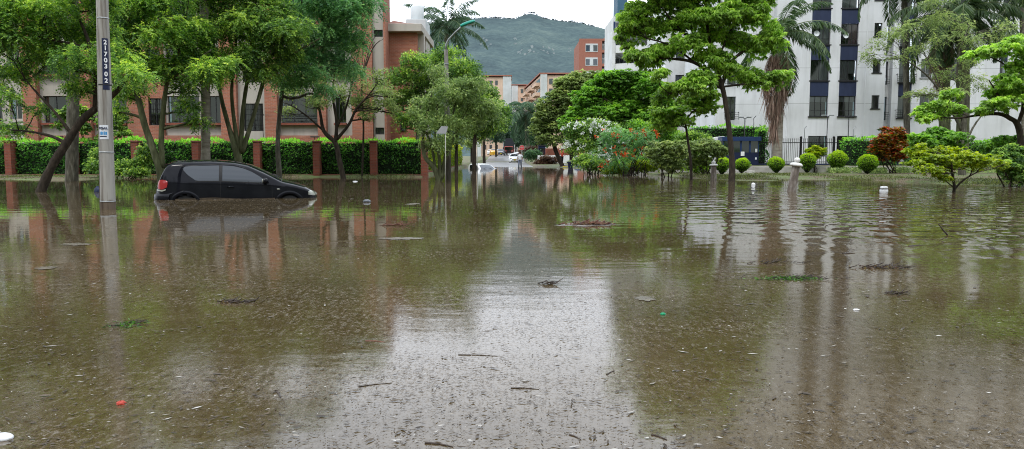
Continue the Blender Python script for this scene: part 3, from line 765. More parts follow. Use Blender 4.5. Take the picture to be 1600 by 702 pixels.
# ------------------------------------------------------------------ mountain
def mountain():
    ridge = [(-900, 200), (-200, 120), (200, 95), (450, 60), (600, 48), (680, 36), (720, 30), (770, 28), (800, 30), (812, 27), (826, 21), (834, 21), (848, 29), (872, 33), (905, 36), (935, 44), (960, 52), (1050, 80), (1250, 110), (1700, 170), (2400, 215)]
    D = 2600.0
    rx = [(p[0] - 800) / F * D for p in ridge]; rz = [W(p[0], p[1], D).z for p in ridge]
    from mathutils import noise as mn
    nx, ny = 300, 70
    V = []
    for j in range(ny + 1):
        t = j / ny; y = 1250 + (D - 1250) * t
        for i in range(nx + 1):
            x = rx[0] + (rx[-1] - rx[0]) * i / nx
            k = y / D
            z = np.interp(x / max(k, .6), rx, rz) * (t ** 0.9)
            q = mn.fractal(Vector((x * 0.0022, y * 0.0016, 0.3)), 1.0, 2.1, 6) * 70 * math.sin(PI * min(1, t)) ** 0.8
            q += 2.2 * mn.noise(Vector((x * 0.09, y * 0.09, 1))) + 4 * mn.noise(Vector((x * 0.03, y * 0.03, 5)))
            if t == 1: q = 2.6 * mn.noise(Vector((x * 0.11, 3, 1))) + 2.0 * mn.noise(Vector((x * 0.035, 9, 1)))
            V.append((x, y, z + q))
    b = len(V)
    for i in range(nx + 1):
        x = rx[0] + (rx[-1] - rx[0]) * i / nx; V.append((x, D + 700, 0))
    Fq = [(j * (nx + 1) + i, j * (nx + 1) + i + 1, (j + 1) * (nx + 1) + i + 1, (j + 1) * (nx + 1) + i) for j in range(ny + 1) for i in range(nx)]
    m, nt, bb = newmat("misty_forest_slope")
    tc = N(nt, "ShaderNodeTexCoord")
    n = N(nt, "ShaderNodeTexNoise"); n.inputs["Scale"].default_value = 0.006; n.inputs["Detail"].default_value = 11; n.inputs["Roughness"].default_value = 0.68; nt.links.new(tc.outputs["Object"], n.inputs["Vector"])
    r = ramp(nt, n.outputs["Fac"], [(0.35, (0.062, 0.088, 0.096)), (0.5, (0.078, 0.112, 0.116)), (0.68, (0.112, 0.150, 0.142))])  # blue-grey slope colours with the distance haze painted in
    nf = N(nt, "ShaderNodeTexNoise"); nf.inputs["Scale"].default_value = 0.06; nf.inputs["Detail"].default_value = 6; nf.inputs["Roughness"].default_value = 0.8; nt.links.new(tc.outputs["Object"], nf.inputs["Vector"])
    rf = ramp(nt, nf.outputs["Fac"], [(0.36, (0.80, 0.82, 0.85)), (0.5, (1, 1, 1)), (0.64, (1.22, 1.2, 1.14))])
    mm = N(nt, "ShaderNodeMix", data_type='RGBA', blend_type='MULTIPLY'); mm.inputs["Factor"].default_value = 1.0; nt.links.new(r.outputs[0], mm.inputs["A"]); nt.links.new(rf.outputs[0], mm.inputs["B"])
    nt.links.new(mm.outputs["Result"], bb.inputs["Base Color"]); bb.inputs["Roughness"].default_value = 1; bb.inputs["Specular IOR Level"].default_value = 0
    n2 = N(nt, "ShaderNodeTexVoronoi"); n2.inputs["Scale"].default_value = 0.08; nt.links.new(tc.outputs["Object"], n2.inputs["Vector"])
    bp = N(nt, "ShaderNodeBump"); bp.inputs["Distance"].default_value = 5; bp.inputs["Strength"].default_value = 0.6; bp.invert = True; nt.links.new(n2.outputs["Distance"], bp.inputs["Height"]); nt.links.new(bp.outputs[0], bb.inputs["Normal"])
    o = mesh_np("mountain", V, Fq, m, smooth=True); tag(o, kind='structure')
    # trees standing on the crest: a far-off wood
    C = []
    for i in range(330):
        px = RS.uniform(560, 1000); yy = np.interp(px, [p[0] for p in ridge], [p[1] for p in ridge])
        q = W(px, yy, D); s = RS.uniform(1.8, 4.6) * (1.7 if 824 < px < 836 else 1)
        for k in range(16): C.append((q.x + RS.normal(0, s * .4), D - 2, q.z + abs(RS.normal(0, s * .55)), s * .5))
    C = np.array(C); V = leaf_quads(C[:, :3], unit(RS.normal(0, 1, (len(C), 3)) * [1, .3, 1]), C[:, 3] * 1.6, C[:, 3], wn=unit(RS.normal(0, 1, (len(C), 3))))
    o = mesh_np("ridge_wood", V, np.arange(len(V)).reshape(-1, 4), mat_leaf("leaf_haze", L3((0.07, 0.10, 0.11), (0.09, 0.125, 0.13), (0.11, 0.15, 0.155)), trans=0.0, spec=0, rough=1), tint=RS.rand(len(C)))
    tag(o, "distant line of trees along the mountain crest", 'wood', kind='stuff')
    # hillside houses
    hm = [flat("far_house_wall", (0.30, 0.35, 0.36), 1, 0.3), flat("far_house_roof", (0.20, 0.22, 0.22), 1)]
    mb = MB().box(-5, 5, -4, 4, -8, 4); mr = MB().add([(-5.4, -4.4, 4), (5.4, -4.4, 4), (5.4, 4.4, 4), (-5.4, 4.4, 4), (-5.4, 0, 6.4), (5.4, 0, 6.4)], [(0, 1, 5, 4), (2, 3, 4, 5), (0, 4, 3), (1, 2, 5)])
    proto = None
    dg = None
    Varr = np.array(V) ; 
    def slope_z(x, y):
        t = (y - 1250) / (D - 1250)
        k = y / D
        z = np.interp(x / max(k, .6), rx, rz) * (t ** 0.9)
        return z + mn.fractal(Vector((x * 0.0022, y * 0.0016, 0.3)), 1.0, 2.1, 6) * 70 * math.sin(PI * min(1, t)) ** 0.8
    spots = []
    for k in range(46):
        px = random.choice([random.gauss(838, 22), random.gauss(818, 12), random.gauss(758, 10), random.gauss(862, 10), random.uniform(740, 900)])
        py = 78 + random.gauss(0, 4) + (3 if px > 810 else -9)
        # march along the view ray until it meets the slope
        for s in range(120):
            y = 1300 + s * 10.5; q = W(px, py, y)
            if q.z < slope_z(q.x, y): spots.append((q.x, y, slope_z(q.x, y))); break
    for k, (x, y, z) in enumerate(spots):
        if proto is None:
            proto = empty("hillside_house", (x, y, z), 0, "tiny pale house high on the wooded mountainside", 'house', "houses scattered on the mountainside")
            mb.build('wall', hm[0], proto); mr.build('roof', hm[1], proto); o = proto
        else: o = copy_tree(proto)
        o.location = (x, y, z); o.rotation_euler.z = random.uniform(-.5, .5); s = random.uniform(0.25, 0.6); o.scale = (s, s, s * .8)
mountain()

# ================================================================== BUILDINGS
def wall_holes(m, x0, x1, z0, z1, y, depth, holes):
    xs = sorted(set([x0, x1] + [h[0] for h in holes] + [h[1] for h in holes])); zs = sorted(set([z0, z1] + [h[2] for h in holes] + [h[3] for h in holes]))
    for i in range(len(xs) - 1):
        for j in range(len(zs) - 1):
            cx = (xs[i] + xs[i + 1]) / 2; cz = (zs[j] + zs[j + 1]) / 2
            if any(h[0] < cx < h[1] and h[2] < cz < h[3] for h in holes): continue
            m.quad((xs[i], y, zs[j]), (xs[i + 1], y, zs[j]), (xs[i + 1], y, zs[j + 1]), (xs[i], y, zs[j + 1]))
    for (a, b, c, d) in holes:
        m.quad((a, y, c), (a, y, d), (a, y + depth, d), (a, y + depth, c)); m.quad((b, y, d), (b, y, c), (b, y + depth, c), (b, y + depth, d))
        m.quad((a, y, d), (b, y, d), (b, y + depth, d), (a, y + depth, d)); m.quad((b, y, c), (a, y, c), (a, y + depth, c), (b, y + depth, c))

def window(root, x0, x1, z0, z1, y, mull=(0.5,), trans=None, frame='frame_dark', curtain=None, cm='curtain', grille=False, sill=None, rail=False, t=0.045, detail=True):
    """window set back in its opening; curtain = list of (u0,u1,v0,v1) cloth panels behind the glass"""
    fm = MB()
    for a, b, c, d in ((x0, x0 + t, z0, z1), (x1 - t, x1, z0, z1), (x0 + t, x1 - t, z0, z0 + t), (x0 + t, x1 - t, z1 - t, z1)): fm.box(a, b, y - .05, y, c, d)
    for u in mull:
        xm = x0 + (x1 - x0) * u; fm.box(xm - t * .45, xm + t * .45, y - .045, y, z0 + t, z1 - t)
    if trans: 
        zm = z0 + (z1 - z0) * trans; fm.box(x0 + t, x1 - t, y - .04, y - .002, zm - t * .4, zm + t * .4)
    f = fm.build('window', MT[frame], root)
    MB().quad((x0 + t, y - .02, z0 + t), (x1 - t, y - .02, z0 + t), (x1 - t, y - .02, z1 - t), (x0 + t, y - .02, z1 - t)).build('pane', MT['glass'] if detail else MT['glass_dark'], f)
    if detail:
        MB().box(x0 - .1, x1 + .1, y + .55, y + .6, z0 - .1, z1 + .1).build('dark_room', MT['room'], f)
        for (u0, u1, v0, v1) in (curtain or []):
            a, b = x0 + (x1 - x0) * u0, x0 + (x1 - x0) * u1; c, d = z0 + (z1 - z0) * v0, z0 + (z1 - z0) * v1
            mc = MB(); k = 14
            for i in range(k):
                xa, xb = a + (b - a) * i / k, a + (b - a) * (i + 1) / k; ya, yb = y + .035 + .02 * math.sin(i * 1.9), y + .035 + .02 * math.sin((i + 1) * 1.9)
                mc.quad((xa, ya, c), (xb, yb, c), (xb, yb, d), (xa, ya, d))
            mc.build('curtain', MT[cm], f, smooth=True)
    if sill:
        MB().box(x0 - .1, x1 + .1, y - sill, y - .06, z0 - .09, z0 - .002).build('sill', MT['frame_dark'] if frame == 'frame_dark' else MT['frame_alu'], f)
    if grille:
        g = MB(); n = max(3, int((x1 - x0) / .13))
        for i in range(n + 1):
            xx = x0 + (x1 - x0) * i / n; g.box(xx - .008, xx + .008, y - .15, y - .135, z0, z1)
        for i in range(6):
            zz = z0 + (z1 - z0) * i / 5; g.box(x0, x1, y - .165, y - .151, zz - .008, zz + .008)
        g.build('grille', MT['iron'], f)
    if rail:
        g = MB()
        for i in range(4):
            zz = z0 + .08 + i * .17; g.box(x0 - .22, x1 + .22, y - .42, y - .40, zz - .012, zz + .012)
        for xx in (x0 - .22, x1 + .20, (x0 + x1) / 2): g.box(xx, xx + .02, y - .42, y - .40, z0 + .02, z0 + .65)
        for xx in (x0 - .22, x1 + .20): g.box(xx, xx + .02, y - .40, y - .12, z0 + .56, z0 + .60)
        g.build('window_rail', MT['iron'], f)
    return f

# ---- white apartment building on the right
def white_building():
    Y0 = 60.0
    root = empty("white_apartment_building", (22, Y0, 0.3), 0, "white apartment block with navy blue panels between its stacked windows", 'building')
    bx, by, bz = 22, Y0, .3
    def X(px): return (px - 800) / 20.0 - bx
    def Z(py): return W(800, py, Y0).z - bz
    ST = 2.74; NF = 9; top = NF * ST + 1.6
    zg0, zg1 = 0.75, 2.35          # ground floor openings
    zw = [Z(182) + ST * k for k in range(NF - 1)]
    wh = Z(150) - Z(182)
    walls = MB(); navy = MB(); wl = []
    cols = [(1260, 1289, 'n'), (1305, 1332, 'n')]
    # plane A: x 1222..1378
    holes = []
    for (a, b, k) in cols:
        holes.append((X(a), X(b), zg0, zg1))
        holes.append((X(a), X(b), zw[0], top - 1.0))
    small = []
    for k in range(NF - 1): small.append((X(1356), X(1368), zw[0] + .6 + ST * k, zw[0] + 1.62 + ST * k))
    wall_holes(walls, X(1206), X(1376), -.6, top, 0, 0.22, holes + small)
    # plane left, set forward 0.5 m nearer the left edge (x 1118..1206)
    lh = [(X(1136), X(1150), zw[0] - .25 + ST * k, zw[0] + wh + ST * k) for k in range(NF - 1)]
    wall_holes(walls, X(1119), X(1206) - .002, -.6, top, 0.7, 0.2, lh)
    walls.quad((X(1206), 0.7, -.6), (X(1206), 0, -.6), (X(1206), 0, top), (X(1206), .7, top))
    walls.quad((X(1119), 12, -.6), (X(1119), .7, -.6), (X(1119), .7, top), (X(1119), 12, top))
    # recess strip and plane B x 1389..1660
    walls.quad((X(1376), 0, -.6), (X(1376), .9, -.6), (X(1376), .9, top), (X(1376), 0, top))
    rh = [(X(1377), X(1388.5), zw[0] - .25 + ST * k, zw[0] + wh + ST * k) for k in range(NF - 1)]
    wall_holes(walls, X(1376), X(1390), -.6, top, 0.9, 0.2, rh)
    bh = [(X(1400), X(1421), zw[0] - .1, top - 1.0), (X(1556), X(1568), zw[0] + .4, top - 1.0), (X(1556), X(1579), 1.25, 2.3)]
    for k in range(NF - 1):
        bh += [(X(1434), X(1457), zw[0] + .25 + ST * k, zw[0] + .1 + wh + ST * k), (X(1478), X(1500), zw[0] + .25 + ST * k, zw[0] + .1 + wh + ST * k), (X(1592), X(1616), zw[0] + .25 + ST * k, zw[0] + .1 + wh + ST * k)]
    bh += [(X(1405), X(1418), 1.0, 2.3)]
    wall_holes(walls, X(1390), X(1700), -.6, top, 0.35, 0.22, bh)
    walls.quad((X(1390), .9, -.6), (X(1390), .35, -.6), (X(1390), .35, top), (X(1390), .9, top))
    walls.quad((X(1700), .35, -.6), (X(1700), 12, -.6), (X(1700), 12, top), (X(1700), .35, top))
    walls.build('wall', MT['white_wall'], root)
    rf = MB().box(X(1117), X(1702), .9, 12.2, top - .4, top - .1).box(X(1117), X(1702), -.12, .898, top + .002, top + .25); rf.build('roof', MT['white_plain'], root)
    # navy spandrels
    for (a, b, k) in cols:
        for i in range(NF - 2): navy.box(X(a) + .003, X(b) - .003, 0.05, .2, zw[i] + wh, zw[i + 1])
    for i in range(NF - 2):
        navy.box(X(1400) + .003, X(1421) - .003, 0.42, .55, zw[i] + wh, zw[i + 1] - .1); navy.box(X(1556) + .003, X(1568) - .003, .42, .55, zw[i] + wh, zw[i + 1] - .0)
        navy.box(X(1376.6), X(1383), .80, .897, zw[i] + wh, zw[i + 1] - .25)
    navy.box(X(1376.6), X(1383), .80, .897, 0.3, zw[0] - .25)
    for i in range(0, len(navy.v), 8): MB().add(navy.v[i:i + 8], navy.f[:6]).build('navy_panel', MT['navy'], root)
    cur = {0: [[(0, 1, .72, 1)], [(.0, 1, .72, 1)]], 1: [[(.45, 1, 0, 1)], [(.05, .55, .0, 1), (.55, .95, .35, 1)]], 2: [[(.5, 1, 0, 1)], [(.5, 1, 0, 1)]], 3: [[(0, 1, .0, 1)], [(.1, .9, 0, 1)]]}
    for ci, (a, b, k) in enumerate(cols):
        for i in range(NF - 1):
            pink = (i == 2 and ci == 1)
            window(root, X(a) + .01, X(b) - .01, zw[i] + .01, zw[i] + wh - .01, .2, mull=(.5,) if i % 2 else (.33, .66), trans=.28 if i in (0, 2) else None, frame='frame_dark', curtain=cur.get(i, [[(0, .5, 0, 1)], [(0.3, 1, 0, 1)]])[ci], cm='curtain_pink' if pink else 'curtain', sill=.30 if i == 0 else .22, detail=True)
        window(root, X(a) + .01, X(b) - .01, zg0, zg1, .2, mull=(.66,), curtain=[], frame='frame_dark')
    for k, (a, b, c, d) in enumerate(small): window(root, a + .005, b - .005, c + .005, d - .005, .2, mull=(.5,), frame='frame_dark', curtain=[(0, .5, 0, .5)] if k == 1 else [], sill=.24, detail=k < 4)
    for k, (a, b, c, d) in enumerate(lh): window(root, a + .01, b - .01, c, d, .88, mull=(.5,), curtain=[], rail=k < 3, detail=k < 4)
    for k, (a, b, c, d) in enumerate(rh): window(root, a + .01, b - .01, c, d, 1.08, mull=(), trans=.4, curtain=[(0, 1, .3, 1)] if k == 1 else [], rail=k < 3, detail=k < 4)
    for i in range(NF - 1):
        window(root, X(1400) + .01, X(1421) - .01, zw[i] - .09, zw[i] + wh - .01, .55, mull=(.5,), curtain=[(.0, .55, 0, 1)], rail=i < 3, sill=.3, detail=i < 4)
        window(root, X(1556) + .01, X(1568) - .01, zw[i] + .41 if i == 0 else zw[i] + .01, zw[i] + wh - .01, .55, mull=(), curtain=[], detail=i < 3)
    window(root, X(1556) + .01, X(1579) - .01, 1.26, 2.29, .55, mull=(.33, .66), curtain=[], grille=True)
    window(root, X(1405) + .01, X(1418) - .01, 1.01, 2.29, .55, mull=(.5,), curtain=[])
    for h in bh[3:-1]:
        window(root, h[0] + .01, h[1] - .01, h[2] + .01, h[3] - .01, .55, mull=(.36, .68), trans=.25, frame='frame_alu' if h[0] < X(1470) else 'frame_dark', cm='curtain', curtain=[(0, .36, 0, 1), (.5, 1, .25, 1)], sill=.26, detail=h[2] < 9)
    # rain-water pipes
    mp_ = MB().tube([(X(1226), -.08, -.5), (X(1226), -.08, 9)], .04, n=6).tube([(X(1345), -.08, -.5), (X(1345), -.08, top)], .035, n=6)
    mp_.build('drain_pipe', MT['white_plain'], root)
    d = MB()
    for (px, py) in ((1266, 53), (1311, 56)):
        c = Vector((X(px), -.12, Z(py))); pr = [(0.02, 0), (.12, .03), (.21, .09), (.22, .10)]
        b = len(d.v)
        for r, zz in pr:
            for k in range(16): d.v.append((c.x + r * math.cos(2 * PI * k / 16), c.y - zz, c.z + r * math.sin(2 * PI * k / 16)))
        for i in range(3):
            for k in range(16): d.f.append((b + i * 16 + k, b + i * 16 + (k + 1) % 16, b + (i + 1) * 16 + (k + 1) % 16, b + (i + 1) * 16 + k))
        dd = d.build('satellite_dish', MT['hazy_white'], root, smooth=True); d = MB()
    return root
white_building()

def wing_building():
    """white wing with navy column behind the broad tree"""
    Y0 = 74.0; D = Y0
    root = empty("white_wing_building", (16, Y0, .3), 0, "narrow white apartment wing with a navy window column behind the broad tree", 'building')
    k = D / F
    X = lambda px: (px - 800) * k - 16
    Z = lambda py: W(800, py, D).z - .3
    m = MB(); top = 23.5; ST = 2.74
    z0 = Z(150)
    hs = [(X(1086), X(1102), 1.6 + ST * i, 3.1 + ST * i) for i in range(8)] + [(X(1052), X(1066), 1.6 + ST * i, 3.0 + ST * i) for i in range(8)]
    wall_holes(m, X(1036), X(1124), -.6, top, 0, .2, hs)
    m.quad((X(1036), 10, -.6), (X(1036), 0, -.6), (X(1036), 0, top), (X(1036), 10, top)); m.quad((X(1124), 0, -.6), (X(1124), 10, -.6), (X(1124), 10, top), (X(1124), 0, top))
    m.quad((X(1036), 0, top), (X(1124), 0, top), (X(1124), 10, top), (X(1036), 10, top))
    # lower block in front (its flat top shows over the round tree)
    m.box(X(1014), X(1036) - .003, -1.0, 6, -.6, Z(112)); m.build('wall', MT['white_plain'], root)
    nv = MB()
    for i in range(8): nv.box(X(1086) - .1, X(1102) + .1, -.04, -.002, 3.1 + ST * i, 1.6 + ST * (i + 1))
    for i in range(0, len(nv.v), 8): MB().add(nv.v[i:i + 8], nv.f[:6]).build('navy_panel', MT['navy'], root)
    for h in hs: window(root, h[0] + .01, h[1] - .01, h[2], h[3], .18, mull=(.5,), detail=False)
wing_building()

def balcony_building():
    Y0 = 120.0; D = Y0; k = D / F; bx = (948 - 800) * k
    root = empty("balcony_tower", (bx, Y0, 0.5), 0, "white tower with curved balcony parapets and a blue rooftop tank room", 'building')
    X = lambda px: (px + 6 - 800) * k - bx
    Z = lambda py: W(800, py, D).z - .5
    m = MB(); Zt = Z(14)
    ST = 2.78
    w1 = X(1060)
    m.box(X(948), X(953), 0, 3.2, -1, Z(48))
    m.box(X(1003), w1, 0.3, 14, -1, Z(2))
    floors = [Z(112) + ST * i for i in range(-7, 5)]
    m.box(X(953) + .003, X(1003) - .003, 3.2, 14, -1, Z(20))
    m.build('wall', MT['white_plain'], root)
    for i, z in enumerate(floors):
        if z > Z(30): break
        b = MB(); n = 14
        # curved parapet: bows out towards the camera
        for j in range(n):
            u0, u1 = j / n, (j + 1) / n
            xa, xb = X(953) + (X(1003) - X(953)) * u0, X(953) + (X(1003) - X(953)) * u1
            ya, yb = -1.4 * math.sin(PI * (u0 * .8 + .1)) + .2, -1.4 * math.sin(PI * (u1 * .8 + .1)) + .2
            b.add([(xa, ya, z), (xb, yb, z), (xb, yb, z + 1.15), (xa, ya, z + 1.15), (xa, ya + .15, z), (xb, yb + .15, z), (xb, yb + .15, z + 1.15), (xa, ya + .15, z + 1.15)], [(0, 1, 2, 3), (5, 4, 7, 6), (3, 2, 6, 7), (1, 0, 4, 5)])
            b.quad((xa, ya, z), (xa, 3.2, z), (xb, 3.2, z), (xb, yb, z))
        b.build('balcony', MT['white_plain'], root)
        g = MB().box(X(957), X(984), 3.0, 3.19, z + .1, z + 2.35); f = g.build('window', MT['glass_far'], root)
        fr = MB()
        for u in range(5):
            xx = X(957) + (X(984) - X(957)) * u / 4; fr.box(xx - .05, xx + .05, 2.93, 2.998, z + .1, z + 2.35)
        fr.build('window_frame', MT['frame_alu'], f)
        MB().box(X(953) + .05, X(957) - .05, 2.9, 3.18, z + 1.15, z + 2.5).build('blue_shutter', MT['blue_paint'], root)
        g = MB().box(X(1006), X(1014), .1, .298, z + .6, z + 2.0); g.build('window', MT['glass_dark'], root)
    MB().box(X(957), X(972), 1.2, 6, Z(22), Z(-12)).build('tank_room', MT['tower_blue'], root)
    MB().add([(X(982), 1, Z(9)), (X(992), 1, Z(3)), (X(992), 6, Z(3)), (X(982), 6, Z(9))], [(0, 1, 2, 3)]).box(X(983), X(983.6), 1.2, 1.5, Z(20), Z(9)).build('rooftop_awning', MT['frame_alu'], root)
MT['tower_blue'] = flat("tank_room_blue", (0.05, 0.12, 0.19), 0.6)
balcony_building()

def far_brick_block():
    D = 150.0; k = D / F; bx = (903 - 800) * k
    root = empty("brick_apartment_block", (bx, D, 1), 0, "red brick apartment block with white framed window bands beside the white tower", 'building')
    X = lambda px: (px + 4 - 800) * k - bx
    Z = lambda py: W(800, py, D).z - 1
    m = MB(); ST = 2.62; Zt = Z(64)
    hs = [(X(934.5), X(946), Z(102) + .3 + ST * i, Z(102) + 2.4 + ST * i) for i in range(-6, 2)]
    wall_holes(m, 0, X(951), -1, Zt, 0, 1.4, hs)
    m.quad((0, 12, -1), (0, 0, -1), (0, 0, Zt), (0, 12, Zt)); m.quad((0, 0, Zt), (X(951), 0, Zt), (X(951), 12, Zt), (0, 12, Zt))
    m.add([(0, -.02, Zt), (X(951), -.02, Zt), (X(951), -.02, Zt + .95), (X(930), -.02, Zt + .2)], [(0, 1, 2, 3)])
    m.build('wall', MT['far_brick'], root)
    for i in range(-6, 2):
        z = Z(102) + ST * i
        b = MB().box(X(909), X(928), -.06, -.003, z - .1, z + 1.45).build('white_band', MT['hazy_white'], root)
        for a, c in ((909.7, 915.5), (921, 927.3)): MB().box(X(a), X(c), -.10, -.062, z + .05, z + 1.15).build('window', MT['glass_far'], root)
        h = hs[i + 6]; MB().box(h[0] + .01, h[1] - .01, 1.3, 1.38, h[2] + .01, h[3] - .01).build('balcony_door', MT['glass_far'], root)
        r = MB()
        for j in range(12):
            xx = h[0] + (h[1] - h[0]) * j / 11.5; r.box(xx, xx + .05, .05, .1, h[2] + .01, h[2] + .95)
        r.box(h[0] + .01, h[1] - .01, .02, .048, h[2] + .9, h[2] + 1.0); r.build('balcony_rail', MT['frame_alu'], root)
far_brick_block()

def peach_block(name, label, px0, px1, topy, D, side, group, turn=None, white=()):
    """far peach and white blocks that close the street: stepped front, window grid"""
    k = D / F; bx = (px0 - 800) * k
    root = empty(name, (bx, D, 1), 0, label, 'building', group)
    X = lambda px: (px - 800) * k - bx
    Z = lambda py: W(800, py, D).z - 1
    Zt = Z(topy); ST = 2.7
    m = MB(); ww = MB(); x1 = X(px1)
    m.box(0, x1, 0, 14, -2, Zt)
    if side == 'R':   # flank facing the street, running away
        pass
    m.build('wall', MT['peach'], root)
    for (a, b) in white: ww.box(X(a), X(b), -.35, -.003, -2, Zt + .3)
    if ww.v: ww.build('white_wall_strip', MT['hazy_white'], root)
    MB().box(-.2, x1 + .2, -.3 if not white else -.5, 14.2, Zt + .302, Zt + .6).build('roof', MT['far_brick'], root)
    n = 0
    xw = [x for x in np.arange(px0 + 5, px1 - 3, 9.0)]
    for i in range(9):
        z = Zt - 2.3 - ST * i
        if z < 0.5: break
        for px in xw:
            onw = any(a - 2 < px < b + 1 or a - 2 < px + 4 < b + 1 for a, b in white)
            if onw: continue
            f = MB().box(X(px), X(px + 4.0), -.06, -.004, z, z + 1.35).build('window', MT['glass_far'], root)
        
    return root
gp = "peach and white blocks closing the street"
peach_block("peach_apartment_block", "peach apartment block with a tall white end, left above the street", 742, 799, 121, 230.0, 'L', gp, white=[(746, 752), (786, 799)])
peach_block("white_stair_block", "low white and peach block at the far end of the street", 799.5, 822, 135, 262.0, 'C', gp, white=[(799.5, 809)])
def street_side_block():
    # flank along the right side of the street: near corner px 839, far end px 815
    Dn, Df = 215.0, 275.0
    a = W(845, 118, Dn); b = W(815, 139, Df)
    root = empty("balconied_apartment_block", (a.x, Dn, 1), 0, "peach block whose balconied flank faces the street, white corner tower", 'building', gp)
    zt = a.z - 1
    dx, dy = b.x - a.x, Df - Dn; L = math.hypot(dx, dy)
    m = MB()
    m.quad((dx, dy, -2), (0, 0, -2), (0, 0, zt), (dx, dy, zt)); m.quad((0, 0, -2), (9.4, 0, -2), (9.4, 0, zt), (0, 0, zt)); m.quad((0, 0, zt), (9.4, 0, zt), (9.4, dy, zt), (dx, dy, zt))
    m.quad((9.4, 0, -2), (9.4, dy, -2), (9.4, dy, zt), (9.4, 0, zt)); m.build('wall', MT['peach'], root)
    MB().box(-.1, 1.75, -.4, -.003, -2, zt + .3).build('corner_tower', MT['hazy_white'], root)
    MB().add([(dx - .3, dy, zt + .31), (-.35, -.45, zt + .31), (9.6, -.45, zt + .31), (9.6, dy, zt + .31), (dx - .3, dy, zt + .7), (-.35, -.45, zt + .7), (9.6, -.45, zt + .7), (9.6, dy, zt + .7)], [(0, 1, 5, 4), (1, 2, 6, 5), (4, 5, 6, 7)]).build('roof', MT['far_brick'], root)
    for i in range(9):
        z = zt - 2.4 - 2.7 * i
        if z < 1: break
        for px in (2.3, 4.3, 6.4): MB().box(px, px + 1.0, -.08, -.004, z, z + 1.5).build('window', MT['glass_far'], root)
        for j in range(4):
            u0, u1 = (j + .12) / 4, (j + .75) / 4
            nx, ny = -dy / L, dx / L
            p = lambda u, o: (dx * u + nx * o, dy * u + ny * o)
            q = MB(); A, B, C, Dd = p(u0, .05), p(u1, .05), p(u1, 1.3), p(u0, 1.3)
            q.add([(A[0], A[1], z - .3), (B[0], B[1], z - .3), (C[0], C[1], z - .3), (Dd[0], Dd[1], z - .3), (A[0], A[1], z + .6), (B[0], B[1], z + .6), (C[0], C[1], z + .6), (Dd[0], Dd[1], z + .6)], [(0, 1, 2, 3), (2, 3, 7, 6), (3, 0, 4, 7), (1, 2, 6, 5)])
            q.build('balcony', MT['peach'], root)
            q = MB(); A, B = p(u0, .04), p(u1, .04); q.quad((A[0], A[1], z - .2), (B[0], B[1], z - .2), (B[0], B[1], z + 1.8), (A[0], A[1], z + 1.8)); q.build('balcony_door', MT['glass_far'], root)
street_side_block()

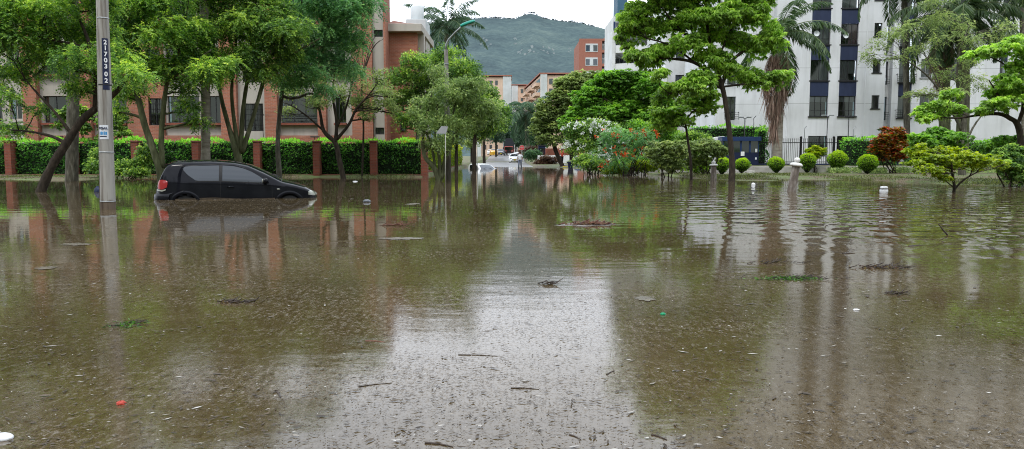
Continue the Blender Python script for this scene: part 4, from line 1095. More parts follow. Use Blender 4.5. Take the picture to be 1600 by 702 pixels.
# ---- red brick building on the left
def brick_building():
    Y0 = 46.0; k = Y0 / F; bx = -30.0
    root = empty("red_brick_building", (bx, Y0, .1), 0, "red brick apartment building with cream panels and dark windows behind the hedge", 'building')
    X = lambda px: (px - 800) * k - bx
    Z = lambda py: W(800, py, Y0).z - .1
    ST = 2.85; NF = 4; top = NF * ST - .7
    zs0, zs1 = Z(196), Z(150)       # first row of windows
    brick = MB(); cream = MB(); ledge = MB()
    # bays: (x0,x1,type) b = brick pier (proud), c = cream recessed bay with window, p = plain brick
    bays = [(-60, -25, 'b'), (-25, 20, 'c'), (20, 48, 'w1'), (48, 70, 'b'), (70, 132, 'c2'), (132, 152, 'b'), (152, 205, 'c2'), (205, 262, 'bw'), (262, 318, 'c3'), (318, 352, 'c3'), (352, 377, 'b'), (377, 420, 'g'), (420, 439, 'b'), (439, 501, 'c2'), (501, 514, 'b'), (514, 554, 'c'), (554, 586, 'b'), (586, 604, 's'), (604, 607, 'b')]
    wins = []
    for (a, b, t) in bays:
        xa, xb = X(a), X(b)
        brick.quad((xa, -.34, -.4), (xa, .44, -.4), (xa, .44, top), (xa, -.34, top)) if t == 'b' else (cream if t != 'bw' else brick).box(xa - .012, xa + .012, -.1 if t == 'bw' else .05, .44, -.4, top)
        if t == 'bw': brick.box(xb - .014, xb + .014, -.1, .44, -.4, top)
        if t == 'b': brick.box(xa, xb, -.35, .4, -.4, top)
        elif t == 'bw':
            hs = [(X(268) if 0 else xb - .0 - .9, xb - .1, zs0 + ST * i, zs1 - .15 + ST * i) for i in range(-1, NF - 1)]
            hs = [h for h in hs if h[2] > .3 and h[3] < top]
            wall_holes(brick, xa, xb, -.4, top, -.1, .3, hs); wins += [(h, .1, 'grille') for h in hs]
        else:
            inset = {'c': .15, 'c2': .1, 'c3': .12, 'g': -.05, 'w1': -.05, 's': -.05}[t]
            wm = .12 if t in ('c2', 'c3') else .45
            if t == 's': hs = [(xa + .08, xb - .08, Z(58) + ST * i, Z(47) + ST * i) for i in (-2, -1, 0, 1)]
            elif t == 'g': hs = [(X(385), X(415), Z(205) + ST * i, Z(162) + ST * i) for i in range(0, NF - 1)]
            elif t == 'w1': hs = [(X(23), X(42), Z(187) + ST * i, Z(152) + ST * i) for i in range(0, NF)]
            else: hs = [(xa + wm, xb - wm, Z(192) + ST * i, Z(150) + ST * i) for i in range(0, NF)]
            hs = [h for h in hs if h[2] > .2 and h[3] < top - .1]
            wall_holes(cream, xa, xb, -.4, top, inset, .25, hs)
            for h in hs:
                wins.append((h, inset + .2, {'g': 'grille', 's': 'strip', 'w1': 'frame'}.get(t, 'wide')))
                if t in ('c', 'c2', 'c3'): ledge.box(h[0] - .05, h[1] + .05, inset - .28, inset - .003, h[2] - .14, h[2] - .02)
            if t in ('c2', 'c3', 'c'): brick.box(xa + .002, xb - .002, -.12, -.0, -.4, Z(212))
    brick.build('wall', MT['brick'], root); cream.build('cream_panel', MT['stucco'], root); ledge.build('window_ledge', MT['brick2'], root)
    MB().box(X(-60), X(607), .45, 1.5, top - .3, top).box(X(607) - .05, X(607), .401, 1.5, -.4, top - .302).build('roof', MT['brick'], root)
    for h, y, t in wins:
        low = h[2] < 6
        cu = []
        if t == 'wide' and random.random() < .6: cu = [(.0, random.uniform(.15, .5), 0, 1)]
        if t == 'wide' and h[0] > X(430) and h[0] < X(460): cu = [(.45, 1, .35, 1)]
        if t == 'grille': cu = [(0, .3, 0, 1), (.7, 1, 0, 1)]
        window(root, h[0] + .01, h[1] - .01, h[2] + .005, h[3] - .005, y, mull=(.5,) if t != 'wide' else (.33, .66), frame='frame_dark' if t != 'frame' else 'stucco', curtain=cu, cm='curtain_tan', grille=(t == 'grille'), detail=low, rail=False)
        if t == 'wide' and low and h[0] > X(430) and h[0] < X(460):
            g = MB()
            for j in range(3): g.box(h[0], h[1], y - .38, y - .36, h[2] + .1 + j * .15, h[2] + .125 + j * .15)
            g.build('window_rail', MT['iron'], root)
    return root
brick_building()

def brick_wing():
    Y0 = 47.2; k = Y0 / F; bx = (607 - 800) * k
    root = empty("brick_corner_wing", (bx, Y0, .1), 0, "lower red brick wing with thick cream cornice and clay tile roof", 'building')
    X = lambda px: (px - 800) * k - bx
    Z = lambda py: W(800, py, Y0).z - .1
    x1 = X(654); zt = Z(51); dep = 6.4
    m = MB(); m.box(.02, x1, 0, dep, -.4, zt); m.build('wall', MT['brick'], root)
    MB().box(x1 + .003, x1 + .35, .6, 1.3, -.4, zt).box(x1 + .003, x1 + .25, 2.6, 5.2, -.4, zt).build('cream_panel', MT['stucco'], root)
    MB().box(.05, x1 + .35, -.45, dep + .3, zt + .003, zt + .46).build('cornice', MT['stucco'], root, bevel=.03)
    r = MB(); a, b, c, d = (.05, -.3, zt + .47), (x1 + .1, -.3, zt + .47), (x1 + .1, dep, zt + .47), (.05, dep, zt + .47)
    r.add([a, b, c, d, (.05, 2.6, zt + 1.15), (x1 - .9, 2.6, zt + 1.0)], [(0, 1, 5, 4), (1, 2, 5), (2, 3, 4, 5), (3, 0, 4)]); r.build('roof', MT['roof_tile'], root)
    MB().box(x1 - 1.2, x1 + .1, 4, 6.5, zt + .65, zt + 1.5).build('tank_room', MT['hazy_white'], root, bevel=.03)
    MB().lathe([(.42, 0), (.45, .1), (.45, .95), (.25, 1.15), (.05, 1.2)], n=16, c=(x1 - .6, 5.2, zt + 1.5)).build('water_tank', MT['hazy_white'], root, smooth=True)
    w_ = MB().box(X(627), X(636), -.06, -.003, Z(205), Z(193)); w_.build('window', MT['glass_dark'], root)
brick_wing()

# ================================================================== HEDGE AND BRICK PILLARS (left)
HY = 40.6
def left_hedge():
    kx = HY / F
    root = empty("clipped_hedge", ((0 - 800) * kx, HY, 0.05), 0, "long clipped green hedge between brick pillars in front of the brick building", 'hedge')
    b = tuple(root.location)
    x0, x1 = -34.0, (662 - 800) * kx
    z1 = W(0, 221, HY).z
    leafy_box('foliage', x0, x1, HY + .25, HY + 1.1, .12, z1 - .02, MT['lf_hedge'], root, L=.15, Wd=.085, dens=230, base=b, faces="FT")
    kb = MB().box(x0, x1, HY - .05, HY + .5, -.3, .14); kb.build('kerb', MT['brick2'], root, world=True)
left_hedge()
labels = {20: "brick hedge pillar at the far left, by the open muddy bank", 118: "brick hedge pillar half hidden by the mossy palm trunk", 216: "brick hedge pillar just right of the numbered concrete pole",
          310: "brick hedge pillar behind the roof of the sunken black car", 405: "brick hedge pillar rising behind the black car's bonnet", 497: "brick hedge pillar left of the dark spreading tree trunk",
          585: "brick hedge pillar right of the dark spreading tree trunk", 664: "brick hedge pillar at the street corner end of the hedge"}
for px, lb in labels.items():
    kx = HY / F; cx = (px - 800) * kx
    r = empty("hedge_pillar", (cx, HY - .1, -.3), 0, lb, 'pillar', "brick pillars along the hedge")
    w2 = .17
    MB().box(-w2, w2, -.17, .33, 0, 2.12).build('shaft', MT['brick2'], r); MB().box(-w2 - .03, w2 + .03, -.2, .36, 2.122, 2.2).build('cap', MT['brick2'], r, bevel=.01)

def street_hedge():
    root = empty("street_hedge", (-5.0, 52, 0), 0, "yellow green clipped hedge running down the left side of the street", 'hedge')
    b = (-5.0, 52, 0)
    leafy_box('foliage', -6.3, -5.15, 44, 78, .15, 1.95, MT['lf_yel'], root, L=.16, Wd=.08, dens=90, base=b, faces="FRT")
    MB().box(-6.4, -5.0, 43.8, 78.2, -.4, .24).build('brick_base', MT['brick2'], root, world=True)
street_hedge()
# ================================================================== TREES
FE = dict(L=.085, Wd=.045, n=9, dens=5.6, mode='spray', droop=.7, sub=9, subr=.42)
UM = dict(L=.20, Wd=.085, n=8, dens=5.5, mode='umbrella', droop=.6, sub=11, subr=.38, flatten=.75)
RN = dict(L=.13, Wd=.07, n=8, dens=5.2, mode='random', droop=.5, sub=9, subr=.42)

# leaning dark tree, left of the pole
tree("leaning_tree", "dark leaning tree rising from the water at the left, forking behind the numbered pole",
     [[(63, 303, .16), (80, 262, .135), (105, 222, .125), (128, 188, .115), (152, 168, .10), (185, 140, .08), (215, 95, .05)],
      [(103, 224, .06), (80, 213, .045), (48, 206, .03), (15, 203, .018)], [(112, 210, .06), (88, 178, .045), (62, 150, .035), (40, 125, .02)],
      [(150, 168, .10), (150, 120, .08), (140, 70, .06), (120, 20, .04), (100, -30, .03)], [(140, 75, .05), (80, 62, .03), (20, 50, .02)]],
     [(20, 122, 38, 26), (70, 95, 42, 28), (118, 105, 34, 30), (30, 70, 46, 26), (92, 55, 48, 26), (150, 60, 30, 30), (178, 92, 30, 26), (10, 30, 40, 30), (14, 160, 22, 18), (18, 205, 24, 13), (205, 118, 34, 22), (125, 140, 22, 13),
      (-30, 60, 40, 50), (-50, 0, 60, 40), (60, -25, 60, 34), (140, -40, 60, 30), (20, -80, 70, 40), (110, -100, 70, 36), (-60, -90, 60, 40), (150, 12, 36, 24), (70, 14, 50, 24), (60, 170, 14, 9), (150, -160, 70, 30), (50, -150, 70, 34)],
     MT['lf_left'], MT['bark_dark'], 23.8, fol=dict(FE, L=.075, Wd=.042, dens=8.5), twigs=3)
# twin-stem tree behind the car's tail
tree("feathery_tree", "twin stemmed tree with drooping feathery leaves directly behind the black car's tail",
     [[(252, 272, .17), (240, 235, .14), (226, 195, .125), (217, 158, .11), (205, 120, .07), (190, 80, .05)], [(254, 262, .12), (252, 215, .105), (256, 165, .10), (262, 128, .07), (280, 80, .05), (290, 30, .03)], [(262, 128, .05), (300, 100, .04), (330, 78, .03)]],
     [(190, 95, 36, 26), (232, 112, 34, 24), (275, 110, 38, 26), (215, 60, 40, 28), (262, 62, 42, 26), (308, 92, 34, 24), (195, 150, 28, 18), (320, 122, 32, 22), (300, 55, 36, 26), (200, 20, 42, 26), (250, 15, 42, 26), (285, 142, 22, 12), (296, 172, 18, 12), (312, 192, 14, 9), (345, 108, 22, 18), (180, 180, 20, 12), (205, -20, 40, 20), (235, -75, 52, 26), (305, -66, 50, 26), (270, -110, 60, 26)],
     MT['lf_left'], MT['bark_green'], 29.5, fol=dict(FE, L=.085, Wd=.05, dens=6.8))
# many-stem smooth green tree
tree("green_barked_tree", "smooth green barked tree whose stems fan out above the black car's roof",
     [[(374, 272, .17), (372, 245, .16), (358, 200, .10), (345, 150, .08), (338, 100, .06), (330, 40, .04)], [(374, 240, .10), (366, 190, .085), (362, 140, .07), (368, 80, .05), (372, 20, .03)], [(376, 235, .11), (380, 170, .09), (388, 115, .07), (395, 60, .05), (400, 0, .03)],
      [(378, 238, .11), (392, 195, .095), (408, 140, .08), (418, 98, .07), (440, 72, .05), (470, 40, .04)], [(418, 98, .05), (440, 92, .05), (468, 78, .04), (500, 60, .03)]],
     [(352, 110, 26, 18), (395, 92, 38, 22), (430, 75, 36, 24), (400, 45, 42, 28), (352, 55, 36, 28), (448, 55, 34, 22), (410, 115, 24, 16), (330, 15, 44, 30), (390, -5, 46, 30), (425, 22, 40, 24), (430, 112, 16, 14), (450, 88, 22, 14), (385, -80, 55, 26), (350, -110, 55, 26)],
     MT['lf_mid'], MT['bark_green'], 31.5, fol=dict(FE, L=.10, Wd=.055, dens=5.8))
# drooping blue-green tree reaching over
tree("drooping_tree", "tall tree with soft blue green drooping foliage in front of the brick building",
     [[(436, 268, .12), (434, 220, .10), (440, 150, .09), (450, 100, .08), (462, 60, .06), (470, 20, .05), (475, -40, .03)], [(452, 95, .06), (490, 72, .05), (520, 50, .03)]],
     [(500, 22, 38, 24), (545, 30, 34, 26), (520, 62, 38, 22), (556, 70, 22, 20), (480, 55, 30, 20), (500, 95, 34, 18), (470, 90, 22, 16), (480, 118, 26, 16), (540, 108, 18, 18), (452, 128, 20, 14), (560, 8, 26, 22), (510, -8, 40, 22), (470, -80, 46, 24), (505, 140, 14, 10)],
     MT['lf_blue'], MT['bark_grey'], 33.5, fol=dict(FE, L=.11, Wd=.055, dens=5.2, droop=1.1))
# dark twiggy tree
tree("spreading_tree", "low dark tree with a forked spreading trunk and thin leaves, in front of the hedge",
     [[(537, 281, .15), (530, 250, .13), (524, 224, .12), (506, 205, .10), (500, 175, .07), (492, 145, .05), (480, 120, .03)], [(524, 224, .10), (526, 190, .08), (520, 150, .06), (524, 110, .04), (530, 80, .02)], [(526, 218, .09), (545, 195, .07), (557, 170, .06), (575, 150, .04), (590, 130, .03)], [(526, 200, .06), (540, 170, .05), (548, 140, .04), (556, 105, .02)],
      [(506, 205, .06), (480, 182, .04), (455, 165, .03), (440, 160, .015)]],
     [(458, 150, 24, 14), (482, 132, 26, 18), (512, 118, 26, 18), (548, 128, 30, 18), (580, 145, 28, 18), (598, 168, 22, 14), (560, 165, 26, 14), (525, 150, 24, 14), (490, 165, 22, 12), (610, 150, 16, 14), (450, 178, 14, 9), (590, 120, 16, 12), (575, 185, 14, 8), (612, 175, 12, 9)],
     MT['lf_olive'], MT['bark_dark'], 38.8, fol=dict(RN, L=.10, Wd=.06, n=6, dens=3.6), twigs=7)
tree("bare_crowned_tree", "leafless crown of thin twigs against the brick corner, above the low dark tree",
     [[(566, 270, .05), (568, 200, .05), (565, 150, .05), (566, 118, .04)]] + [[(566, 122, .03), (566 + dx * .5, 100 - abs(dx) * .1 - 3 * j, .018), (566 + dx, 78 - j * 3 + abs(dx) * .1, .008)] for j, dx in enumerate((-36, -24, -12, 0, 10, 20, 28, 34, -30, 25))],
     [(560, 165, 18, 9), (575, 175, 14, 8)], MT['lf_olive'], MT['bark_dark'], 40.1, fol=dict(RN, dens=2.5, n=5), twigs=8)
# trees round the lamp post
tree("round_leafy_tree", "bushy fresh green tree between the brick corner wing and the lamp post",
     [[(655, 268, .14), (652, 230, .12), (655, 180, .09), (660, 130, .06)]],
     [(630, 130, 20, 16), (655, 110, 26, 18), (690, 98, 26, 16), (640, 160, 24, 16), (672, 140, 28, 20), (632, 195, 20, 14), (715, 112, 22, 18), (660, 185, 22, 14), (700, 135, 24, 18), (622, 165, 12, 12), (735, 130, 20, 18)],
     MT['lf_mid'], MT['bark_grey'], 43.0, grow=1.4, fol=dict(RN, L=.15, dens=4.6), depth=.8)
tree("epiphyte_tree", "grey green tree hung with air plants, stems fanning up beside the lamp post",
     [[(686, 287, .12), (678, 262, .11), (664, 245, .09), (661, 215, .07), (668, 175, .05), (676, 140, .03)], [(688, 284, .10), (686, 245, .07), (680, 205, .05), (684, 160, .04)], [(690, 280, .09), (697, 240, .07), (703, 200, .05), (712, 160, .04), (722, 130, .02)], [(690, 265, .07), (705, 225, .06), (725, 180, .04), (745, 150, .02)], [(680, 262, .06), (672, 220, .05), (652, 190, .03)]],
     [(676, 168, 22, 16), (700, 150, 24, 18), (722, 160, 24, 18), (745, 170, 22, 18), (668, 205, 16, 16), (690, 195, 16, 16), (715, 200, 18, 14), (690, 228, 16, 14), (740, 142, 20, 14), (672, 232, 12, 12), (760, 178, 16, 16), (720, 135, 20, 10), (740, 195, 18, 12), (650, 180, 10, 10), (684, 120, 14, 10)],
     MT['lf_grey'], MT['bark_green'], 34.0, grow=1.4, fol=dict(L=.13, Wd=.045, n=8, dens=4.6, mode='random', droop=1.6, sub=9, subr=.42), twigs=5)
gs = "trees lining the left side of the street"
tree("street_tree", "broad leafy street tree behind the lamp post, overhanging the left of the street",
     [[(741, 268, .16), (741, 230, .14), (744, 190, .10), (748, 150, .07)]],
     [(728, 122, 20, 15), (750, 148, 17, 13), (768, 175, 15, 13), (748, 172, 24, 18), (730, 192, 22, 12), (768, 192, 18, 12), (720, 142, 22, 18), (748, 205, 20, 8), (752, 158, 20, 18), (738, 170, 18, 14), (756, 212, 14, 8)],
     MT['lf_mid'], MT['bark_dark'], 56.0, group=gs, grow=1.45, fol=dict(RN, L=.17, Wd=.09, dens=3.0), depth=.8)
tree("street_tree", "second street tree down the left side, dark with a slim trunk by the white car",
     [[(757, 262, .16), (756, 230, .14), (758, 200, .10), (762, 170, .07)]],
     [(762, 158, 14, 10), (777, 176, 12, 10), (768, 186, 20, 14), (782, 190, 12, 10), (752, 200, 16, 10), (775, 205, 14, 7), (758, 165, 18, 16)],
     MT['lf_mid'], MT['bark_dark'], 78.0, group=gs, grow=1.5, fol=dict(RN, L=.22, Wd=.12, dens=1.8), depth=.8)
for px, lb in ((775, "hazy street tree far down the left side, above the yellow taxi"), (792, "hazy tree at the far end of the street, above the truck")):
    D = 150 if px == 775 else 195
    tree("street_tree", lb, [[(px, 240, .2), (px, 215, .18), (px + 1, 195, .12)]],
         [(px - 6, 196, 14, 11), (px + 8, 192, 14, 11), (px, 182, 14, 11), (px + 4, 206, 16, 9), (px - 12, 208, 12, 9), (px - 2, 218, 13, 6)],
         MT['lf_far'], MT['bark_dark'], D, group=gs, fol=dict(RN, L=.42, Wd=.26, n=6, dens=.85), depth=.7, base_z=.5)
tree("street_tree", "leafy street tree between the yellow green hedge and the half sunk white car", [[(737, 262, .15), (737, 225, .13), (739, 190, .09)]],
     [(732, 175, 20, 16), (745, 190, 18, 14), (730, 205, 18, 12), (746, 218, 14, 10), (734, 228, 12, 8), (752, 176, 16, 14), (722, 190, 14, 14)],
     MT['lf_olive'], MT['bark_dark'], 92.0, group=gs, fol=dict(RN, L=.24, Wd=.13, dens=1.7), depth=.7, grow=1.3)
tree("street_tree", "leafy street tree behind the air-plant tree, over the near end of the yellow green hedge", [[(713, 262, .15), (713, 230, .13), (714, 195, .09)]],
     [(706, 175, 20, 18), (722, 182, 18, 16), (704, 205, 18, 14), (722, 212, 16, 12), (712, 222, 16, 8), (690, 188, 14, 16), (698, 222, 10, 8)],
     MT['lf_grey'], MT['bark_dark'], 62.0, group=gs, fol=dict(RN, L=.18, Wd=.10, dens=2.6), depth=.6, grow=1.25)
gr = "trees on the right of the street"
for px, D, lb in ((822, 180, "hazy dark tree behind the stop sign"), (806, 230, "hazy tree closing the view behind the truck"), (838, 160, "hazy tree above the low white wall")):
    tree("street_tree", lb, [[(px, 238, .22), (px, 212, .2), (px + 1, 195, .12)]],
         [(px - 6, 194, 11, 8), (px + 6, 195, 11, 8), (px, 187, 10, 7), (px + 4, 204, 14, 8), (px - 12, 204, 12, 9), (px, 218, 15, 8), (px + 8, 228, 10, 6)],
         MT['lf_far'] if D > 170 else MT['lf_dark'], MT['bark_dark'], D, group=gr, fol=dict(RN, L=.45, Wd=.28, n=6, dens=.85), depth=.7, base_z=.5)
tree("olive_tree_crown_tree".replace("olive_tree_crown_tree", "olive_leaved_tree"), "big olive green domed tree at the right of the street behind the person in red",
     [[(878, 258, .22), (868, 235, .2), (862, 205, .16), (868, 170, .12)], [(893, 256, .2), (892, 225, .18), (888, 190, .12)]],
     [(853, 182, 18, 14), (874, 152, 20, 14), (900, 135, 28, 16), (846, 205, 18, 14), (870, 185, 24, 18), (840, 196, 11, 10), (895, 165, 26, 18), (925, 128, 24, 12), (860, 220, 18, 10), (890, 205, 24, 14), (850, 166, 12, 9), (884, 134, 14, 7), (905, 122, 18, 8), (905, 225, 18, 10), (880, 150, 18, 12), (905, 150, 20, 14), (860, 198, 20, 14), (885, 222, 18, 8)],
     MT['lf_olive'], MT['bark_dark'], 76.0, group=gr, grow=1.28, fol=dict(UM, L=.26, Wd=.13, n=7, dens=2.6, droop=.35), depth=.75, base_z=-.2)
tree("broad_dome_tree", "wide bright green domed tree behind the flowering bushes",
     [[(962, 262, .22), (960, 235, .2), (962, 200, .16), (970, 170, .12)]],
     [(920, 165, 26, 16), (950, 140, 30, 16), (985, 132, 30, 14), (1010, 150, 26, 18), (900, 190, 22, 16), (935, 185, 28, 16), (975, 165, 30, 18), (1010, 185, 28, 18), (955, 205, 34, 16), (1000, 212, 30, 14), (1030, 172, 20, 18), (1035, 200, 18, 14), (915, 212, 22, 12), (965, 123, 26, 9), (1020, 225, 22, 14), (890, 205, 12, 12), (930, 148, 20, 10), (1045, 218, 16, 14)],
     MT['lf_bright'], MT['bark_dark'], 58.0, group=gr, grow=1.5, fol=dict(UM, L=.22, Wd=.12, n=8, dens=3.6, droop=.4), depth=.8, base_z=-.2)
# layered umbrella tree on the right
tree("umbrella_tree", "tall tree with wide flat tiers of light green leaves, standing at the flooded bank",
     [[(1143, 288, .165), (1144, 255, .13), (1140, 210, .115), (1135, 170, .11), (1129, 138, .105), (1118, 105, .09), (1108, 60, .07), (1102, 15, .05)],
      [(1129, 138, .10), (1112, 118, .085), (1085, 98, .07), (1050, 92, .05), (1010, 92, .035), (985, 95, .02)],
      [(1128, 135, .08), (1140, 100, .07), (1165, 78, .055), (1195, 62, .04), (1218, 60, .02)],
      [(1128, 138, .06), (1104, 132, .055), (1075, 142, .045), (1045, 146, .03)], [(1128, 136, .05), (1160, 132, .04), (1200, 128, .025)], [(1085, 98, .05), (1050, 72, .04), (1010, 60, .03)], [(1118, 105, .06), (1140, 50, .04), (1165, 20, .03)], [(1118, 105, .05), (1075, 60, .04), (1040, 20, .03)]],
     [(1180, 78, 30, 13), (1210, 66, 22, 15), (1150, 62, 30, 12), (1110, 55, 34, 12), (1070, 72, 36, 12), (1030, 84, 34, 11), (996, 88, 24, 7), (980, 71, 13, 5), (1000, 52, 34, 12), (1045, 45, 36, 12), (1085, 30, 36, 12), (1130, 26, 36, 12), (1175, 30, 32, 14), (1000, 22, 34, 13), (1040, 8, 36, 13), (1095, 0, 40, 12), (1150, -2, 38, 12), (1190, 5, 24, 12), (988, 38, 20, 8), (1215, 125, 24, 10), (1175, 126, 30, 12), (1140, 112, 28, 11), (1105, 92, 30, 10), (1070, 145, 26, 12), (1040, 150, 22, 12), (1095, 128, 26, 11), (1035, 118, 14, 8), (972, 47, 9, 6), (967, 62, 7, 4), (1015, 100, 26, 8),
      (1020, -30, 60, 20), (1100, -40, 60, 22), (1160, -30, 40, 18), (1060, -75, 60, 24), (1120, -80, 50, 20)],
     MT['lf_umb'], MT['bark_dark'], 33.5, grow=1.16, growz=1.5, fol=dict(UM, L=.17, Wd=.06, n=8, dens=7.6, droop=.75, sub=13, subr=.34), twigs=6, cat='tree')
tree("young_tree", "slim young tree with yellowish crown standing left of the umbrella tree",
     [[(1080, 282, .07), (1079, 250, .06), (1074, 215, .055), (1070, 190, .05), (1060, 172, .04)], [(1070, 192, .04), (1082, 175, .03), (1100, 165, .02)]],
     [(1050, 180, 26, 10), (1080, 168, 26, 11), (1105, 172, 20, 10), (1035, 196, 20, 9), (1062, 192, 18, 8), (1095, 152, 22, 9), (1112, 150, 14, 8), (1030, 178, 14, 8)],
     MT['lf_umb'], MT['bark_dark'], 35.5, growz=1.35, fol=dict(UM, L=.15, Wd=.07, dens=6), depth=.9)

# palms
palm("palm_tree", "royal palm wrapped in a skirt of dead fronds in front of the white building", 1213, 262, 82, 50.0, .30, 4.3, nfr=17, topx=1217, skirt=(84, 208, 33), group="palms before the white building", seedv=3, el=(1.1, -.55), ll=.75)
palm("palm_tree", "royal palm with ridged trunk behind the thin feathery tree, left of the close pair", 1476, 262, 50, 52.0, .34, 4.6, nfr=16, topx=1474, barkm=MT["bark_green"], group="palms before the white building", seedv=5, el=(1.0, -.75), ll=.85, skirt=(60, 120, 26))
palm("palm_tree", "royal palm behind the thin feathery tree, right of the close pair", 1503, 262, 45, 50.0, .36, 4.6, nfr=16, topx=1505, barkm=MT["bark_green"], group="palms before the white building", seedv=8, el=(1.0, -.75), ll=.85)
palm("palm_tree", "palm whose hanging fronds cover the navy column right of the croton bush", 1418, 262, -22, 54.0, .2, 4.4, nfr=14, topx=1412, group="palms before the white building", seedv=13, el=(.9, -.9), ll=.8, barkm=MT['bark_grey'])
palm("palm_tree", "palm at the far right edge with long fronds hanging over the white wall", 1606, 262, 10, 50.0, .3, 4.6, nfr=15, topx=1600, group="palms before the white building", seedv=21, el=(1.0, -.8), ll=.8)
palm("palm_tree", "feathery palm rising behind the green street lamp", 700, 240, 42, 68.0, .2, 4.1, nfr=20, topx=697, seedv=4, lm=MT['lf_palmblue'], el=(1.25, -.5), ll=.8, shaft=False)
palm("palm_tree", "far drooping palm with orange brown trunk beside the street", 824, 240, 172, 125.0, .35, 5.6, nfr=16, topx=822, seedv=6, lm=MT['lf_far'], el=(.9, -.9), ll=1.3, shaft=False, bz=.3, lw=.16)
palm("palm_tree", "mossy palm trunk left of the numbered pole, crown lost in the leaves above", 111, 282, -60, 33.5, .23, 3.4, nfr=12, topx=113, group="palms among the left trees", seedv=2, barkm=MT['bark_grey'])
palm("palm_tree", "pale palm trunk rising straight out behind the black car's roof", 320, 272, -80, 31.0, .17, 3.2, nfr=12, topx=316, group="palms among the left trees", seedv=9)

# feathery thin tree right, tree at the right edge, small trees on the bank
tree("thin_feathery_tree", "thin see-through tree with fine olive foliage in front of the white building",
     [[(1503, 275, .19), (1503, 240, .17), (1506, 190, .15), (1512, 150, .12)], [(1503, 205, .08), (1480, 160, .06), (1455, 125, .05), (1432, 105, .04), (1410, 92, .02)], [(1504, 190, .07), (1495, 130, .05), (1500, 80, .04), (1515, 40, .02)], [(1478, 158, .04), (1462, 120, .03), (1445, 85, .02), (1432, 55, .015)],
      [(1504, 240, .06), (1520, 200, .05), (1545, 165, .03), (1560, 130, .015)]],
     [(1395, 60, 22, 13), (1420, 48, 24, 13), (1370, 75, 16, 9), (1445, 40, 22, 12), (1475, 30, 24, 12), (1470, 62, 22, 11), (1400, 92, 18, 8), (1435, 78, 18, 10), (1500, 48, 22, 12), (1515, 68, 18, 10), (1358, 86, 12, 6), (1365, 96, 12, 5), (1450, 100, 16, 8), (1480, 120, 20, 10), (1445, 148, 18, 9), (1485, 150, 20, 10), (1470, 180, 22, 9), (1520, 125, 16, 9), (1550, 60, 22, 10), (1575, 45, 20, 10), (1540, 135, 18, 8), (1515, 100, 16, 8), (1425, 150, 12, 6), (1455, 8, 22, 9)],
     MT['lf_olive'], MT['bark_grey'], 40.0, fol=dict(FE, L=.08, Wd=.045, n=8, dens=2.6, droop=.5), twigs=5)
tree("light_green_tree", "tree with arching dark boughs and light green leaves at the right edge",
     [[(1598, 255, .15), (1596, 225, .13), (1590, 195, .11), (1578, 185, .09), (1560, 178, .07), (1530, 180, .05), (1490, 185, .03), (1450, 180, .015)], [(1590, 195, .08), (1600, 160, .06), (1590, 120, .04), (1560, 95, .03), (1530, 85, .02)], [(1578, 186, .05), (1560, 150, .04), (1545, 125, .02)]],
     [(1555, 150, 24, 12), (1582, 140, 26, 12), (1560, 165, 26, 10), (1525, 86, 20, 7), (1548, 82, 22, 8), (1578, 76, 24, 10), (1600, 70, 24, 12), (1600, 155, 24, 14), (1532, 175, 16, 7), (1590, 110, 18, 8), (1620, 100, 30, 30), (1575, 128, 22, 9), (1630, 150, 30, 20), (1485, 152, 18, 9), (1465, 170, 20, 10), (1450, 186, 22, 8), (1490, 175, 20, 9), (1440, 172, 12, 6)],
     MT['lf_umb'], MT['bark_dark'], 30.0, growz=1.25, fol=dict(UM, L=.15, Wd=.07, n=8, dens=6.2, droop=.6), twigs=4)
tree("water_edge_sapling", "small yellow green layered tree with a forked stem standing in the water",
     [[(1490, 305, .05), (1491, 290, .045), (1488, 272, .04), (1486, 255, .03), (1480, 245, .02)], [(1491, 296, .035), (1505, 282, .03), (1525, 270, .02), (1545, 262, .012)], [(1489, 292, .02), (1478, 283, .015), (1470, 272, .01)]],
     [(1438, 244, 20, 9), (1462, 252, 22, 9), (1490, 240, 22, 8), (1510, 248, 22, 8), (1455, 268, 20, 8), (1490, 262, 20, 8), (1520, 262, 18, 8), (1540, 252, 18, 8), (1430, 258, 14, 9), (1560, 258, 14, 8), (1470, 238, 14, 6), (1475, 280, 12, 5), (1440, 234, 12, 6)],
     MT['lf_yel'], MT['bark_dark'], 23.5, growz=1.2, fol=dict(UM, L=.10, Wd=.045, n=8, dens=10, droop=.45), twigs=4, depth=.9)
tree("leafy_shrub_tree", "round layered light green shrub between the croton bush and the sapling",
     [[(1478, 278, .06), (1476, 262, .05), (1470, 250, .04)]],
     [(1440, 216, 22, 8), (1465, 210, 24, 8), (1488, 216, 20, 9), (1455, 228, 24, 9), (1480, 230, 22, 9), (1432, 228, 12, 8)],
     MT['lf_bright'], MT['bark_dark'], 33.0, cat='shrub', fol=dict(UM, L=.16, Wd=.08, dens=7), depth=.9)

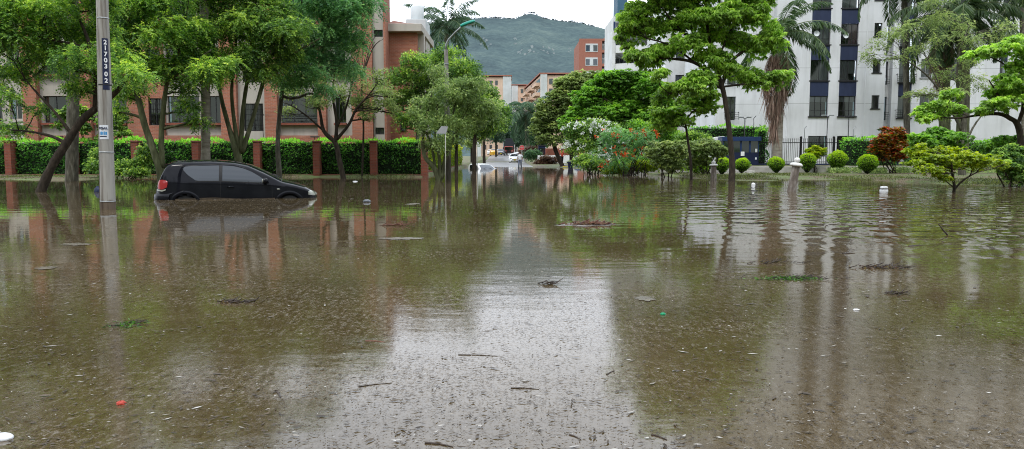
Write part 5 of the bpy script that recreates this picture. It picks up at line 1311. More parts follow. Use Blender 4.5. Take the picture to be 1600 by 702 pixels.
# ------------------------------------------------------------------ bushes
def bush(name, label, clumps, lm, D, fol=None, cat='bush', group=None, stems=6, base_y=None, flowers=None, depth=.8, stemx=None, bark='bark_dark'):
    """flowers: (material, number, size)"""
    xs = [c[0] for c in clumps]; cx = sum(xs) / len(xs)
    k = D / F; b = W(cx, 260, D); b.z = -.3 if D < 34 else GZ(b.x, b.y) - .05
    root = empty(name, b, 0, label, cat, group)
    wc = []
    for c in clumps:
        d = D + (c[4] if len(c) > 4 else random.uniform(-.4, .4) * depth); q = W(c[0], c[1], d); kk = d / F
        wc.append((q.x, q.y, q.z, c[2] * kk * 1.42, c[2] * kk * 1.15 * depth, c[3] * kk * 1.38))
    m = MB()
    for i in range(stems):
        c = random.choice(wc); s0 = Vector((b.x + random.gauss(0, .25) * (max(xs) - min(xs)) * k * .5, b.y + random.uniform(-.2, .2), b.z))
        limb(m, s0, (c[0], c[1], c[2]), .035, .012, bend=.08, n=5)
    if stems: m.build('stems', MT[bark], root, smooth=True, world=True)
    f = dict(RN, dens=7, L=.12, Wd=.06); f.update(fol or {})
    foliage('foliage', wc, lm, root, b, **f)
    if flowers:
        fm, n, s = flowers; P_ = []
        for i in range(n):
            c = random.choice(wc); u = unit(RS.normal(0, 1, 3)); u[1] = -abs(u[1]); u[2] = abs(u[2]) * .9
            q = np.array([c[0] + u[0] * c[3] * 1.05, c[1] + u[1] * c[4] * 1.05, c[2] + u[2] * c[5] * 1.1])
            for j in range(9): P_.append(np.append(q + RS.normal(0, s * .35, 3), i))
        P_ = np.array(P_); V = leaf_quads(P_[:, :3], unit(RS.normal(0, 1, (len(P_), 3)) + [0, -.6, .5]), s * .8, s * .6, wn=unit(RS.normal(0, 1, (len(P_), 3)))) - np.array(b)
        mesh_np('blossoms', V, np.arange(len(V)).reshape(-1, 4), fm, root, tint=RS.rand(len(P_)))
    return root

bush("white_flowering_bush", "tall bush dotted with white flowers at the right of the street mouth", [(905, 212, 22, 15), (925, 205, 20, 14), (915, 235, 24, 14), (940, 225, 18, 16), (898, 232, 14, 12), (932, 248, 18, 10), (950, 210, 14, 14)], MT['lf_mid'], 47.5, dict(L=.13, Wd=.07, dens=6), flowers=(MT['flower_white'], 170, .14), stems=12)
bush("orange_flowering_bush", "tall loose bush with orange red blossom clusters over the water", [(965, 215, 18, 14), (985, 222, 20, 16), (955, 240, 18, 14), (1000, 235, 18, 14), (975, 248, 20, 12), (945, 225, 12, 14), (1010, 215, 12, 10), (1020, 235, 14, 12), (960, 262, 16, 8)], MT['lf_blue'], 43.0, dict(FE, L=.07, Wd=.04, dens=5, droop=.3), flowers=(MT['flower_red'], 38, .16), stems=14)
bush("dark_glossy_shrub", "dark olive shrub left of the slim young tree", [(1035, 232, 18, 12), (1055, 240, 20, 14), (1035, 254, 18, 12), (1065, 228, 14, 10), (1052, 262, 18, 8), (1022, 248, 12, 10)], MT['lf_olive'], 40.0, dict(UM, L=.14, Wd=.07, dens=8), group="shrubs at the right water edge")
bush("dark_glossy_shrub", "dark olive shrub between the slim young tree and the umbrella tree", [(1095, 235, 20, 12), (1115, 242, 18, 12), (1090, 255, 16, 12), (1112, 228, 14, 8), (1125, 236, 14, 9)], MT['lf_olive'], 40.5, dict(UM, L=.14, Wd=.07, dens=8), group="shrubs at the right water edge")
bush("tapered_shrub", "small shrub tapering to its foot, just left of the added white bollard", [(1100, 256, 9, 9), (1100, 266, 6, 7)], MT['lf_top'], 41.5, dict(RN, L=.08, Wd=.05, dens=16), stems=3, group="shrubs at the right water edge")
for x0, y0, lb in ((962, 268, "low yellow green clipped bush at the waterline, farthest left"), (992, 264, "yellow green clipped bush at the waterline under the orange blossoms"), (1010, 262, "yellow green clipped bush at the waterline left of the dark shrub")):
    bush("low_clipped_bush", lb, [(x0 - 5, y0 + 1, 10, 6), (x0 + 6, y0, 10, 7 + (x0 > 980) * 2)], MT['lf_yel'], 44.0, dict(RN, L=.09, Wd=.06, dens=15), group="low yellow green bushes at the waterline", stems=2)
bush("purple_leaved_bush", "low brown purple bush at the street corner", [(846, 255, 8, 5), (856, 254, 10, 6), (864, 253, 6, 6), (852, 258, 12, 4)], MT['lf_brown'], 84.0, dict(RN, L=.16, Wd=.09, dens=8), stems=0)
bush("round_green_bush", "round dark green bush on the grass verge below the stop sign", [(832, 247, 9, 7), (828, 243, 7, 5), (838, 244, 6, 6)], MT['lf_dark'], 98.0, dict(RN, L=.18, Wd=.12, dens=7), stems=0)
bush("roadside_shrub", "reddish green shrubs beside the stop sign", [(822, 240, 7, 6), (836, 236, 9, 4)], MT['lf_brown'], 118.0, dict(RN, L=.25, Wd=.15, dens=4), stems=0)
bush("croton_bush", "red, orange and green croton bush before the white building", [(1392, 212, 15, 9), (1378, 222, 14, 10), (1402, 222, 14, 10), (1390, 232, 20, 11), (1372, 236, 12, 9), (1410, 236, 12, 9), (1385, 245, 16, 8), (1402, 246, 13, 8)], MT['lf_croton'], 44.0, dict(L=.22, Wd=.09, n=7, dens=9, mode='umbrella', droop=-.1, light=.35, tvar=.26, sub=14, subr=.32), stems=8)
bush("small_croton", "small green and yellow croton behind the leaning bollard", [(1266, 238, 9, 5), (1276, 236, 8, 6), (1284, 240, 7, 6), (1272, 247, 10, 7)], MT['lf_yel'], 46.2, dict(L=.16, Wd=.07, n=7, dens=10, mode='umbrella', droop=-.1), stems=4)
bush("leafy_bank_bush", "dense glossy green bush at the far right water edge", [(1578, 238, 16, 10), (1560, 245, 14, 10), (1595, 245, 16, 14), (1568, 262, 16, 10), (1590, 268, 20, 12), (1600, 280, 18, 10), (1580, 255, 20, 12), (1612, 255, 20, 16), (1550, 258, 10, 8)], MT['lf_mid'], 27.5, dict(UM, L=.12, Wd=.06, dens=12), stems=6)
bush("pale_bank_bush", "bright light green bush above the far right bank", [(1565, 225, 16, 8), (1585, 222, 18, 9), (1545, 232, 16, 7), (1600, 228, 12, 10)], MT['lf_bright'], 31.0, dict(UM, L=.13, Wd=.06, dens=9), stems=5)
bush("sprawling_hedge_plant", "loose leafy shrub spilling from the hedge beside the numbered pole", [(200, 262, 16, 10), (225, 255, 16, 14), (150, 262, 16, 10), (215, 272, 20, 7), (180, 270, 18, 7), (232, 240, 12, 12), (160, 245, 12, 12)], MT['lf_mid'], 37.5, dict(RN, L=.12, Wd=.07, dens=7), stems=5)
bush("light_shrub", "light green layered shrub below the leaning tree's boughs in front of the windows", [(92, 182, 16, 9), (115, 172, 16, 9), (140, 185, 16, 12), (100, 195, 16, 8), (125, 202, 16, 10), (170, 200, 16, 14), (190, 190, 14, 14), (195, 212, 14, 10), (160, 222, 14, 12)], MT['lf_mid'], 41.5, dict(UM, L=.15, Wd=.08, dens=5), stems=8)

bush("understorey_shrub", "leafy green shrubbery under the domed tree, between orange blossoms and slim young tree", [(1005, 205, 16, 12), (1028, 212, 16, 12), (1045, 222, 16, 12), (1012, 228, 16, 12), (990, 250, 14, 10), (1035, 200, 14, 10)], MT['lf_bright'], 50.0, dict(RN, L=.15, dens=7))
bush("understorey_shrub", "green shrubbery behind the slim young tree's trunk, left of the booth", [(1075, 225, 16, 12), (1095, 222, 14, 10), (1065, 240, 14, 12), (1085, 250, 14, 10)], MT['lf_mid'], 47.0, dict(RN, L=.15, dens=7))

for i, (cl, lb) in enumerate((([(925, 258, 16, 9), (942, 262, 14, 8), (910, 254, 12, 8)], "leafy low shrub at the waterline under the white flowers"), ([(975, 262, 14, 8), (1000, 258, 16, 9), (1018, 262, 12, 8)], "leafy low shrub at the waterline under the orange blossoms"), ([(1045, 255, 16, 11), (1062, 250, 12, 10), (1070, 262, 12, 8)], "leafy low shrub hiding the foot of the slim young tree"), ([(1100, 262, 14, 8), (1082, 264, 12, 8)], "leafy low shrub between the slim young tree and the added white bollard"))):
    bush("waterline_shrub", lb, cl, MT[('lf_mid', 'lf_bright', 'lf_olive', 'lf_top')[i]], 45.0 if i < 3 else 43.0, dict(RN, L=.13, dens=8), group="low shrubs along the waterline right of the street", stems=3)
# topiary
def topiary(px, yb, yt, wpx, D, lb, proto=None):
    k = D / F; b = W(px, yb, D); b.z = GZ(b.x, b.y) - .03
    h = W(px, yt, D).z - b.z; r = wpx * k / 2
    root = empty("topiary_bush", b, 0, lb, 'topiary', "round clipped topiary bushes before the railing")
    K = int(2600 * (r / .45) ** 2); u = unit(RS.normal(0, 1, (K, 3)))
    zz = h - r * .95; V0 = u * np.array([r, r, r * .92]); 
    low = V0[:, 2] < -.1 * r
    t = np.clip(-V0[:, 2] / (r * .92), 0, 1)
    V0[low, 2] = -(zz - .18) * (t[low])
    V0[low, :2] *= (1 - .15 * t[low])[:, None] * (0.75 + .25 * (1 - t[low]))[:, None]
    lump = 1 + .07 * np.sin(V0[:, 0] * 9 / r * .45 + px) * np.cos(V0[:, 2] * 8 + px * 2) + .05 * np.sin(V0[:, 1] * 11 + px)
    V0 = V0 * lump[:, None] * RS.uniform(.90, 1.06, (K, 1)) + np.array([0, 0, zz])
    d = unit(u + RS.normal(0, .6, (K, 3)))
    V = leaf_quads(V0, d, RS.uniform(.05, .11, K), RS.uniform(.03, .06, K), wn=unit(RS.normal(0, 1, (K, 3))))
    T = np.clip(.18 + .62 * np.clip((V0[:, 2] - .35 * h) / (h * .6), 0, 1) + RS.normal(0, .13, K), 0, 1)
    mesh_np('foliage', V, np.arange(len(V)).reshape(-1, 4), MT['lf_top'], root, tint=T)
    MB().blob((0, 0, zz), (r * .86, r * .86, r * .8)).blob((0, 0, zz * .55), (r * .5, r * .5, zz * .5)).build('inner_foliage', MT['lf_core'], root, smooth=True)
    MB().tube([(0, 0, -.1), (.02, 0, zz * .6)], .04, n=6).build('stem', MT['bark_dark'], root)
for a in [(1128, 274, 247, 22, 42.5, "clipped ball bush left of the umbrella tree trunk"), (1159, 271, 248, 22, 44, "clipped ball bush in front of the blue booth"), (1213, 270, 246, 23, 45, "clipped ball bush at the foot of the palm with the dead skirt"),
          (1261, 270, 240, 24, 45, "clipped ball bush right behind the leaning bollard"), (1308, 265, 237, 27, 45, "largest clipped ball bush, beside the small croton"), (1355, 274, 242, 28, 42, "clipped ball bush left of the croton bush")]:
    topiary(*a)

# guard-house hedge, fence-side hedge
def box_hedge(name, lb, x0, x1, yt, D, dep, lm='lf_hedge', yb=None, base_z=.1, z0=None):
    k = D / F; a = (x0 - 800) * k; b = (x1 - 800) * k; zt = W(800, yt, D).z
    z0 = base_z if z0 is None else z0
    root = empty(name, ((a + b) / 2, D, z0), 0, lb, 'hedge')
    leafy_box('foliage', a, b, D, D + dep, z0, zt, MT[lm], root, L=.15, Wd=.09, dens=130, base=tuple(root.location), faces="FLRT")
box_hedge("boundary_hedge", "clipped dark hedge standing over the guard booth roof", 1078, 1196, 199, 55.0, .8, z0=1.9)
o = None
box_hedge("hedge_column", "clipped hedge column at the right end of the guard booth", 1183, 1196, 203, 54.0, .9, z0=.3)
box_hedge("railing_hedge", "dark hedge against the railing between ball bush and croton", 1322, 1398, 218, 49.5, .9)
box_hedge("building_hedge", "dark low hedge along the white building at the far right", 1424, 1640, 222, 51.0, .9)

# grass tufts on the bank
def grass():
    P_ = []
    for i in range(42000):
        if random.random() < .72: x = random.uniform(9, 26); 
        else: x = random.uniform(-30, -5)
        if x > 0: s = shore(x); y = s + abs(random.gauss(0, 4.5)) - .2
        else: y = random.uniform(39.5, 40.4) if x > -19 else random.uniform(35.5, 40)
        if x > 7 and y > 46.4: continue
        nz = math.sin(x * 1.1 + y * .4) + math.sin(y * .9 - x * .7) + random.gauss(0, .7)
        if nz < 0.1: continue
        P_.append((x, y, GZ(x, y) - .01))
    P_ = np.array(P_); K = len(P_)
    d = unit(RS.normal(0, .45, (K, 3)) + [0, 0, 1]); V = leaf_quads(P_, d, RS.uniform(.04, .16, K), .02, wn=unit(RS.normal(0, 1, (K, 3))))
    o = mesh_np("bank_grass", V, np.arange(len(V)).reshape(-1, 4), MT['lf_grass'], tint=RS.rand(K)); tag(o, "short patchy grass on the muddy banks", 'grass', kind='stuff')
    # pale ground cover between the ball bushes
    P_ = []
    for i in range(16000):
        px = random.uniform(1290, 1420) if random.random() < .7 else random.uniform(1420, 1600)
        D = random.uniform(43.5, 46.4); q = W(px, 260, D)
        if math.sin(px * .13) + math.sin(px * .31 + D) < -.3: continue
        P_.append((q.x, D, GZ(q.x, D)))
    P_ = np.array(P_); K = len(P_); d = unit(RS.normal(0, .5, (K, 3)) + [0, 0, 1]); V = leaf_quads(P_ + np.stack([np.zeros(K), np.zeros(K), RS.uniform(0, .25, K)], -1), d, RS.uniform(.06, .2, K), .03, wn=unit(RS.normal(0, 1, (K, 3))))
    o = mesh_np("ground_cover_plants", V, np.arange(len(V)).reshape(-1, 4), MT['lf_grey'], tint=RS.rand(K)); tag(o, "wispy pale ground cover between the ball bushes and croton", 'ground cover', kind='stuff')
MT['lf_grass'] = mat_leaf("grass_blade", L3((0.03, 0.04, 0.012), (0.09, 0.115, 0.028), (0.18, 0.21, 0.05)))
grass()
# ================================================================== VEHICLES
def paint(name, c, rough=0.18, coat=0.6, metallic=0.0):
    m, nt, b = newmat(name)
    tc = N(nt, "ShaderNodeTexCoord"); n = N(nt, "ShaderNodeTexNoise"); n.inputs["Scale"].default_value = 2.5; n.inputs["Detail"].default_value = 8; nt.links.new(tc.outputs["Object"], n.inputs["Vector"])
    r = ramp(nt, n.outputs["Fac"], [(0.35, c), (0.7, tuple(min(1, x * 1.25 + .004) for x in c))]); nt.links.new(r.outputs[0], b.inputs["Base Color"])
    r2 = ramp(nt, n.outputs["Fac"], [(0.3, (rough,) * 3), (0.75, (rough * 2.2,) * 3)]); nt.links.new(r2.outputs[0], b.inputs["Roughness"])
    b.inputs["Coat Weight"].default_value = coat if c[0] > .02 else .0; b.inputs["Specular IOR Level"].default_value = .5 if c[0] > .02 else .17; b.inputs["Coat Roughness"].default_value = .06; b.inputs["Metallic"].default_value = metallic
    return m
MT['black_paint'] = paint("black_car_paint", (0.003, 0.0035, 0.006), rough=.03)
MT['white_paint'] = paint("white_car_paint", (0.62, 0.63, 0.64))
MT['yellow_paint'] = paint("taxi_yellow_paint", (0.55, 0.30, 0.03))
MT['silver_paint'] = paint("silver_car_paint", (0.35, 0.37, 0.39), metallic=.3)
MT['dark_paint'] = paint("dark_car_paint", (0.03, 0.035, 0.045))
MT['mud'] = flat('dried_mud', (0.05, 0.036, 0.022), .7, var=.5, scale=14)
MT['car_glass'] = mat_glass("tinted_car_glass", opaque=True, refl=0.03, c=(0.006, 0.008, 0.010), rough=.04)
MT['rubber'] = flat("tyre_rubber", (0.012, 0.012, 0.012), .8)
MT['plastic'] = flat("black_plastic", (0.01, 0.01, 0.011), .5)
MT['tail_red'] = flat("tail_lamp_red", (0.26, 0.010, 0.012), .15, spec=.6)
MT['lamp_clear'] = flat("head_lamp_lens", (0.27, 0.28, 0.24), .12, spec=.7)
MT['plate_yel'] = flat("plate_yellow", (0.6, 0.45, 0.03), .5)

HATCH = dict(L=3.9, w=.83, r=.13, top=[(0, .62), (.05, .86), (.13, 1.05), (.22, 1.24), (.31, 1.40), (.45, 1.455), (.9, 1.485), (1.4, 1.492), (1.85, 1.46), (2.2, 1.385), (2.6, 1.20), (3.02, .975), (3.35, .90), (3.6, .82), (3.78, .72), (3.87, .60), (3.9, .42)],
             belt=[(0, .93), (1.5, .93), (2.7, .88), (3.9, .8)], wheels=(.74, 3.2))
SEDAN = dict(L=4.2, w=.84, r=.14, top=[(0, .7), (.06, .92), (.3, 1.0), (.75, 1.04), (1.2, 1.32), (1.5, 1.42), (2.0, 1.46), (2.4, 1.42), (2.75, 1.25), (3.2, .98), (3.7, .88), (4.0, .78), (4.14, .62), (4.2, .42)], belt=[(0, .95), (2, .93), (4.2, .84)], wheels=(.8, 3.35))

def lerp(tb, x):
    if x <= tb[0][0]: return tb[0][1]
    for (a, b), (c, d) in zip(tb, tb[1:]):
        if x <= c:
            return b + (d - b) * (x - a) / (c - a)
    return tb[-1][1]
class Shell:
    def __init__(s, p):
        s.p = p; L = p['L']
    def T(s, x):
        e = .04; return (lerp(s.p['top'], x - e) + lerp(s.p['top'], x) * 2 + lerp(s.p['top'], x + e)) / 4
    def plan(s, x):
        L = s.p['L']; q = min(1, abs((x - L / 2) / (L / 2 + .03))); return max(.02, 1 - q ** 9) ** .36
    def side(s, x, z):
        b = lerp(s.p['belt'], x); w = s.p['w']
        y = w - .03 * ((z - .55) / .45) ** 2 if z < b else w - .03 * ((b - .55) / .45) ** 2 - (z - b) * .17 - .40 * (z - b) ** 2 - .012
        return y * s.plan(x)
    def y(s, x, z):
        T = s.T(x); r = min(s.p['r'], (T - .2) * .5); zb = T - r; y = s.side(x, min(z, T))
        if z > zb: y *= max(0, 1 - min(1, (z - zb) / r) ** 3) ** (1 / 2.4)
        return y
    def ztop(s, x, y):
        T = s.T(x); r = min(s.p['r'], (T - .2) * .5); zb = T - r
        w = s.side(x, T); f = min(1, abs(y) / max(w, .01)); return zb + r * max(0, 1 - f ** 2.4) ** (1 / 3)

def car(name, label, p, paintm, loc, rz, group=None, cat='car', zoff=0, glass=True, bottom=.2, plate=None, res=1.0):
    S = Shell(p); L = p['L']
    root = empty(name, loc, rz, label, cat, group)
    nx = int(110 * res); NZ = 12; NT = 9
    m = MB(); rows = []
    for i in range(nx + 1):
        x = L * (i / nx); x = L * (.5 - .5 * math.cos(PI * i / nx)) * .35 + x * .65
        T = S.T(x); r = min(p['r'], (T - .2) * .5); zs = [bottom + (T - r - bottom) * j / NZ for j in range(NZ + 1)] + [T - r + r * (1 - (1 - j / NT) ** 1.8) for j in range(1, NT + 1)]
        ring = [(x, -S.y(x, z), z) for z in zs]; ring[-1] = (x, 0, T)
        ring = ring + [(a, -b, c) for a, b, c in ring[-2::-1]]
        rows.append(ring)
    n = len(rows[0])
    for rr in rows: m.v += rr
    wr = .305
    for i in range(nx):
        for j in range(n - 1):
            c = [m.v[i * n + j], m.v[(i + 1) * n + j], m.v[(i + 1) * n + j + 1], m.v[i * n + j + 1]]
            cx = sum(q[0] for q in c) / 4; cz = sum(q[2] for q in c) / 4; cy = abs(sum(q[1] for q in c) / 4)
            if cy > .5 and any((cx - wx) ** 2 + (cz - .33) ** 2 < wr ** 2 for wx in p['wheels']) and cz < .72: continue
            m.f.append((i * n + j, (i + 1) * n + j, (i + 1) * n + j + 1, i * n + j + 1))
    m.f.append(tuple(range(n))); m.f.append(tuple(nx * n + j for j in range(n))[::-1])
    body = m.build('body', paintm, root, smooth=True)
    def side_patch(nm, poly_lo, poly_hi, x0, x1, mat, off=.006, k=22, rws=6, parent=None, sides=(-1, 1)):
        for sg in sides:
            q = MB()
            for i in range(k + 1):
                x = x0 + (x1 - x0) * i / k; a, b = lerp(poly_lo, x), max(lerp(poly_lo, x) + .002, lerp(poly_hi, x))
                for j in range(rws + 1):
                    z = a + (b - a) * j / rws; q.v.append((x, sg * (S.y(x, z) + off), z))
            for i in range(k):
                for j in range(rws):
                    a = i * (rws + 1) + j; q.f.append((a, a + rws + 1, a + rws + 2, a + 1) if sg < 0 else (a, a + 1, a + rws + 2, a + rws + 1))
            q.build(nm, mat, parent or root, smooth=True)
    def top_patch(nm, x0, x1, f0, f1, mat, off=.006, k=16):
        q = MB(); kk = 16
        for i in range(k + 1):
            x = x0 + (x1 - x0) * i / k; fr = f0 + (f1 - f0) * i / k; w = S.side(x, S.T(x)) * fr
            for j in range(kk + 1):
                y = -w + 2 * w * j / kk; q.v.append((x, y, S.ztop(x, y) + off))
        for i in range(k):
            for j in range(kk): a = i * (kk + 1) + j; q.f.append((a, a + kk + 1, a + kk + 2, a + 1))
        q.build(nm, mat, root, smooth=True)
    # arches, wheels
    for wx in p['wheels']:
        for sg in (-1, 1):
            q = MB(); k = 24
            for i in range(k + 1):
                t = PI * (i / k) * 1.12 - .06 * PI
                for r_, o in ((wr - .012, .004), (wr + .015, .018), (wr + .045, .016), (wr + .07, .003)):
                    x = wx + r_ * math.cos(t); z = .33 + r_ * math.sin(t); q.v.append((x, sg * (S.y(x, max(z, .2)) + o), z))
            for i in range(k):
                for j in range(3): a = i * 4 + j; q.f.append((a, a + 4, a + 5, a + 1))
            q.build('wheel_arch', paintm, root, smooth=True)
            q = MB(); q.box(wx - wr, wx + wr, sg * .42 - .02, sg * .42 + .02, .1, .68).build('wheel_well', MT['plastic'], root)
            wv = MB(); c = (wx, sg * .70, .3)
            prof = [(.18, -.085), (.27, -.09), (.295, -.06), (.30, 0), (.295, .06), (.27, .09), (.18, .085)]
            for r_, o in prof:
                for t in range(24): wv.v.append((c[0] + r_ * math.cos(2 * PI * t / 24), c[1] + o, c[2] + r_ * math.sin(2 * PI * t / 24)))
            for a in range(6):
                for t in range(24): wv.f.append((a * 24 + t, a * 24 + (t + 1) % 24, (a + 1) * 24 + (t + 1) % 24, (a + 1) * 24 + t))
            wh = wv.build('wheel', MT['rubber'], root, smooth=True)
            rm = MB(); 
            for t in range(5):
                a = 2 * PI * t / 5; d = Vector((math.cos(a), 0, math.sin(a))); rm.tube([Vector(c) + Vector((0, sg * .06, 0)), Vector(c) + d * .18 + Vector((0, sg * .05, 0))], .028, n=5)
            rm.build('rim', MT['galv'], wh)
    if p is HATCH:
        side_patch('mud_line', [(.5, .44), (2.8, .44)], [(.5, .50), (1.4, .535), (2.1, .50), (2.8, .52)], .5, 2.85, MT['mud'], off=.005, rws=1, k=30)
        side_patch('window_seal', [(.98, .935), (1.5, .935), (2.1, .912), (2.7, .882)], [(.98, .957), (1.5, .957), (2.1, .933), (2.7, .903)], .98, 2.7, MT['plastic'], off=.010, rws=1, k=30)
        side_patch('quarter_window', [(.66, 1.26), (.8, 1.10), (.98, .965), (1.1, .95), (1.52, .955)], [(.66, 1.27), (.74, 1.31), (.9, 1.33), (1.52, 1.345)], .66, 1.52, MT['car_glass'])
        side_patch('door_window', [(1.60, .955), (2.1, .93), (2.68, .90)], [(1.60, 1.345), (1.85, 1.33), (2.1, 1.27), (2.3, 1.185), (2.5, 1.06), (2.68, .91)], 1.60, 2.68, MT['car_glass'])
        side_patch('window_trim', [(.60, 1.31), (1.5, 1.372), (1.9, 1.352), (2.15, 1.27)], [(.60, 1.322), (1.5, 1.384), (1.9, 1.364), (2.15, 1.283)], .60, 2.15, MT['plastic'], off=.009, rws=1)
        side_patch('door_pillar', [(1.52, .95), (1.6, .95)], [(1.52, 1.35), (1.6, 1.35)], 1.525, 1.595, MT['plastic'], k=2)
        for xx in (1.56, ): side_patch('door_gap', [(xx - .005, .25), (xx + .005, .25)], [(xx - .005, .94), (xx + .005, .94)], xx - .004, xx + .004, MT['plastic'], k=1, rws=10)
        side_patch('door_gap', [(2.76, .25), (2.80, .25)], [(2.76, .86), (2.8, .86)], 2.776, 2.784, MT['plastic'], k=1, rws=10)
        side_patch('body_crease', [(.45, .895), (2.7, .845), (3.0, .82)], [(.45, .905), (2.7, .855), (3.0, .83)], .45, 3.0, paintm, off=.014, rws=1, k=30)
        for sg in (-1, 1):
            zz = .80; hx = 1.78; h = MB()
            h.tube([(hx - .07, sg * (S.y(hx - .07, zz) + .012), zz), (hx, sg * (S.y(hx, zz) + .035), zz + .005), (hx + .1, sg * (S.y(hx + .1, zz) + .012), zz)], [.013, .017, .013], n=8); h.build('door_handle', MT['silver_paint'] if 0 else paintm, root, smooth=True)
            mi = MB(); ym = sg * (S.y(2.62, .95) + .10); mi.blob((2.62, ym, .965), (.075, .10, .075), n=14, m=9); mi.tube([(2.62, sg * S.y(2.62, .92), .91), (2.62, ym, .93)], .025, n=6); mb_ = mi.build('side_mirror', paintm, root, smooth=True)
            MB().blob((2.575, ym, .965), (.035, .08, .058), n=12, m=8).build('mirror_glass', MT['lamp_clear'], mb_, smooth=True)
            rp = MB(); rp.blob((2.93, sg * (S.y(2.93, .745) + .004), .745), (.04, .008, .018), n=10, m=6); rp.build('side_repeater', MT['lamp_clear'], root, smooth=True)
        side_patch('tail_lamp', [(.09, .75), (.2, .73), (.32, .79), (.34, .90)], [(.09, .95), (.2, .98), (.28, .965), (.34, .93)], .09, .335, MT['tail_red'], off=.01)
        side_patch('reverse_lamp', [(.06, .70), (.2, .68), (.3, .72)], [(.06, .735), (.2, .72), (.3, .745)], .06, .29, MT['lamp_clear'], off=.014, rws=2)
        side_patch('headlamp', [(3.66, .60), (3.8, .575), (3.895, .57)], [(3.60, .66), (3.72, .715), (3.8, .68), (3.895, .60)], 3.665, 3.892, MT['lamp_clear'], off=.012)
        top_patch('windscreen', 2.24, 2.98, .86, .88, MT['car_glass'])
        top_patch('rear_window', .145, .345, .80, .84, MT['car_glass'])
        top_patch('bonnet_seam', 2.995, 3.01, .95, .95, MT['plastic'], k=1, off=.004)
        sp = MB(); k = 12
        for i in range(k + 1):
            y = -.55 + 1.1 * i / k; sp.v += [(.24, y, 1.375 - .02 * (y / .55) ** 2), (.5, y, 1.438 - .03 * (y / .55) ** 2), (.5, y, 1.42 - .03 * (y / .55) ** 2), (.25, y, 1.35 - .02 * (y / .55) ** 2)]
        for i in range(k):
            for a, b in ((0, 1), (1, 2), (2, 3), (3, 0)): sp.f.append((i * 4 + a, i * 4 + b, (i + 1) * 4 + b, (i + 1) * 4 + a))
        sp.f += [(0, 1, 2, 3), (k * 4 + 3, k * 4 + 2, k * 4 + 1, k * 4)]; sp.build('spoiler', paintm, root)
        # rear bumper, proud of the body
        q = MB(); k = 26
        for i in range(k + 1):
            u = -1 + 2 * i / k; y = u * .80; x = .02 + .42 * abs(u) ** 5
            for dx, z in ((.02, .36), (-.07, .40), (-.085, .52), (-.06, .61), (.03, .655)): q.v.append((x + dx, y * (1.02 if z > .38 else .98), z))
        for i in range(k):
            for j in range(4): a = i * 5 + j; q.f.append((a, a + 1, a + 6, a + 5))
        q.build('rear_bumper', paintm, root, smooth=True)
        an = MB().tube([(.55, 0, 1.43), (.2, 0, 1.60)], [.006, .003], n=5).build('aerial', MT['plastic'], root)
        wi = MB().tube([(2.95, -.5, 1.02), (2.75, -.1, 1.13)], .008, n=5).tube([(2.95, .1, 1.035), (2.78, .5, 1.11)], .008, n=5).build('wiper', MT['plastic'], root)
    else:
        side_patch('side_window', [(1.0, 1.0), (3.0, .97)], [(1.0, 1.02), (1.3, 1.27), (1.6, 1.33), (2.4, 1.32), (2.65, 1.22), (3.0, .99)], 1.0, 2.95, MT['car_glass'])
        top_patch('windscreen', 2.55, 3.15, .88, .9, MT['car_glass']); top_patch('rear_window', .85, 1.3, .86, .86, MT['car_glass'])
        for sg in (-1, 1):
            for nm, x, mt in (('headlight', L, 'lamp_clear'), ('tail_light', 0, 'tail_red')):
                h = MB(); xx = L - .13 if x else .1; h.blob((xx, sg * .58, .68 if x else .8), (.12, .16, .09), n=12, m=8); h.build(nm, MT[mt], root, smooth=True)
            MB().blob((2.75, sg * .93, 1.0), (.07, .10, .07)).build('side_mirror', paintm, root, smooth=True)
        MB().box(L - .12, L + .012, -.42, .42, .52, .64).build('grille', MT['plastic'], root, bevel=.02)
        MB().box(L - .10, L + .02, -.62, .62, .22, .36).build('bumper_intake', MT['plastic'], root, bevel=.02)
        if plate: MB().box(L + .015, L + .035, -.17, .17, .40, .52).build('number_plate', MT['plate_yel'], root); MB().box(-.03, -.01, -.17, .17, .6, .72).build('number_plate', MT['plate_yel'], root)
    return root

YAW = math.radians(15)
cn_ = G(243, 313)
R2 = Matrix.Rotation(YAW, 3, 'Z')
off = R2 @ Vector((0.02, -.80, 0))
aveo = car("black_hatchback", "black three door hatchback stranded in the flood water up to its sills", HATCH, MT['black_paint'], (cn_.x - off.x - .05, cn_.y - off.y, -.47), YAW)
aveo.scale = (1.025, 1, 1)
aveo.rotation_euler = (0, math.radians(.6), YAW)

car("white_car", "white car with yellow plate driving towards the flood, front car of the two", SEDAN, MT['white_paint'], (W(802.5, 254.5, 118).x, 122.2, GZ(0, 119) + .02), -PI / 2 + .04, plate=True, res=.5, group="white cars coming down the street")
car("white_car", "white car following right behind the front white car", SEDAN, MT['white_paint'], (W(809.5, 248, 128).x, 132.2, GZ(1, 130) + .02), -PI / 2 - .03, plate=True, res=.5, group="white cars coming down the street")
def street_car(px, D, lb, mt, rz, nm="parked_car", g="cars parked at the far left kerb", dz=0.02):
    q = W(px, 245, D); car(nm, lb, SEDAN, MT[mt], (q.x, D, GZ(max(-3.9, min(q.x, 2)), D) + dz), rz, plate=True, res=.4, group=g)
street_car(771, 158, "yellow taxi parked on the left, rear seen", 'yellow_paint', PI / 2, nm="yellow_taxi", g=None)
street_car(779, 185, "silver car parked beyond the yellow taxi", 'silver_paint', -PI / 2)
street_car(783, 170, "dark blue car parked between taxi and truck", 'dark_paint', -PI / 2)
street_car(767, 200, "white car parked farthest away at the left kerb", 'white_paint', -PI / 2)
q = G(730, 264); car("half_sunk_white_car", "white car standing in the water behind the grey tree trunk at the left kerb", HATCH, MT['white_paint'], (q.x + .4, q.y + 3.0, -1.02), -PI / 2 + .5, res=.5)
q.y

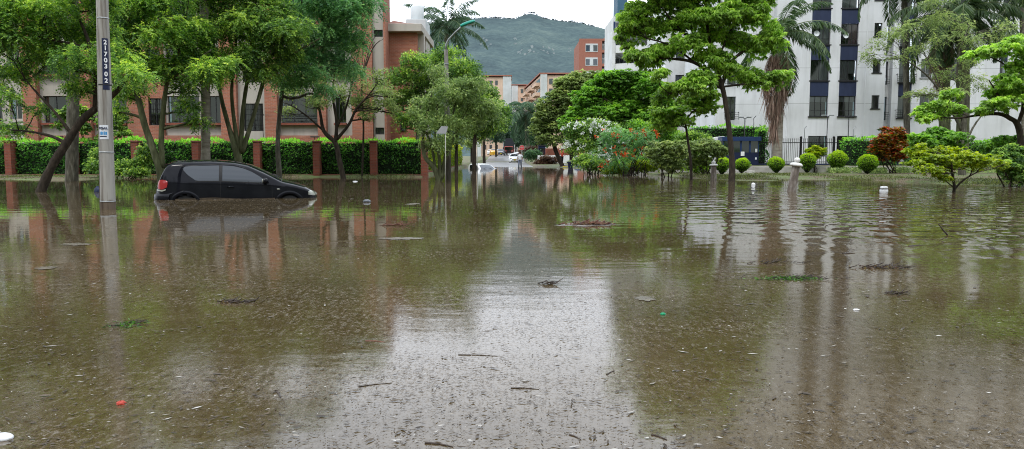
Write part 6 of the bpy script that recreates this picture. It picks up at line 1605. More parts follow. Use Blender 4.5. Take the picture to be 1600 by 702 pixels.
def truck():
    D = 168.0; q = W(795, 244, D); z = GZ(0, D) + .02
    r = empty("cargo_truck", (q.x, D, z), 0, "truck with red cab and dark canvas covered load at the top of the street", 'truck')
    MB().box(-.95, .95, 0, 1.7, .55, 2.0).build('cab', MT['truck_red'], r, bevel=.12)
    MB().box(-.85, .85, -.02, -.001, 1.2, 1.85).build('windscreen', MT['car_glass'], r)
    MB().box(-1.05, 1.05, -.14, -.02, .45, .72).build('bumper', MT['plastic'], r, bevel=.03)
    MB().box(-.5, .5, -.05, -.003, .78, 1.15).build('grille', MT['plastic'], r)
    for s in (-1, 1): MB().blob((s * .75, -.03, .95), (.13, .05, .13)).build('headlight', MT['lamp_clear'], r, smooth=True); MB().box(s * 1.18 - .06, s * 1.18 + .06, .05, .15, 1.4, 1.85).build('side_mirror', MT['plastic'], r)
    MB().box(-1.15, 1.15, 1.85, 6.5, .8, 1.5).build('cargo_bed', MT['truck_red'], r)
    c = MB(); n = 10
    prof = [(-1.18, 1.502)] + [(-1.18 * math.cos(PI * i / n), 3.5 + .3 * math.sin(PI * i / n)) for i in range(n + 1)] + [(1.18, 1.502)]
    for y in (1.8, 6.5): c.v += [(a, y, b) for a, b in prof]
    k = len(prof)
    for i in range(k - 1): c.f.append((i, i + 1, k + i + 1, k + i))
    c.f += [tuple(range(k))[::-1], tuple(range(k, 2 * k))]; c.build('canvas_cover', MT['truck_canvas'], r)
    for x in (-.9, .9):
        for y in (.8, 5.2): w_ = MB(); w_.tube([(x - .14, y, .42), (x + .14, y, .42)], .42, n=20); w_.build('wheel', MT['rubber'], r)
MT['truck_red'] = flat("truck_red_paint", (0.30, 0.05, 0.035), .4); MT['truck_canvas'] = flat("dark_canvas", (0.022, 0.028, 0.035), .8)
truck()

# ================================================================== PEOPLE
MT['skin'] = flat("skin", (0.22, 0.12, 0.08), .6); MT['hair'] = flat("dark_hair", (0.01, 0.008, 0.006), .7)
def skinned(name, joints, edges, mat, parent, sub=2):
    me = bpy.data.meshes.new(name); me.from_pydata([j[0] for j in joints], edges, []); me.update()
    o = bpy.data.objects.new(name, me); COL.objects.link(o); o.parent = parent
    sk = o.modifiers.new("skin", 'SKIN'); sk.use_smooth_shade = True
    if not me.skin_vertices: 
        bpy.context.view_layer.objects.active = o
        me.attributes  # ensure layer through operator-free path
    lay = me.skin_vertices[0].data if me.skin_vertices else None
    if lay:
        for i, j in enumerate(joints): lay[i].radius = (j[1], j[2] if len(j) > 2 else j[1]); lay[i].use_root = (i == 0)
    o.modifiers.new("sub", 'SUBSURF').levels = sub; o.modifiers["sub"].render_levels = sub
    me.materials.append(mat); return o

def person(label, loc, rz, shirt, trousers, stride=.12, arm=0.0, h=1.68, barelegs=False):
    r = empty("person", loc, rz, label, 'person'); s = h / 1.7
    def body_mesh(parts, nm, mat):
        m = MB()
        for pts, rad in parts: m.tube([Vector(p) * s for p in pts], [q * s for q in rad], n=12)
        return m.build(nm, mat, r, smooth=True)
    hipL, hipR = (-.09, 0, .90), (.09, 0, .90)
    kL, kR = (-.10, -stride * .8, .49), (.10, stride * .3, .49); aL, aR = (-.11, -stride, .09), (.11, stride * 1.2, .09)
    J = [((0, 0, .95), .13, .10), ((0, 0, 1.15), .13, .09), ((0, 0, 1.36), .16, .10), ((0, 0, 1.47), .055), ((0, -.01, 1.56), .075, .085), ((0, -.01, 1.65), .08, .09),
         (hipL, .085), (kL, .055), (aL, .038), ((aL[0], aL[1] - .14, .04), .035), (hipR, .085), (kR, .055), (aR, .038), ((aR[0], aR[1] - .14, .04), .035),
         ((-.18, 0, 1.40), .055), ((-.24, -.02 - arm * .1, 1.14), .042), ((-.22, -.08 - arm * .25, .92 + arm * .12), .03), ((-.22, -.10 - arm * .32, .83 + arm * .16), .034, .018),
         ((.18, 0, 1.40), .055), ((.25, .02 - arm * .1, 1.14), .042), ((.24, -.04 - arm * .25, .92 + arm * .12), .03), ((.24, -.06 - arm * .32, .83 + arm * .16), .034, .018)]
    E = [(0, 1), (1, 2), (2, 3), (3, 4), (4, 5), (0, 6), (6, 7), (7, 8), (8, 9), (0, 10), (10, 11), (11, 12), (12, 13), (2, 14), (14, 15), (15, 16), (16, 17), (2, 18), (18, 19), (19, 20), (20, 21)]
    J = [(tuple(c * s for c in j[0]),) + tuple(q * s for q in j[1:]) for j in J]
    skinned('body', J, E, MT['skin'], r)
    body_mesh([([(0, 0, .88), (0, 0, 1.0), (0, 0, 1.2), (0, 0, 1.38), (0, 0, 1.47)], [.155, .15, .155, .175, .07]), ([(-.14, 0, 1.42), (-.215, -.01, 1.26), (-.24, -.02, 1.16)], [.07, .065, .06]), ([(.14, 0, 1.42), (.22, 0, 1.26), (.25, .02, 1.16)], [.07, .065, .06])], 'shirt', shirt)
    e = .55 if barelegs else .12
    f = (.90 - e) / (.90 - .09)
    lp = lambda a, b, t: tuple(a[i] + (b[i] - a[i]) * t for i in range(3))
    L_ = [(hipL, kL, aL), (hipR, kR, aR)]; parts = []
    for hp, kn, an in L_:
        pts = [lp(hp, kn, -.1), lp(hp, kn, .5), kn] if barelegs else [lp(hp, kn, -.1), lp(hp, kn, .5), kn, lp(kn, an, .95)]
        parts.append((pts, [.115, .095, .075, .062][:len(pts)]))
    body_mesh(parts, 'trousers', trousers)
    m = MB(); m.blob((0, .02 * s, 1.665 * s), (.088 * s, .098 * s, .085 * s), n=14, m=9); m.build('hair', MT['hair'], r, smooth=True)
    m = MB()
    for an in (aL, aR): m.blob((an[0] * s, (an[1] - .05) * s, .045 * s), (.05 * s, .13 * s, .045 * s), n=10, m=6)
    m.build('shoes', MT['plastic'], r, smooth=True)
    return r
q = W(878, 257, 82); person("person in a red shirt and dark trousers standing at the street corner", (q.x, 82, q.z - .02), .4, flat("red_shirt", (0.55, 0.09, 0.06), .8), flat("dark_trousers", (0.015, 0.015, 0.02), .8), arm=.6, h=1.62)
q = G(812.5, 262); person("person in a white shirt wading at the edge of the water in the street", (q.x, q.y, GZ(1, q.y)), -.2, flat("white_shirt", (0.6, 0.62, 0.65), .8), flat("blue_grey_trousers", (0.12, 0.14, 0.19), .8), arm=.2, h=1.6)

# ================================================================== STREET FURNITURE
# concrete utility pole with number
def utility_pole():
    D = G(170, 326).y; b = G(169, 326); tp = W(160.5, 0, D)
    r = empty("utility_pole", (b.x, b.y, -.35), 0, "tall concrete pole with vertical number strip and paper notice standing in the water", 'utility pole')
    dirv = (tp - b).normalized(); k = D / F
    ax = lambda px, py: W(px, py, D)
    top = b + dirv * 9.2
    m = MB(); n = 24; pts = [b - dirv * .35]; 
    for i in range(n + 1): pts.append(b + dirv * 9.2 * i / n)
    rad = [.148] + [.148 - .095 * i / n for i in range(n + 1)]
    m.tube(pts, rad, n=28); m.build('shaft', MT['pole_conc'], r, smooth=True, world=True)
    # conduit on the left edge
    m = MB(); o = Vector((-.142, -.04, 0)); m.tube([b + o + dirv * .0, b + dirv * 4 + o + Vector((.04, 0, 0)), b + dirv * 9 + o + Vector((.09, 0, 0))], .018, n=8); m.build('conduit', MT['kerb'], r, smooth=True, world=True)
    def rad_at(z): return .148 - .095 * z / 9.2
    for py in (29, 133, 238, 315):
        z = (ax(165, py) - b).length; c = b + dirv * z; q = MB(); rr = rad_at(z) + .006
        q.tube([c - dirv * .012, c + dirv * .012], rr, n=28); q.build('strap', MT['galv'] if py != 133 else MT['plastic'], r, smooth=True, world=True)
    # number plates curved round the shaft
    side = Vector((1, 0, 0)); front = Vector((0, -1, 0))
    def curved(nm, z0, z1, a0, a1, mat, off=.004, parent=r):
        q = MB(); kk = 8
        for i in range(kk + 1):
            a = a0 + (a1 - a0) * i / kk
            for z in (z0, z1): q.v.append(tuple(b + dirv * z + (side * math.sin(a) + front * math.cos(a)) * (rad_at(z) + off)))
        for i in range(kk): q.f.append((i * 2, i * 2 + 2, i * 2 + 3, i * 2 + 1))
        return q.build(nm, mat, parent, smooth=True, world=(parent is r))
    zy = lambda py: (ax(164, py) - b).dot(dirv)
    strip = curved('number_strip', zy(141), zy(61), .15, 1.25, MT['navy_dark'], off=.005)
    digits = list(zip("2170302", (67.5, 76.5, 86, 95.5, 105, 117, 127)))
    for ch, py in digits:
        o = text_mesh(ch, .125, MT['sign_white'], strip, 'digit', .004)
        z = zy(py); a = .68; nrm = side * math.sin(a) + front * math.cos(a); p = b + dirv * z + nrm * (rad_at(z) + .012)
        X_ = dirv.cross(nrm).normalized()
        M_ = Matrix((( X_.x, dirv.x, nrm.x), (X_.y, dirv.y, nrm.y), (X_.z, dirv.z, nrm.z))).to_4x4(); M_.translation = p - r.location
        o.matrix_local = M_
    note = curved('paper_notice', zy(218), zy(196), -.62, .80, MT['paper'], off=.005)
    def text(body, px, py, size, mat, a):
        o = text_mesh(body, size, mat, note, 'notice_text', .002)
        z = zy(py); nrm = side * math.sin(a) + front * math.cos(a); p = b + dirv * z + nrm * (rad_at(z) + .012); X_ = dirv.cross(nrm).normalized()
        M_ = Matrix(((X_.x, dirv.x, nrm.x), (X_.y, dirv.y, nrm.y), (X_.z, dirv.z, nrm.z))).to_4x4(); M_.translation = p - r.location; o.matrix_local = M_
    text("TC", 0, 201, .062, MT['navy_dark'], -.36); text("BAIL", 0, 201, .062, MT['navy_dark'], .30)
    for i, (a0, a1) in enumerate(((-.5, -.38), (-.32, -.12), (-.06, .1), (.16, .3), (.36, .6))): curved('notice_mark', zy(211), zy(206.3 - .4 * (i % 2)), a0, a1, MT['notice_blue'], off=.008)
    curved('notice_mark', zy(214.2), zy(212.8), -.5, .55, MT['navy_dark'], off=.008)
MT['sign_white'] = flat("sign_white", (0.75, 0.76, 0.78), .5); MT['paper'] = flat("notice_paper", (0.6, 0.63, 0.66), .7); MT['notice_blue'] = flat("notice_blue", (0.05, 0.25, 0.50), .6)
def mat_pole():
    m = mat_noise("pole_concrete_stained", [(0.25, (0.13, 0.12, 0.105)), (0.45, (0.27, 0.26, 0.235)), (0.75, (0.36, 0.35, 0.32))], scale=2.2, rough=0.85, stretch=(3, 3, 0.35), bump=0.004, detail=9)
    nt = m.node_tree; b = nt.nodes["Principled BSDF"]; src = b.inputs["Base Color"].links[0].from_socket
    tc = N(nt, "ShaderNodeTexCoord"); sx = N(nt, "ShaderNodeSeparateXYZ"); nt.links.new(tc.outputs["Object"], sx.inputs[0])
    n = N(nt, "ShaderNodeTexNoise"); n.inputs["Scale"].default_value = 9; nt.links.new(tc.outputs["Object"], n.inputs["Vector"])
    a = N(nt, "ShaderNodeMath", operation='MULTIPLY_ADD'); a.inputs[1].default_value = .12; nt.links.new(n.outputs["Fac"], a.inputs[0]); nt.links.new(sx.outputs[2], a.inputs[2])
    r = ramp(nt, a.outputs[0], [(0.56, (0.38, 0.30, 0.24)), (0.60, (1, 1, 1))])   # tide mark just above the water
    # dark drip stain low down on one side
    mx = N(nt, "ShaderNodeMix", data_type='RGBA', blend_type='MULTIPLY'); mx.inputs["Factor"].default_value = 1; nt.links.new(src, mx.inputs["A"]); nt.links.new(r.outputs[0], mx.inputs["B"])
    st = N(nt, "ShaderNodeMapping"); st.inputs["Scale"].default_value = (9, 9, .5); nt.links.new(tc.outputs["Object"], st.inputs[0]); n3 = N(nt, "ShaderNodeTexNoise"); n3.inputs["Scale"].default_value = 1.3; n3.inputs["Detail"].default_value = 6; nt.links.new(st.outputs[0], n3.inputs["Vector"])
    r3 = ramp(nt, n3.outputs["Fac"], [(0.38, (0.45, 0.40, 0.36)), (0.5, (1, 1, 1))]); m2 = N(nt, "ShaderNodeMix", data_type='RGBA', blend_type='MULTIPLY'); m2.inputs["Factor"].default_value = .8
    nt.links.new(mx.outputs["Result"], m2.inputs["A"]); nt.links.new(r3.outputs[0], m2.inputs["B"]); nt.links.new(m2.outputs["Result"], b.inputs["Base Color"])
    return m
MT['pole_conc'] = mat_pole()
utility_pole()

MT['lamp_conc'] = mat_noise('lamp_post_concrete', [(0.3, (0.07, 0.065, 0.055)), (0.7, (0.20, 0.19, 0.17))], scale=3, rough=.85, stretch=(2, 2, .4))
def street_lamp():
    D = 36.0; b = W(700.5, 286, D); t = W(697, 78, D); k = D / F
    r = empty("street_lamp", (b.x, b.y, -.35), 0, "slender street lamp with green lamp head on a curved arm above the trees", 'street lamp')
    b2 = Vector((b.x, b.y, -.35))
    m = MB(); m.tube([b2, b2.lerp(t, .5), t], [.15, .12, .09], n=16); m.build('post', MT['lamp_conc'], r, smooth=True, world=True)
    a = [t, W(697, 70, D), W(701, 62, D - .1), W(712, 50, D - .3), W(722, 41, D - .5)]
    m = MB(); m.tube(a, [.05, .05, .042, .036, .034], n=10); m.build('arm', MT['galv'], r, smooth=True, world=True)
    p, q = W(720, 41.5, D - .5), W(742, 33.5, D - .7); dirv = (q - p)
    m = MB(); n = 12
    up = Vector((-dirv.z, 0, dirv.x)).normalized(); sd_ = dirv.normalized().cross(up)
    for i in range(n + 1):
        t_ = i / n; c = p + dirv * t_; w_ = .13 * min(1, .55 + t_ * 1.6) * (1 if t_ < .85 else 1 - (t_ - .85) * 2.2); h_ = .10 * (.6 + .6 * math.sin(PI * min(1, t_ * .8 + .15)))
        for kx in range(12):
            an = 2 * PI * kx / 12; m.v.append(tuple(c + sd_ * math.cos(an) * w_ + up * (math.sin(an) * h_ * (1 if math.sin(an) > 0 else .45))))
    for i in range(n):
        for kx in range(12): m.f.append((i * 12 + kx, i * 12 + (kx + 1) % 12, (i + 1) * 12 + (kx + 1) % 12, (i + 1) * 12 + kx))
    m.f += [tuple(range(12))[::-1], tuple(n * 12 + k_ for k_ in range(12))]
    m.build('lamp_head', MT['lamp_green'], r, smooth=True, world=True)
    m = MB(); c = p + dirv * .6 - up * .06; m.blob(c, (.18, .09, .035), n=12, m=6); m.build('lens', MT['lamp_clear'], r, smooth=True, world=True)
    for py in (100, 128): m = MB(); c = W(697.3, py, D); m.tube([c - Vector((0, 0, .03)), c + Vector((0, 0, .03))], .115, n=16); m.build('strap', MT['galv'], r, world=True)
    m = MB(); c = W(697, 205, D); 
MT['lamp_green'] = flat("lamp_green_shell", (0.02, 0.26, 0.20), .35)
street_lamp()

def thin_post(name, lb, px, y0, y1, D, r_, mat, plate=None):
    b = G(px, y0) if D is None else W(px, y0, D); D = b.y; t = W(px, y1, D)
    r = empty(name, (b.x, b.y, -.35), 0, lb, 'post')
    m = MB(); m.tube([(b.x, b.y, -.35), tuple(t)], [r_, r_ * .9], n=8); m.build('shaft', mat, r, smooth=True, world=True)
    m = MB(); m.blob(t, (r_ * 1.25, r_ * 1.25, r_ * .8)); m.build('cap', mat, r, smooth=True, world=True)
    return r
pn = thin_post("sign_post", "thin white post holding a tilted grey metal sign among the air plants", 696, 287, 200, None, .028, MT['post_white']) if 'post_white' in MT else None
MT['post_white'] = flat("faded_white_paint", (0.36, 0.36, 0.32), .6)
r = thin_post("sign_post", "thin pale post holding a tilted grey sign plate in front of the lamp post", 696, 286, 198, None, .02, MT['post_white'])
c = W(690, 203, r.location.y - .05)
m = MB(); m.add([tuple(W(681, 209, c.y)), tuple(W(697, 209, c.y)), tuple(W(700, 198, c.y)), tuple(W(690, 197, c.y))], [(0, 1, 2, 3)]); o = m.build('sign_plate', MT['frame_alu'], r, world=True); md = o.modifiers.new("th", 'SOLIDIFY'); md.thickness = .012
thin_post("marker_post", "thin white post left of the street mouth, nearest the lamp post", 745.5, 268, 226, None, .04, MT['post_white'])
thin_post("marker_post", "short grey post beside the dark street tree trunk", 741.5, 266, 218, None, .035, MT['galv'])

def stop_sign():
    D = 112.0; c = W(815.5, 231, D); zb = GZ(1.4, D)
    r = empty("stop_sign", (c.x, D, zb), 0, "red stop sign on a pale post at the right kerb of the street", 'road sign')
    m = MB(); m.tube([(c.x, D + .03, zb - .1), (c.x, D + .03, c.z + .3)], .045, n=8); m.build('post', MT['post_white'], r, world=True)
    for rr, y, mt, nm in ((.40, D, 'post_white', 'sign_border'), (.36, D - .006, 'stop_red', 'sign_face')):
        m = MB(); m.v = [(c.x + rr * math.cos(PI / 8 + PI / 4 * i), y, c.z + rr * math.sin(PI / 8 + PI / 4 * i)) for i in range(8)]; m.f = [tuple(range(8))]; m.build(nm, MT[mt], r, world=True)
    o = text_mesh("PARE", .24, MT['post_white'], r, 'sign_text')
    o.location = (0, -.012, c.z - zb); o.rotation_euler = (PI / 2, 0, 0)
MT['stop_red'] = flat("stop_sign_red", (0.5, 0.04, 0.05), .4)
stop_sign()

def bollard(lb, px, yb, pxt, yt, tilt=True):
    b = G(px, yb); D = b.y; t = W(pxt, yt, D)
    r = empty("ball_topped_bollard", (b.x, b.y, 0), 0, lb, 'bollard', "ball topped concrete bollards")
    h = (t - b).length; d = (t - b).normalized(); q = Vector((0, 0, 1)).rotation_difference(d)
    def put(o): o.rotation_mode = 'QUATERNION'; o.rotation_quaternion = q; return o
    m = MB(); n = 8
    prof = [(.15, -.4), (.145, 0), (.125, h * .74)]
    m.lathe(prof, n=8); put(m.build('shaft', MT['bollard_conc'], r))
    m = MB(); m.lathe([(.14, h * .742), (.19, h * .76), (.195, h * .80), (.15, h * .845), (.07, h * .86)], n=20); put(m.build('collar', MT['post_paint'], r, smooth=True))
    m = MB(); m.blob((0, 0, h * .93), (.095, .095, .09), n=18, m=12); put(m.build('ball_finial', MT['post_paint'], r, smooth=True))
MT['bollard_conc'] = mat_noise("bollard_worn", [(0.3, (0.06, 0.045, 0.035)), (0.5, (0.16, 0.135, 0.115)), (0.72, (0.32, 0.30, 0.27))], scale=7, rough=.85, bump=.006, stretch=(1, 1, .4), detail=8)
MT['post_paint'] = mat_noise("chipped_white_paint", [(0.3, (0.35, 0.33, 0.30)), (0.5, (0.62, 0.62, 0.60))], scale=9, rough=.6)
bollard("leaning ball topped concrete bollard standing alone in the water", 1237, 299, 1246, 247)
bollard("added small white bollard standing in for a pale path gap between the tapered shrub and the umbrella tree", 1115, 281, 1115, 252)  # made-up bollard in place of a pale gap of path and steps

# iron railing
def railing():
    D = 52.0; k = D / F; a, b = (1178 - 800) * k, (1440 - 800) * k; zt = W(800, 220, D).z; zb = GZ(20, D)
    r = empty("iron_railing", (a, D, zb), 0, "black spiked iron railing in front of the white building", 'railing')
    m = MB(); x = a
    while x < b:
        m.box(x - .011, x + .011, D - .011, D + .011, zb + .12, zt + .08); m.add([(x - .02, D, zt + .08), (x + .02, D, zt + .08), (x, D, zt + .2)], [(0, 1, 2)]); x += .125
    m.box(a, b, D + .012, D + .04, zt - .16, zt - .11); m.box(a, b, D + .012, D + .04, zb + .2, zb + .25)
    m.build('bars', MT['iron'], r, world=True)
    for px in (1218, 1249, 1300, 1345, 1400): x = (px - 800) * k; q = MB(); q.box(x - .06, x + .06, D - .06, D + .06, zb - .1, zt + .16); q.blob((x, D, zt + .22), (.09, .09, .08)); q.build('post', MT['iron'], r, world=True)
    MB().box(a, b, D - .1, D + .1, zb - .2, zb + .12).build('base_wall', MT['navy'], r, world=True)
railing()
for px, y1, lb, kind in ((1289, 181, "twin headed garden lamp between the two window columns", 'T'), (1322, 183, "flat headed garden lamp beside the railing hedge", 'F'), (1161, 184, "twin headed garden lamp above the guard booth", 'T'), (1175, 181, "hook topped lamp right of the booth's twin lamp", 'H'), (1254, 197, "bent thin mast over the railing, left of the window columns", 'H'), (1330, 198, "bent thin mast over the railing, behind the flat headed lamp", 'H')):
    D = 52.6; k = D / F; x = (px - 800) * k; zt = W(800, y1, D).z; zb = GZ(20, D)
    r = empty("garden_lamp", (x, D, zb), 0, lb, 'lamp post', "thin lamps and masts along the railing")
    hh = zt - zb
    if kind == 'H': MB().tube([(0, 0, 0), (0, 0, hh - .45), (-.02, 0, hh - .2), (.14, 0, hh)], .022, n=6).build('post', MT['galv'] if px > 1200 else MT['iron'], r, smooth=True)
    else:
        MB().tube([(0, 0, 0), (0, 0, hh - .05)], .032, n=8).build('post', MT['iron'], r, smooth=True)
        if kind == 'T': 
            for s in (-1, 1): MB().tube([(0, 0, hh - .1), (s * .16, 0, hh)], .018, n=6).build('arm', MT['iron'], r); MB().box(s * .26 - .16, s * .26 + .16, -.09, .09, hh - .02, hh + .06).build('lamp_head', MT['galv'], r, bevel=.02)
        else: MB().box(-.3, .34, -.1, .1, hh - .05, hh + .02).build('lamp_head', MT['iron'], r, bevel=.02)
# low garden light before the brick building
for px, py, D, lb in ((491, 214, 42.0, "low flat headed garden light over the hedge left of the dark tree"), (90, 214, 42.0, "low flat headed garden light over the hedge at the far left")):
    t = W(px, py, D); r = empty("hedge_light", (t.x, D, .1), 0, lb, 'lamp post', "flat headed lights over the hedge")
    MB().tube([(0, 0, 0), (0, 0, t.z - .12)], .02, n=6).build('post', MT['iron'], r); MB().box(-.2, .28, -.08, .08, t.z - .13, t.z - .07).build('lamp_head', MT['iron'], r, bevel=.02)
t = W(412, 218, 42.3); r = empty("thin_mast", (t.x, 42.3, .1), 0, "thin dark mast rising over the hedge beside the grilled window", 'mast'); MB().tube([(0, 0, 0), (0, 0, 1.6), (-.05, 0, 3.2)], .018, n=6).build('shaft', MT['iron'], r); MB().box(-.12, .05, -.05, .05, 3.2, 3.26).build('tip', MT['iron'], r)

def booth():
    D = 50.6; k = D / F; x0, x1 = (1128 - 800) * k, (1184 - 800) * k; zb = GZ(14, D); zt = W(800, 214, D).z
    r = empty("guard_booth", (x0, D, zb), 0, "dark blue glazed guard booth behind the umbrella tree trunk", 'booth')
    h = zt - zb; w = x1 - x0; d = 2.0
    MB().box(-.1, w + .1, -.15, d, h - .28, h).build('roof', MT['blue_paint'], r, bevel=.02)
    MB().box(0, w, .02, .1, 0, h * .45).build('front_panel', MT['navy_dark'], r); MB().box(0, .06, .1, d, 0, h - .282).box(w - .06, w, .1, d, 0, h - .282).box(.06, w - .06, d - .06, d, 0, h - .282).build('wall', MT['navy_dark'], r)
    for i in range(4):
        a, b = w * i / 4, w * (i + 1) / 4; f = MB().box(a + .003, a + .05, -.01, .08, h * .45 + .002, h - .282).box(b - .05, b - .003, -.01, .08, h * .45 + .002, h - .282).build('window_frame', MT['blue_paint'], r)
        MB().box(a + .052, b - .052, .03, .04, h * .45 + .002, h - .282).build('pane', MT['glass_dark'], f)
    MB().box(w * .50, w * .60, -.012, .018, h * .33, h * .48).build('notice', MT['sign_white'], r)
    MB().box(w * .89, w * .95, -.03, -.012, h * .46, h * .58).box(w * .90, w * .94, -.03, -.012, h * .2, h * .28).build('notice', MT['paper'], r)
booth()
D = 51.5; k = D / F
r = empty("white_canopy", ((1060 - 800) * k, D, .5), 0, "sloping white entrance canopy left of the blue booth", 'canopy'); a, b = 0, (1130 - 1060) * k
z0, z1 = W(800, 224, D).z - .5, W(800, 213, D).z - .5
MB().add([(a, 0, z0 - .35), (b, 0, z1 - .35), (b, 0, z1), (a, 0, z0), (a, 2, z0 - .35), (b, 2, z1 - .35), (b, 2, z1), (a, 2, z0)], [(0, 1, 2, 3), (3, 2, 6, 7), (0, 4, 5, 1), (4, 7, 6, 5), (0, 3, 7, 4), (1, 5, 6, 2)]).build('slab', MT['white_plain'], r)
MB().box(.3, .5, .5, .7, -.2, z0 - .2).box(b - .6, b - .4, .5, .7, -.2, z1 - .4).build('column', MT['white_plain'], r)
# raised kerb / path before the railing, white garden walls, terracotta bank
k = 46.7 / F; r = tag(MB().box(7.2, 26, 46.4, 46.85, -.2, .42).build("kerb_wall", MT['kerb']), "long pale concrete kerb wall behind the ball bushes", 'kerb'); 
tag(MB().box(7.0, 60, 46.852, 50.2, .2, .475).build("path", MT['kerb']), kind='structure')
tag(MB().box(12.2, 14.2, 44.2, 46.3, -.2, .12).box(12.4, 14.2, 45.0, 46.35, .122, .26).build("entrance_steps", MT['kerb']), "two low concrete steps beside the tapered shrub", 'steps')
D = 92.0; k = D / F; tag(MB().box((840 - 800) * k, (902 - 800) * k, D, D + .25, -.2, W(800, 243, D).z).build("garden_wall", MT['white_plain'], bevel=.02), "low white garden wall behind the person in red", 'wall')
D = 100.0; k = D / F; tag(MB().add([((850 - 800) * k, D, 0), ((892 - 800) * k, D, 0), ((888 - 800) * k, D + 1, W(800, 231, D).z), ((853 - 800) * k, D + 1, W(800, 231, D).z)], [(0, 1, 2, 3)]).build("terracotta_bank", MT['terra']) if 0 else MB().box((852 - 800) * k, (892 - 800) * k, D, D + .4, -.2, W(800, 232, D).z).build("terracotta_wall", MT['brick2'], bevel=.03), "terracotta coloured wall above the low white wall", 'wall')
D = 104.0; k = D / F; r = empty("dark_kiosk", ((841 - 800) * k, D, .1), 0, "dark boxy kiosk under the olive tree", 'kiosk'); zt = W(800, 228, D).z
MB().box(0, 11 * k, 0, 1.2, 0, zt - .1).build('cabin', MT['navy_dark'], r); MB().box(-.08, 11 * k + .08, -.1, 1.3, zt - .098, zt + .02).build('roof', MT['frame_dark'], r); MB().box(.12, 11 * k - .12, -.02, -.003, .9, zt - .4).build('window', MT['glass_dark'], r)

def planter(px, yb, lb):
    b = G(px, yb); r = empty("navy_planter", (b.x, b.y, -.05), 0, lb, 'planter')
    MB().lathe([(.19, -.1), (.20, .0), (.26, .45), (.28, .52), (.34, .55), (.34, .66), (.30, .66), (.28, .60)], n=20).build('pot', MT['navy_dark'], r, smooth=True)
    K = 260; V = leaf_quads(np.tile([0, 0, .6], (K, 1)) + RS.normal(0, .09, (K, 3)) * [1.4, 1.4, .5], unit(RS.normal(0, .8, (K, 3)) + [0, 0, 1]), RS.uniform(.1, .25, K), .05)
    mesh_np('plant', V, np.arange(len(V)).reshape(-1, 4), MT['lf_olive'], r, tint=RS.rand(K))
planter(891.5, 263.5, "large navy plant pot at the water edge right of the person in red")
b = G(903, 263); r = empty("blue_tarp", (b.x, b.y, -.05), 0, "crumpled dark blue tarpaulin lying beside the navy plant pot", 'tarp'); m = MB(); m.blob((0, 0, .1), (.42, .3, .16), n=14, m=8, jit=.3); m.blob((.35, .1, .08), (.3, .2, .12), n=12, m=8, jit=.3); m.build('sheet', MT['blue_paint'], r)
b = G(880, 261); r = empty("white_sack", (b.x, b.y, -.02), 0, "white sack lying by the feet of the person in red", 'sack'); m = MB(); m.blob((0, 0, .14), (.36, .2, .17), n=14, m=8, jit=.15); m.build('sack_cloth', MT['sign_white'], r, smooth=True); m = MB(); m.blob((.38, 0, .17), (.07, .06, .06), n=10, m=6, jit=.3); m.build('sack_neck', MT['sign_white'], r, smooth=True)
tag(MB().box(4.9, 6.6, 74.0, 74.25, -.1, .13).build("painted_kerb", MT['plate_yel'], bevel=.01), "short yellow painted kerb behind the navy plant pot", 'kerb')

# ================================================================== FLOATING DEBRIS
MT['wood_dark'] = mat_noise("wet_wood", [(0.3, (0.010, 0.007, 0.005)), (0.7, (0.05, 0.032, 0.02))], scale=20, rough=.5)
MT['wood_red'] = mat_noise("reddish_bark", [(0.3, (0.05, 0.02, 0.012)), (0.7, (0.17, 0.075, 0.045))], scale=14, rough=.6)
MT['plastic_white'] = flat("white_foam", (0.72, 0.74, 0.76), .4); MT['plastic_green'] = flat("green_plastic", (0.0, 0.22, 0.09), .3); MT['plastic_red'] = flat("red_plastic", (0.40, 0.05, 0.03), .35)
MT['lf_float'] = mat_leaf('floating_green', L3((0.02, 0.05, 0.012), (0.05, 0.13, 0.02), (0.11, 0.26, 0.03)))
MT['slick'] = flat("pale_silt_film", (0.13, 0.112, 0.092), .25, var=.35, scale=8)
def pile(name, lb, px, py, wpx, dpx, n, mats, L, th, cat, up=.06, leafm=None, nleaf=0, parts=('twigs',)):
    c = G(px, py); k = c.y / F; w = wpx * k / 2; d = dpx * k / 2 * 6; L *= .75; th *= .7; up *= .6
    r = empty(name, (c.x, c.y, 0), 0, lb, cat)
    m = MB()
    for i in range(n):
        a = random.gauss(.15, .55); x = random.gauss(0, .45) * w; y = random.gauss(0, .35) * d; ll = L * random.uniform(.4, 1.3); e = random.gauss(.05, .22); z = abs(random.gauss(0, up)) * max(0, 1 - abs(x) / w)
        p = Vector((x, y, z + .004)); q = p + Vector((math.cos(a) * math.cos(e), math.sin(a) * math.cos(e), abs(math.sin(e)))) * ll; mid = p.lerp(q, .5) + Vector((random.gauss(0, .06), random.gauss(0, .06), random.gauss(0, .03))) * ll
        m.tube([p, mid, q], [th * random.uniform(.6, 1.3), th, th * .4], n=5)
    m.build(parts[0], mats, r, smooth=True)
    if nleaf:
        P_ = np.stack([RS.normal(0, .42, nleaf) * w, RS.normal(0, .35, nleaf) * d, np.abs(RS.normal(0, up * .8, nleaf)) + .004], -1)
        V = leaf_quads(P_, unit(RS.normal(0, 1, (nleaf, 3)) * [1, 1, .35]), RS.uniform(.5, 1.2, nleaf) * L * .45, L * .14, wn=unit(RS.normal(0, .5, (nleaf, 3)) + [0, 0, .3])); V[:, 2] = np.maximum(V[:, 2], .003)
        mesh_np('leaves', V, np.arange(len(V)).reshape(-1, 4), leafm, r, tint=RS.rand(nleaf))
    return r
r = pile("branch_pile", "heap of reddish brown sticks and bark floating in mid street", 918, 351, 78, 4, 90, MT['wood_red'], .20, .011, 'debris', up=.03, leafm=MT['lf_brown'], nleaf=160)
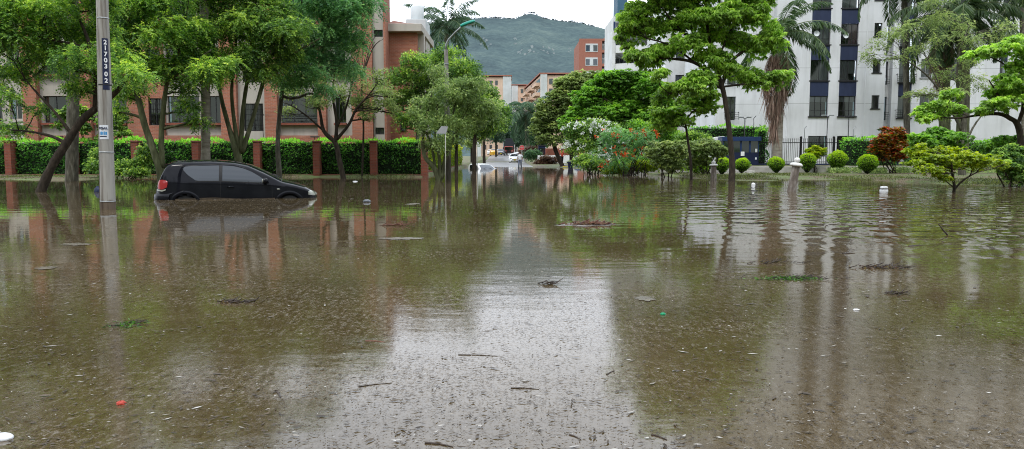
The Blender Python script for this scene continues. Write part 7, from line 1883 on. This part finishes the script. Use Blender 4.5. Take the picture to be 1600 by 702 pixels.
def film(name, lb, px, py, wpx, hpx, cat='scum', parent=None):
    c = G(px, py); k = c.y / F; w = wpx * k / 2; d = (G(px, py - hpx / 2).y - G(px, py + hpx / 2).y) / 2
    m = MB(); n = 40; m.v = [(0, 0, .003)]
    for i in range(n):
        a = 2 * PI * i / n; q = 1 + .35 * math.sin(a * 5 + px) * math.sin(a * 3) + random.uniform(-.15, .15); m.v.append((math.cos(a) * w * q, math.sin(a) * d * q, .0035))
    m.f = [(0, i + 1, (i + 1) % n + 1) for i in range(n)]
    if parent is not None: return m.build(name, MT['slick'], parent)
    o = m.build(name, MT['slick'], loc=(c.x, c.y, 0)); tag(o, lb, cat); return o
film("silt_film", "", 915, 353, 100, 5, parent=r)
pile("grass_clump", "bright green tuft of torn grass floating right of centre", 1235, 436, 110, 8, 90, MT['wood_dark'], .12, .003, 'grass clump', up=.006, leafm=MT['lf_float'], nleaf=420)
pile("leaf_cluster", "small cluster of green leaves floating at the left", 200, 508, 52, 12, 16, MT['wood_dark'], .10, .003, 'leaves', up=.01, leafm=MT['lf_float'], nleaf=90)
pile("twig_line", "string of black twigs and leaves floating at the right", 1372, 419, 90, 6, 46, MT['wood_dark'], .14, .006, 'twigs', up=.018, leafm=MT['lf_brown'], nleaf=70)
pile("twig_line", "dark scattered twigs floating above the green grass tuft", 1215, 411, 100, 6, 26, MT['wood_dark'], .12, .005, 'twigs', up=.012)
pile("twig_line", "dark twigs floating left, above the small leaf cluster", 360, 473, 70, 6, 34, MT['wood_dark'], .11, .005, 'twigs', up=.008, leafm=MT['lf_brown'], nleaf=50)
pile("twig_line", "few dark twigs floating in the bright sky reflection", 855, 445, 40, 5, 16, MT['wood_dark'], .10, .006, 'twigs', up=.015)
pile("twig_line", "reddish debris streak floating left of centre below the brick reflection", 612, 353, 50, 4, 30, MT['wood_red'], .18, .007, 'twigs', up=.015)
pile("drift_leaves", "thin brown drift of twigs low at the right edge of the picture", 1400, 460, 60, 6, 26, MT['wood_dark'], .10, .004, 'twigs', up=.006)
def stick(lb, x0, y0, x1, y1, th=.006, up=0.0, mat='wood_dark', g="loose sticks floating on the flood"):
    a = G(x0, y0); b = G(x1, y1)
    if up: b = W(x1, y1, a.y); 
    r = tag(MB().tube([(0, 0, .001), tuple((b - a) * .5 + Vector((0, .01, .001))), tuple(b - a + Vector((0, 0, .001)))], [th, th * .9, th * .4], n=6).build("floating_stick", MT[mat], loc=tuple(a)), lb, 'stick', g)
stick("upright bent stick poking from the water at the right", 1481, 368, 1466, 350, .012, up=1)
stick("long straight thin stick in the bright reflection near the bottom centre", 716, 555, 777, 557, .0035)
stick("stick lying just below and right of centre", 798, 607, 842, 609, .004)
stick("thick short stick at the bottom near the centre", 664, 693, 708, 699, .006)
stick("thin stick at the lower right of the bright reflection", 1018, 680, 1042, 688, .006)
stick("thin stick floating at the far bottom right of the bright reflection", 890, 680, 908, 688, .004)
stick("tan flat stick left of the bright reflection", 571, 533, 602, 535, .005, mat='wood_red')
stick("long thin stick lying slanted in the left half of the bright reflection", 560, 605, 612, 599, .003)
stick("curved dark stick right of the bright reflection", 948, 586, 960, 580, .004)
stick("dark stick beside the string of black twigs", 1317, 397, 1336, 396, .012)
stick("stick floating behind the string of black twigs", 1420, 385, 1446, 383, .010)
stick("stick floating far left in the brown water", 432, 612, 438, 622, .006)

def foam_box():
    c = G(1381, 299); k = c.y / F; r = empty("foam_container", (c.x, c.y, 0), .15, "white foam food container floating near the right bank", 'container')
    w = 5.4 * k; MB().box(-w, w, -w * .7, w * .7, -.02, .06).build('tray', MT['plastic_white'], r, bevel=.02); MB().box(-w * .96, w * .96, -w * .66, w * .66, .075, .15).build('lid', MT['plastic_white'], r, bevel=.03); MB().box(-w * .97, w * .97, -w * .67, w * .67, .06, .075).build('seam', MT['frame_dark'], r)
foam_box()
def rag(name, lb, px, py, wpx, hgt, mat, cat, g=None, jit=.25):
    c = G(px, py); k = c.y / F; w = wpx * k / 2; o = MB().blob((0, 0, hgt * .3), (w, w * .7, hgt), n=16, m=9, jit=jit).build(name, mat, smooth=True, loc=tuple(c)); tag(o, lb, cat, g)
rag("white_foam_scrap", "small white foam scrap floating by the umbrella tree trunk", 1177, 289, 6, .06, MT['plastic_white'], 'litter')
rag("green_plastic_cap", "small bright green plastic piece right of centre", 1036, 492, 9, .012, MT['plastic_green'], 'litter')
rag("red_plastic_piece", "crumpled red plastic piece at the lower left", 189, 632, 15, .012, MT['plastic_red'], 'litter', jit=.5)
rag("small_white_scrap", "tiny white scrap right of the green plastic piece", 1338, 485, 10, .008, MT['plastic_white'], 'litter', jit=.5)
rag("dark_bag", "dark shiny bag floating behind the numbered pole", 153, 300, 11, .13, MT['navy'], 'bag', jit=.35)
rag("grey_bag", "dark grey lump with a pale edge floating right of the car", 573, 316, 13, .05, MT['dark_paint'], 'bag', jit=.2)
rag("white_paper_scrap", "white scrap lying on the mud bank at the left", 59, 281, 12, .04, MT['plastic_white'], 'litter')
rag("white_styrofoam_lid", "white ribbed foam lid at the bottom left corner", 4, 686, 34, .018, MT['plastic_white'], 'lid', jit=.05)
for lb, px, py, w_, h_ in (("pale wet film strip left of the pole reflection", 120, 382, 42, 4), ("second pale film strip below the first at the left", 72, 419, 34, 4), ("pale film patch left of centre", 628, 373, 56, 4), ("pale film strip left of the street reflection", 645, 319, 20, 2.4), ("ring shaped pale film right of centre", 1008, 467, 34, 6)):
    film("scum_patch", lb, px, py, w_, h_)
rag("white_floating_bag", "flat white bag floating in front of the hedge's dark tree", 555, 284, 8, .025, MT['plastic_white'], 'bag')
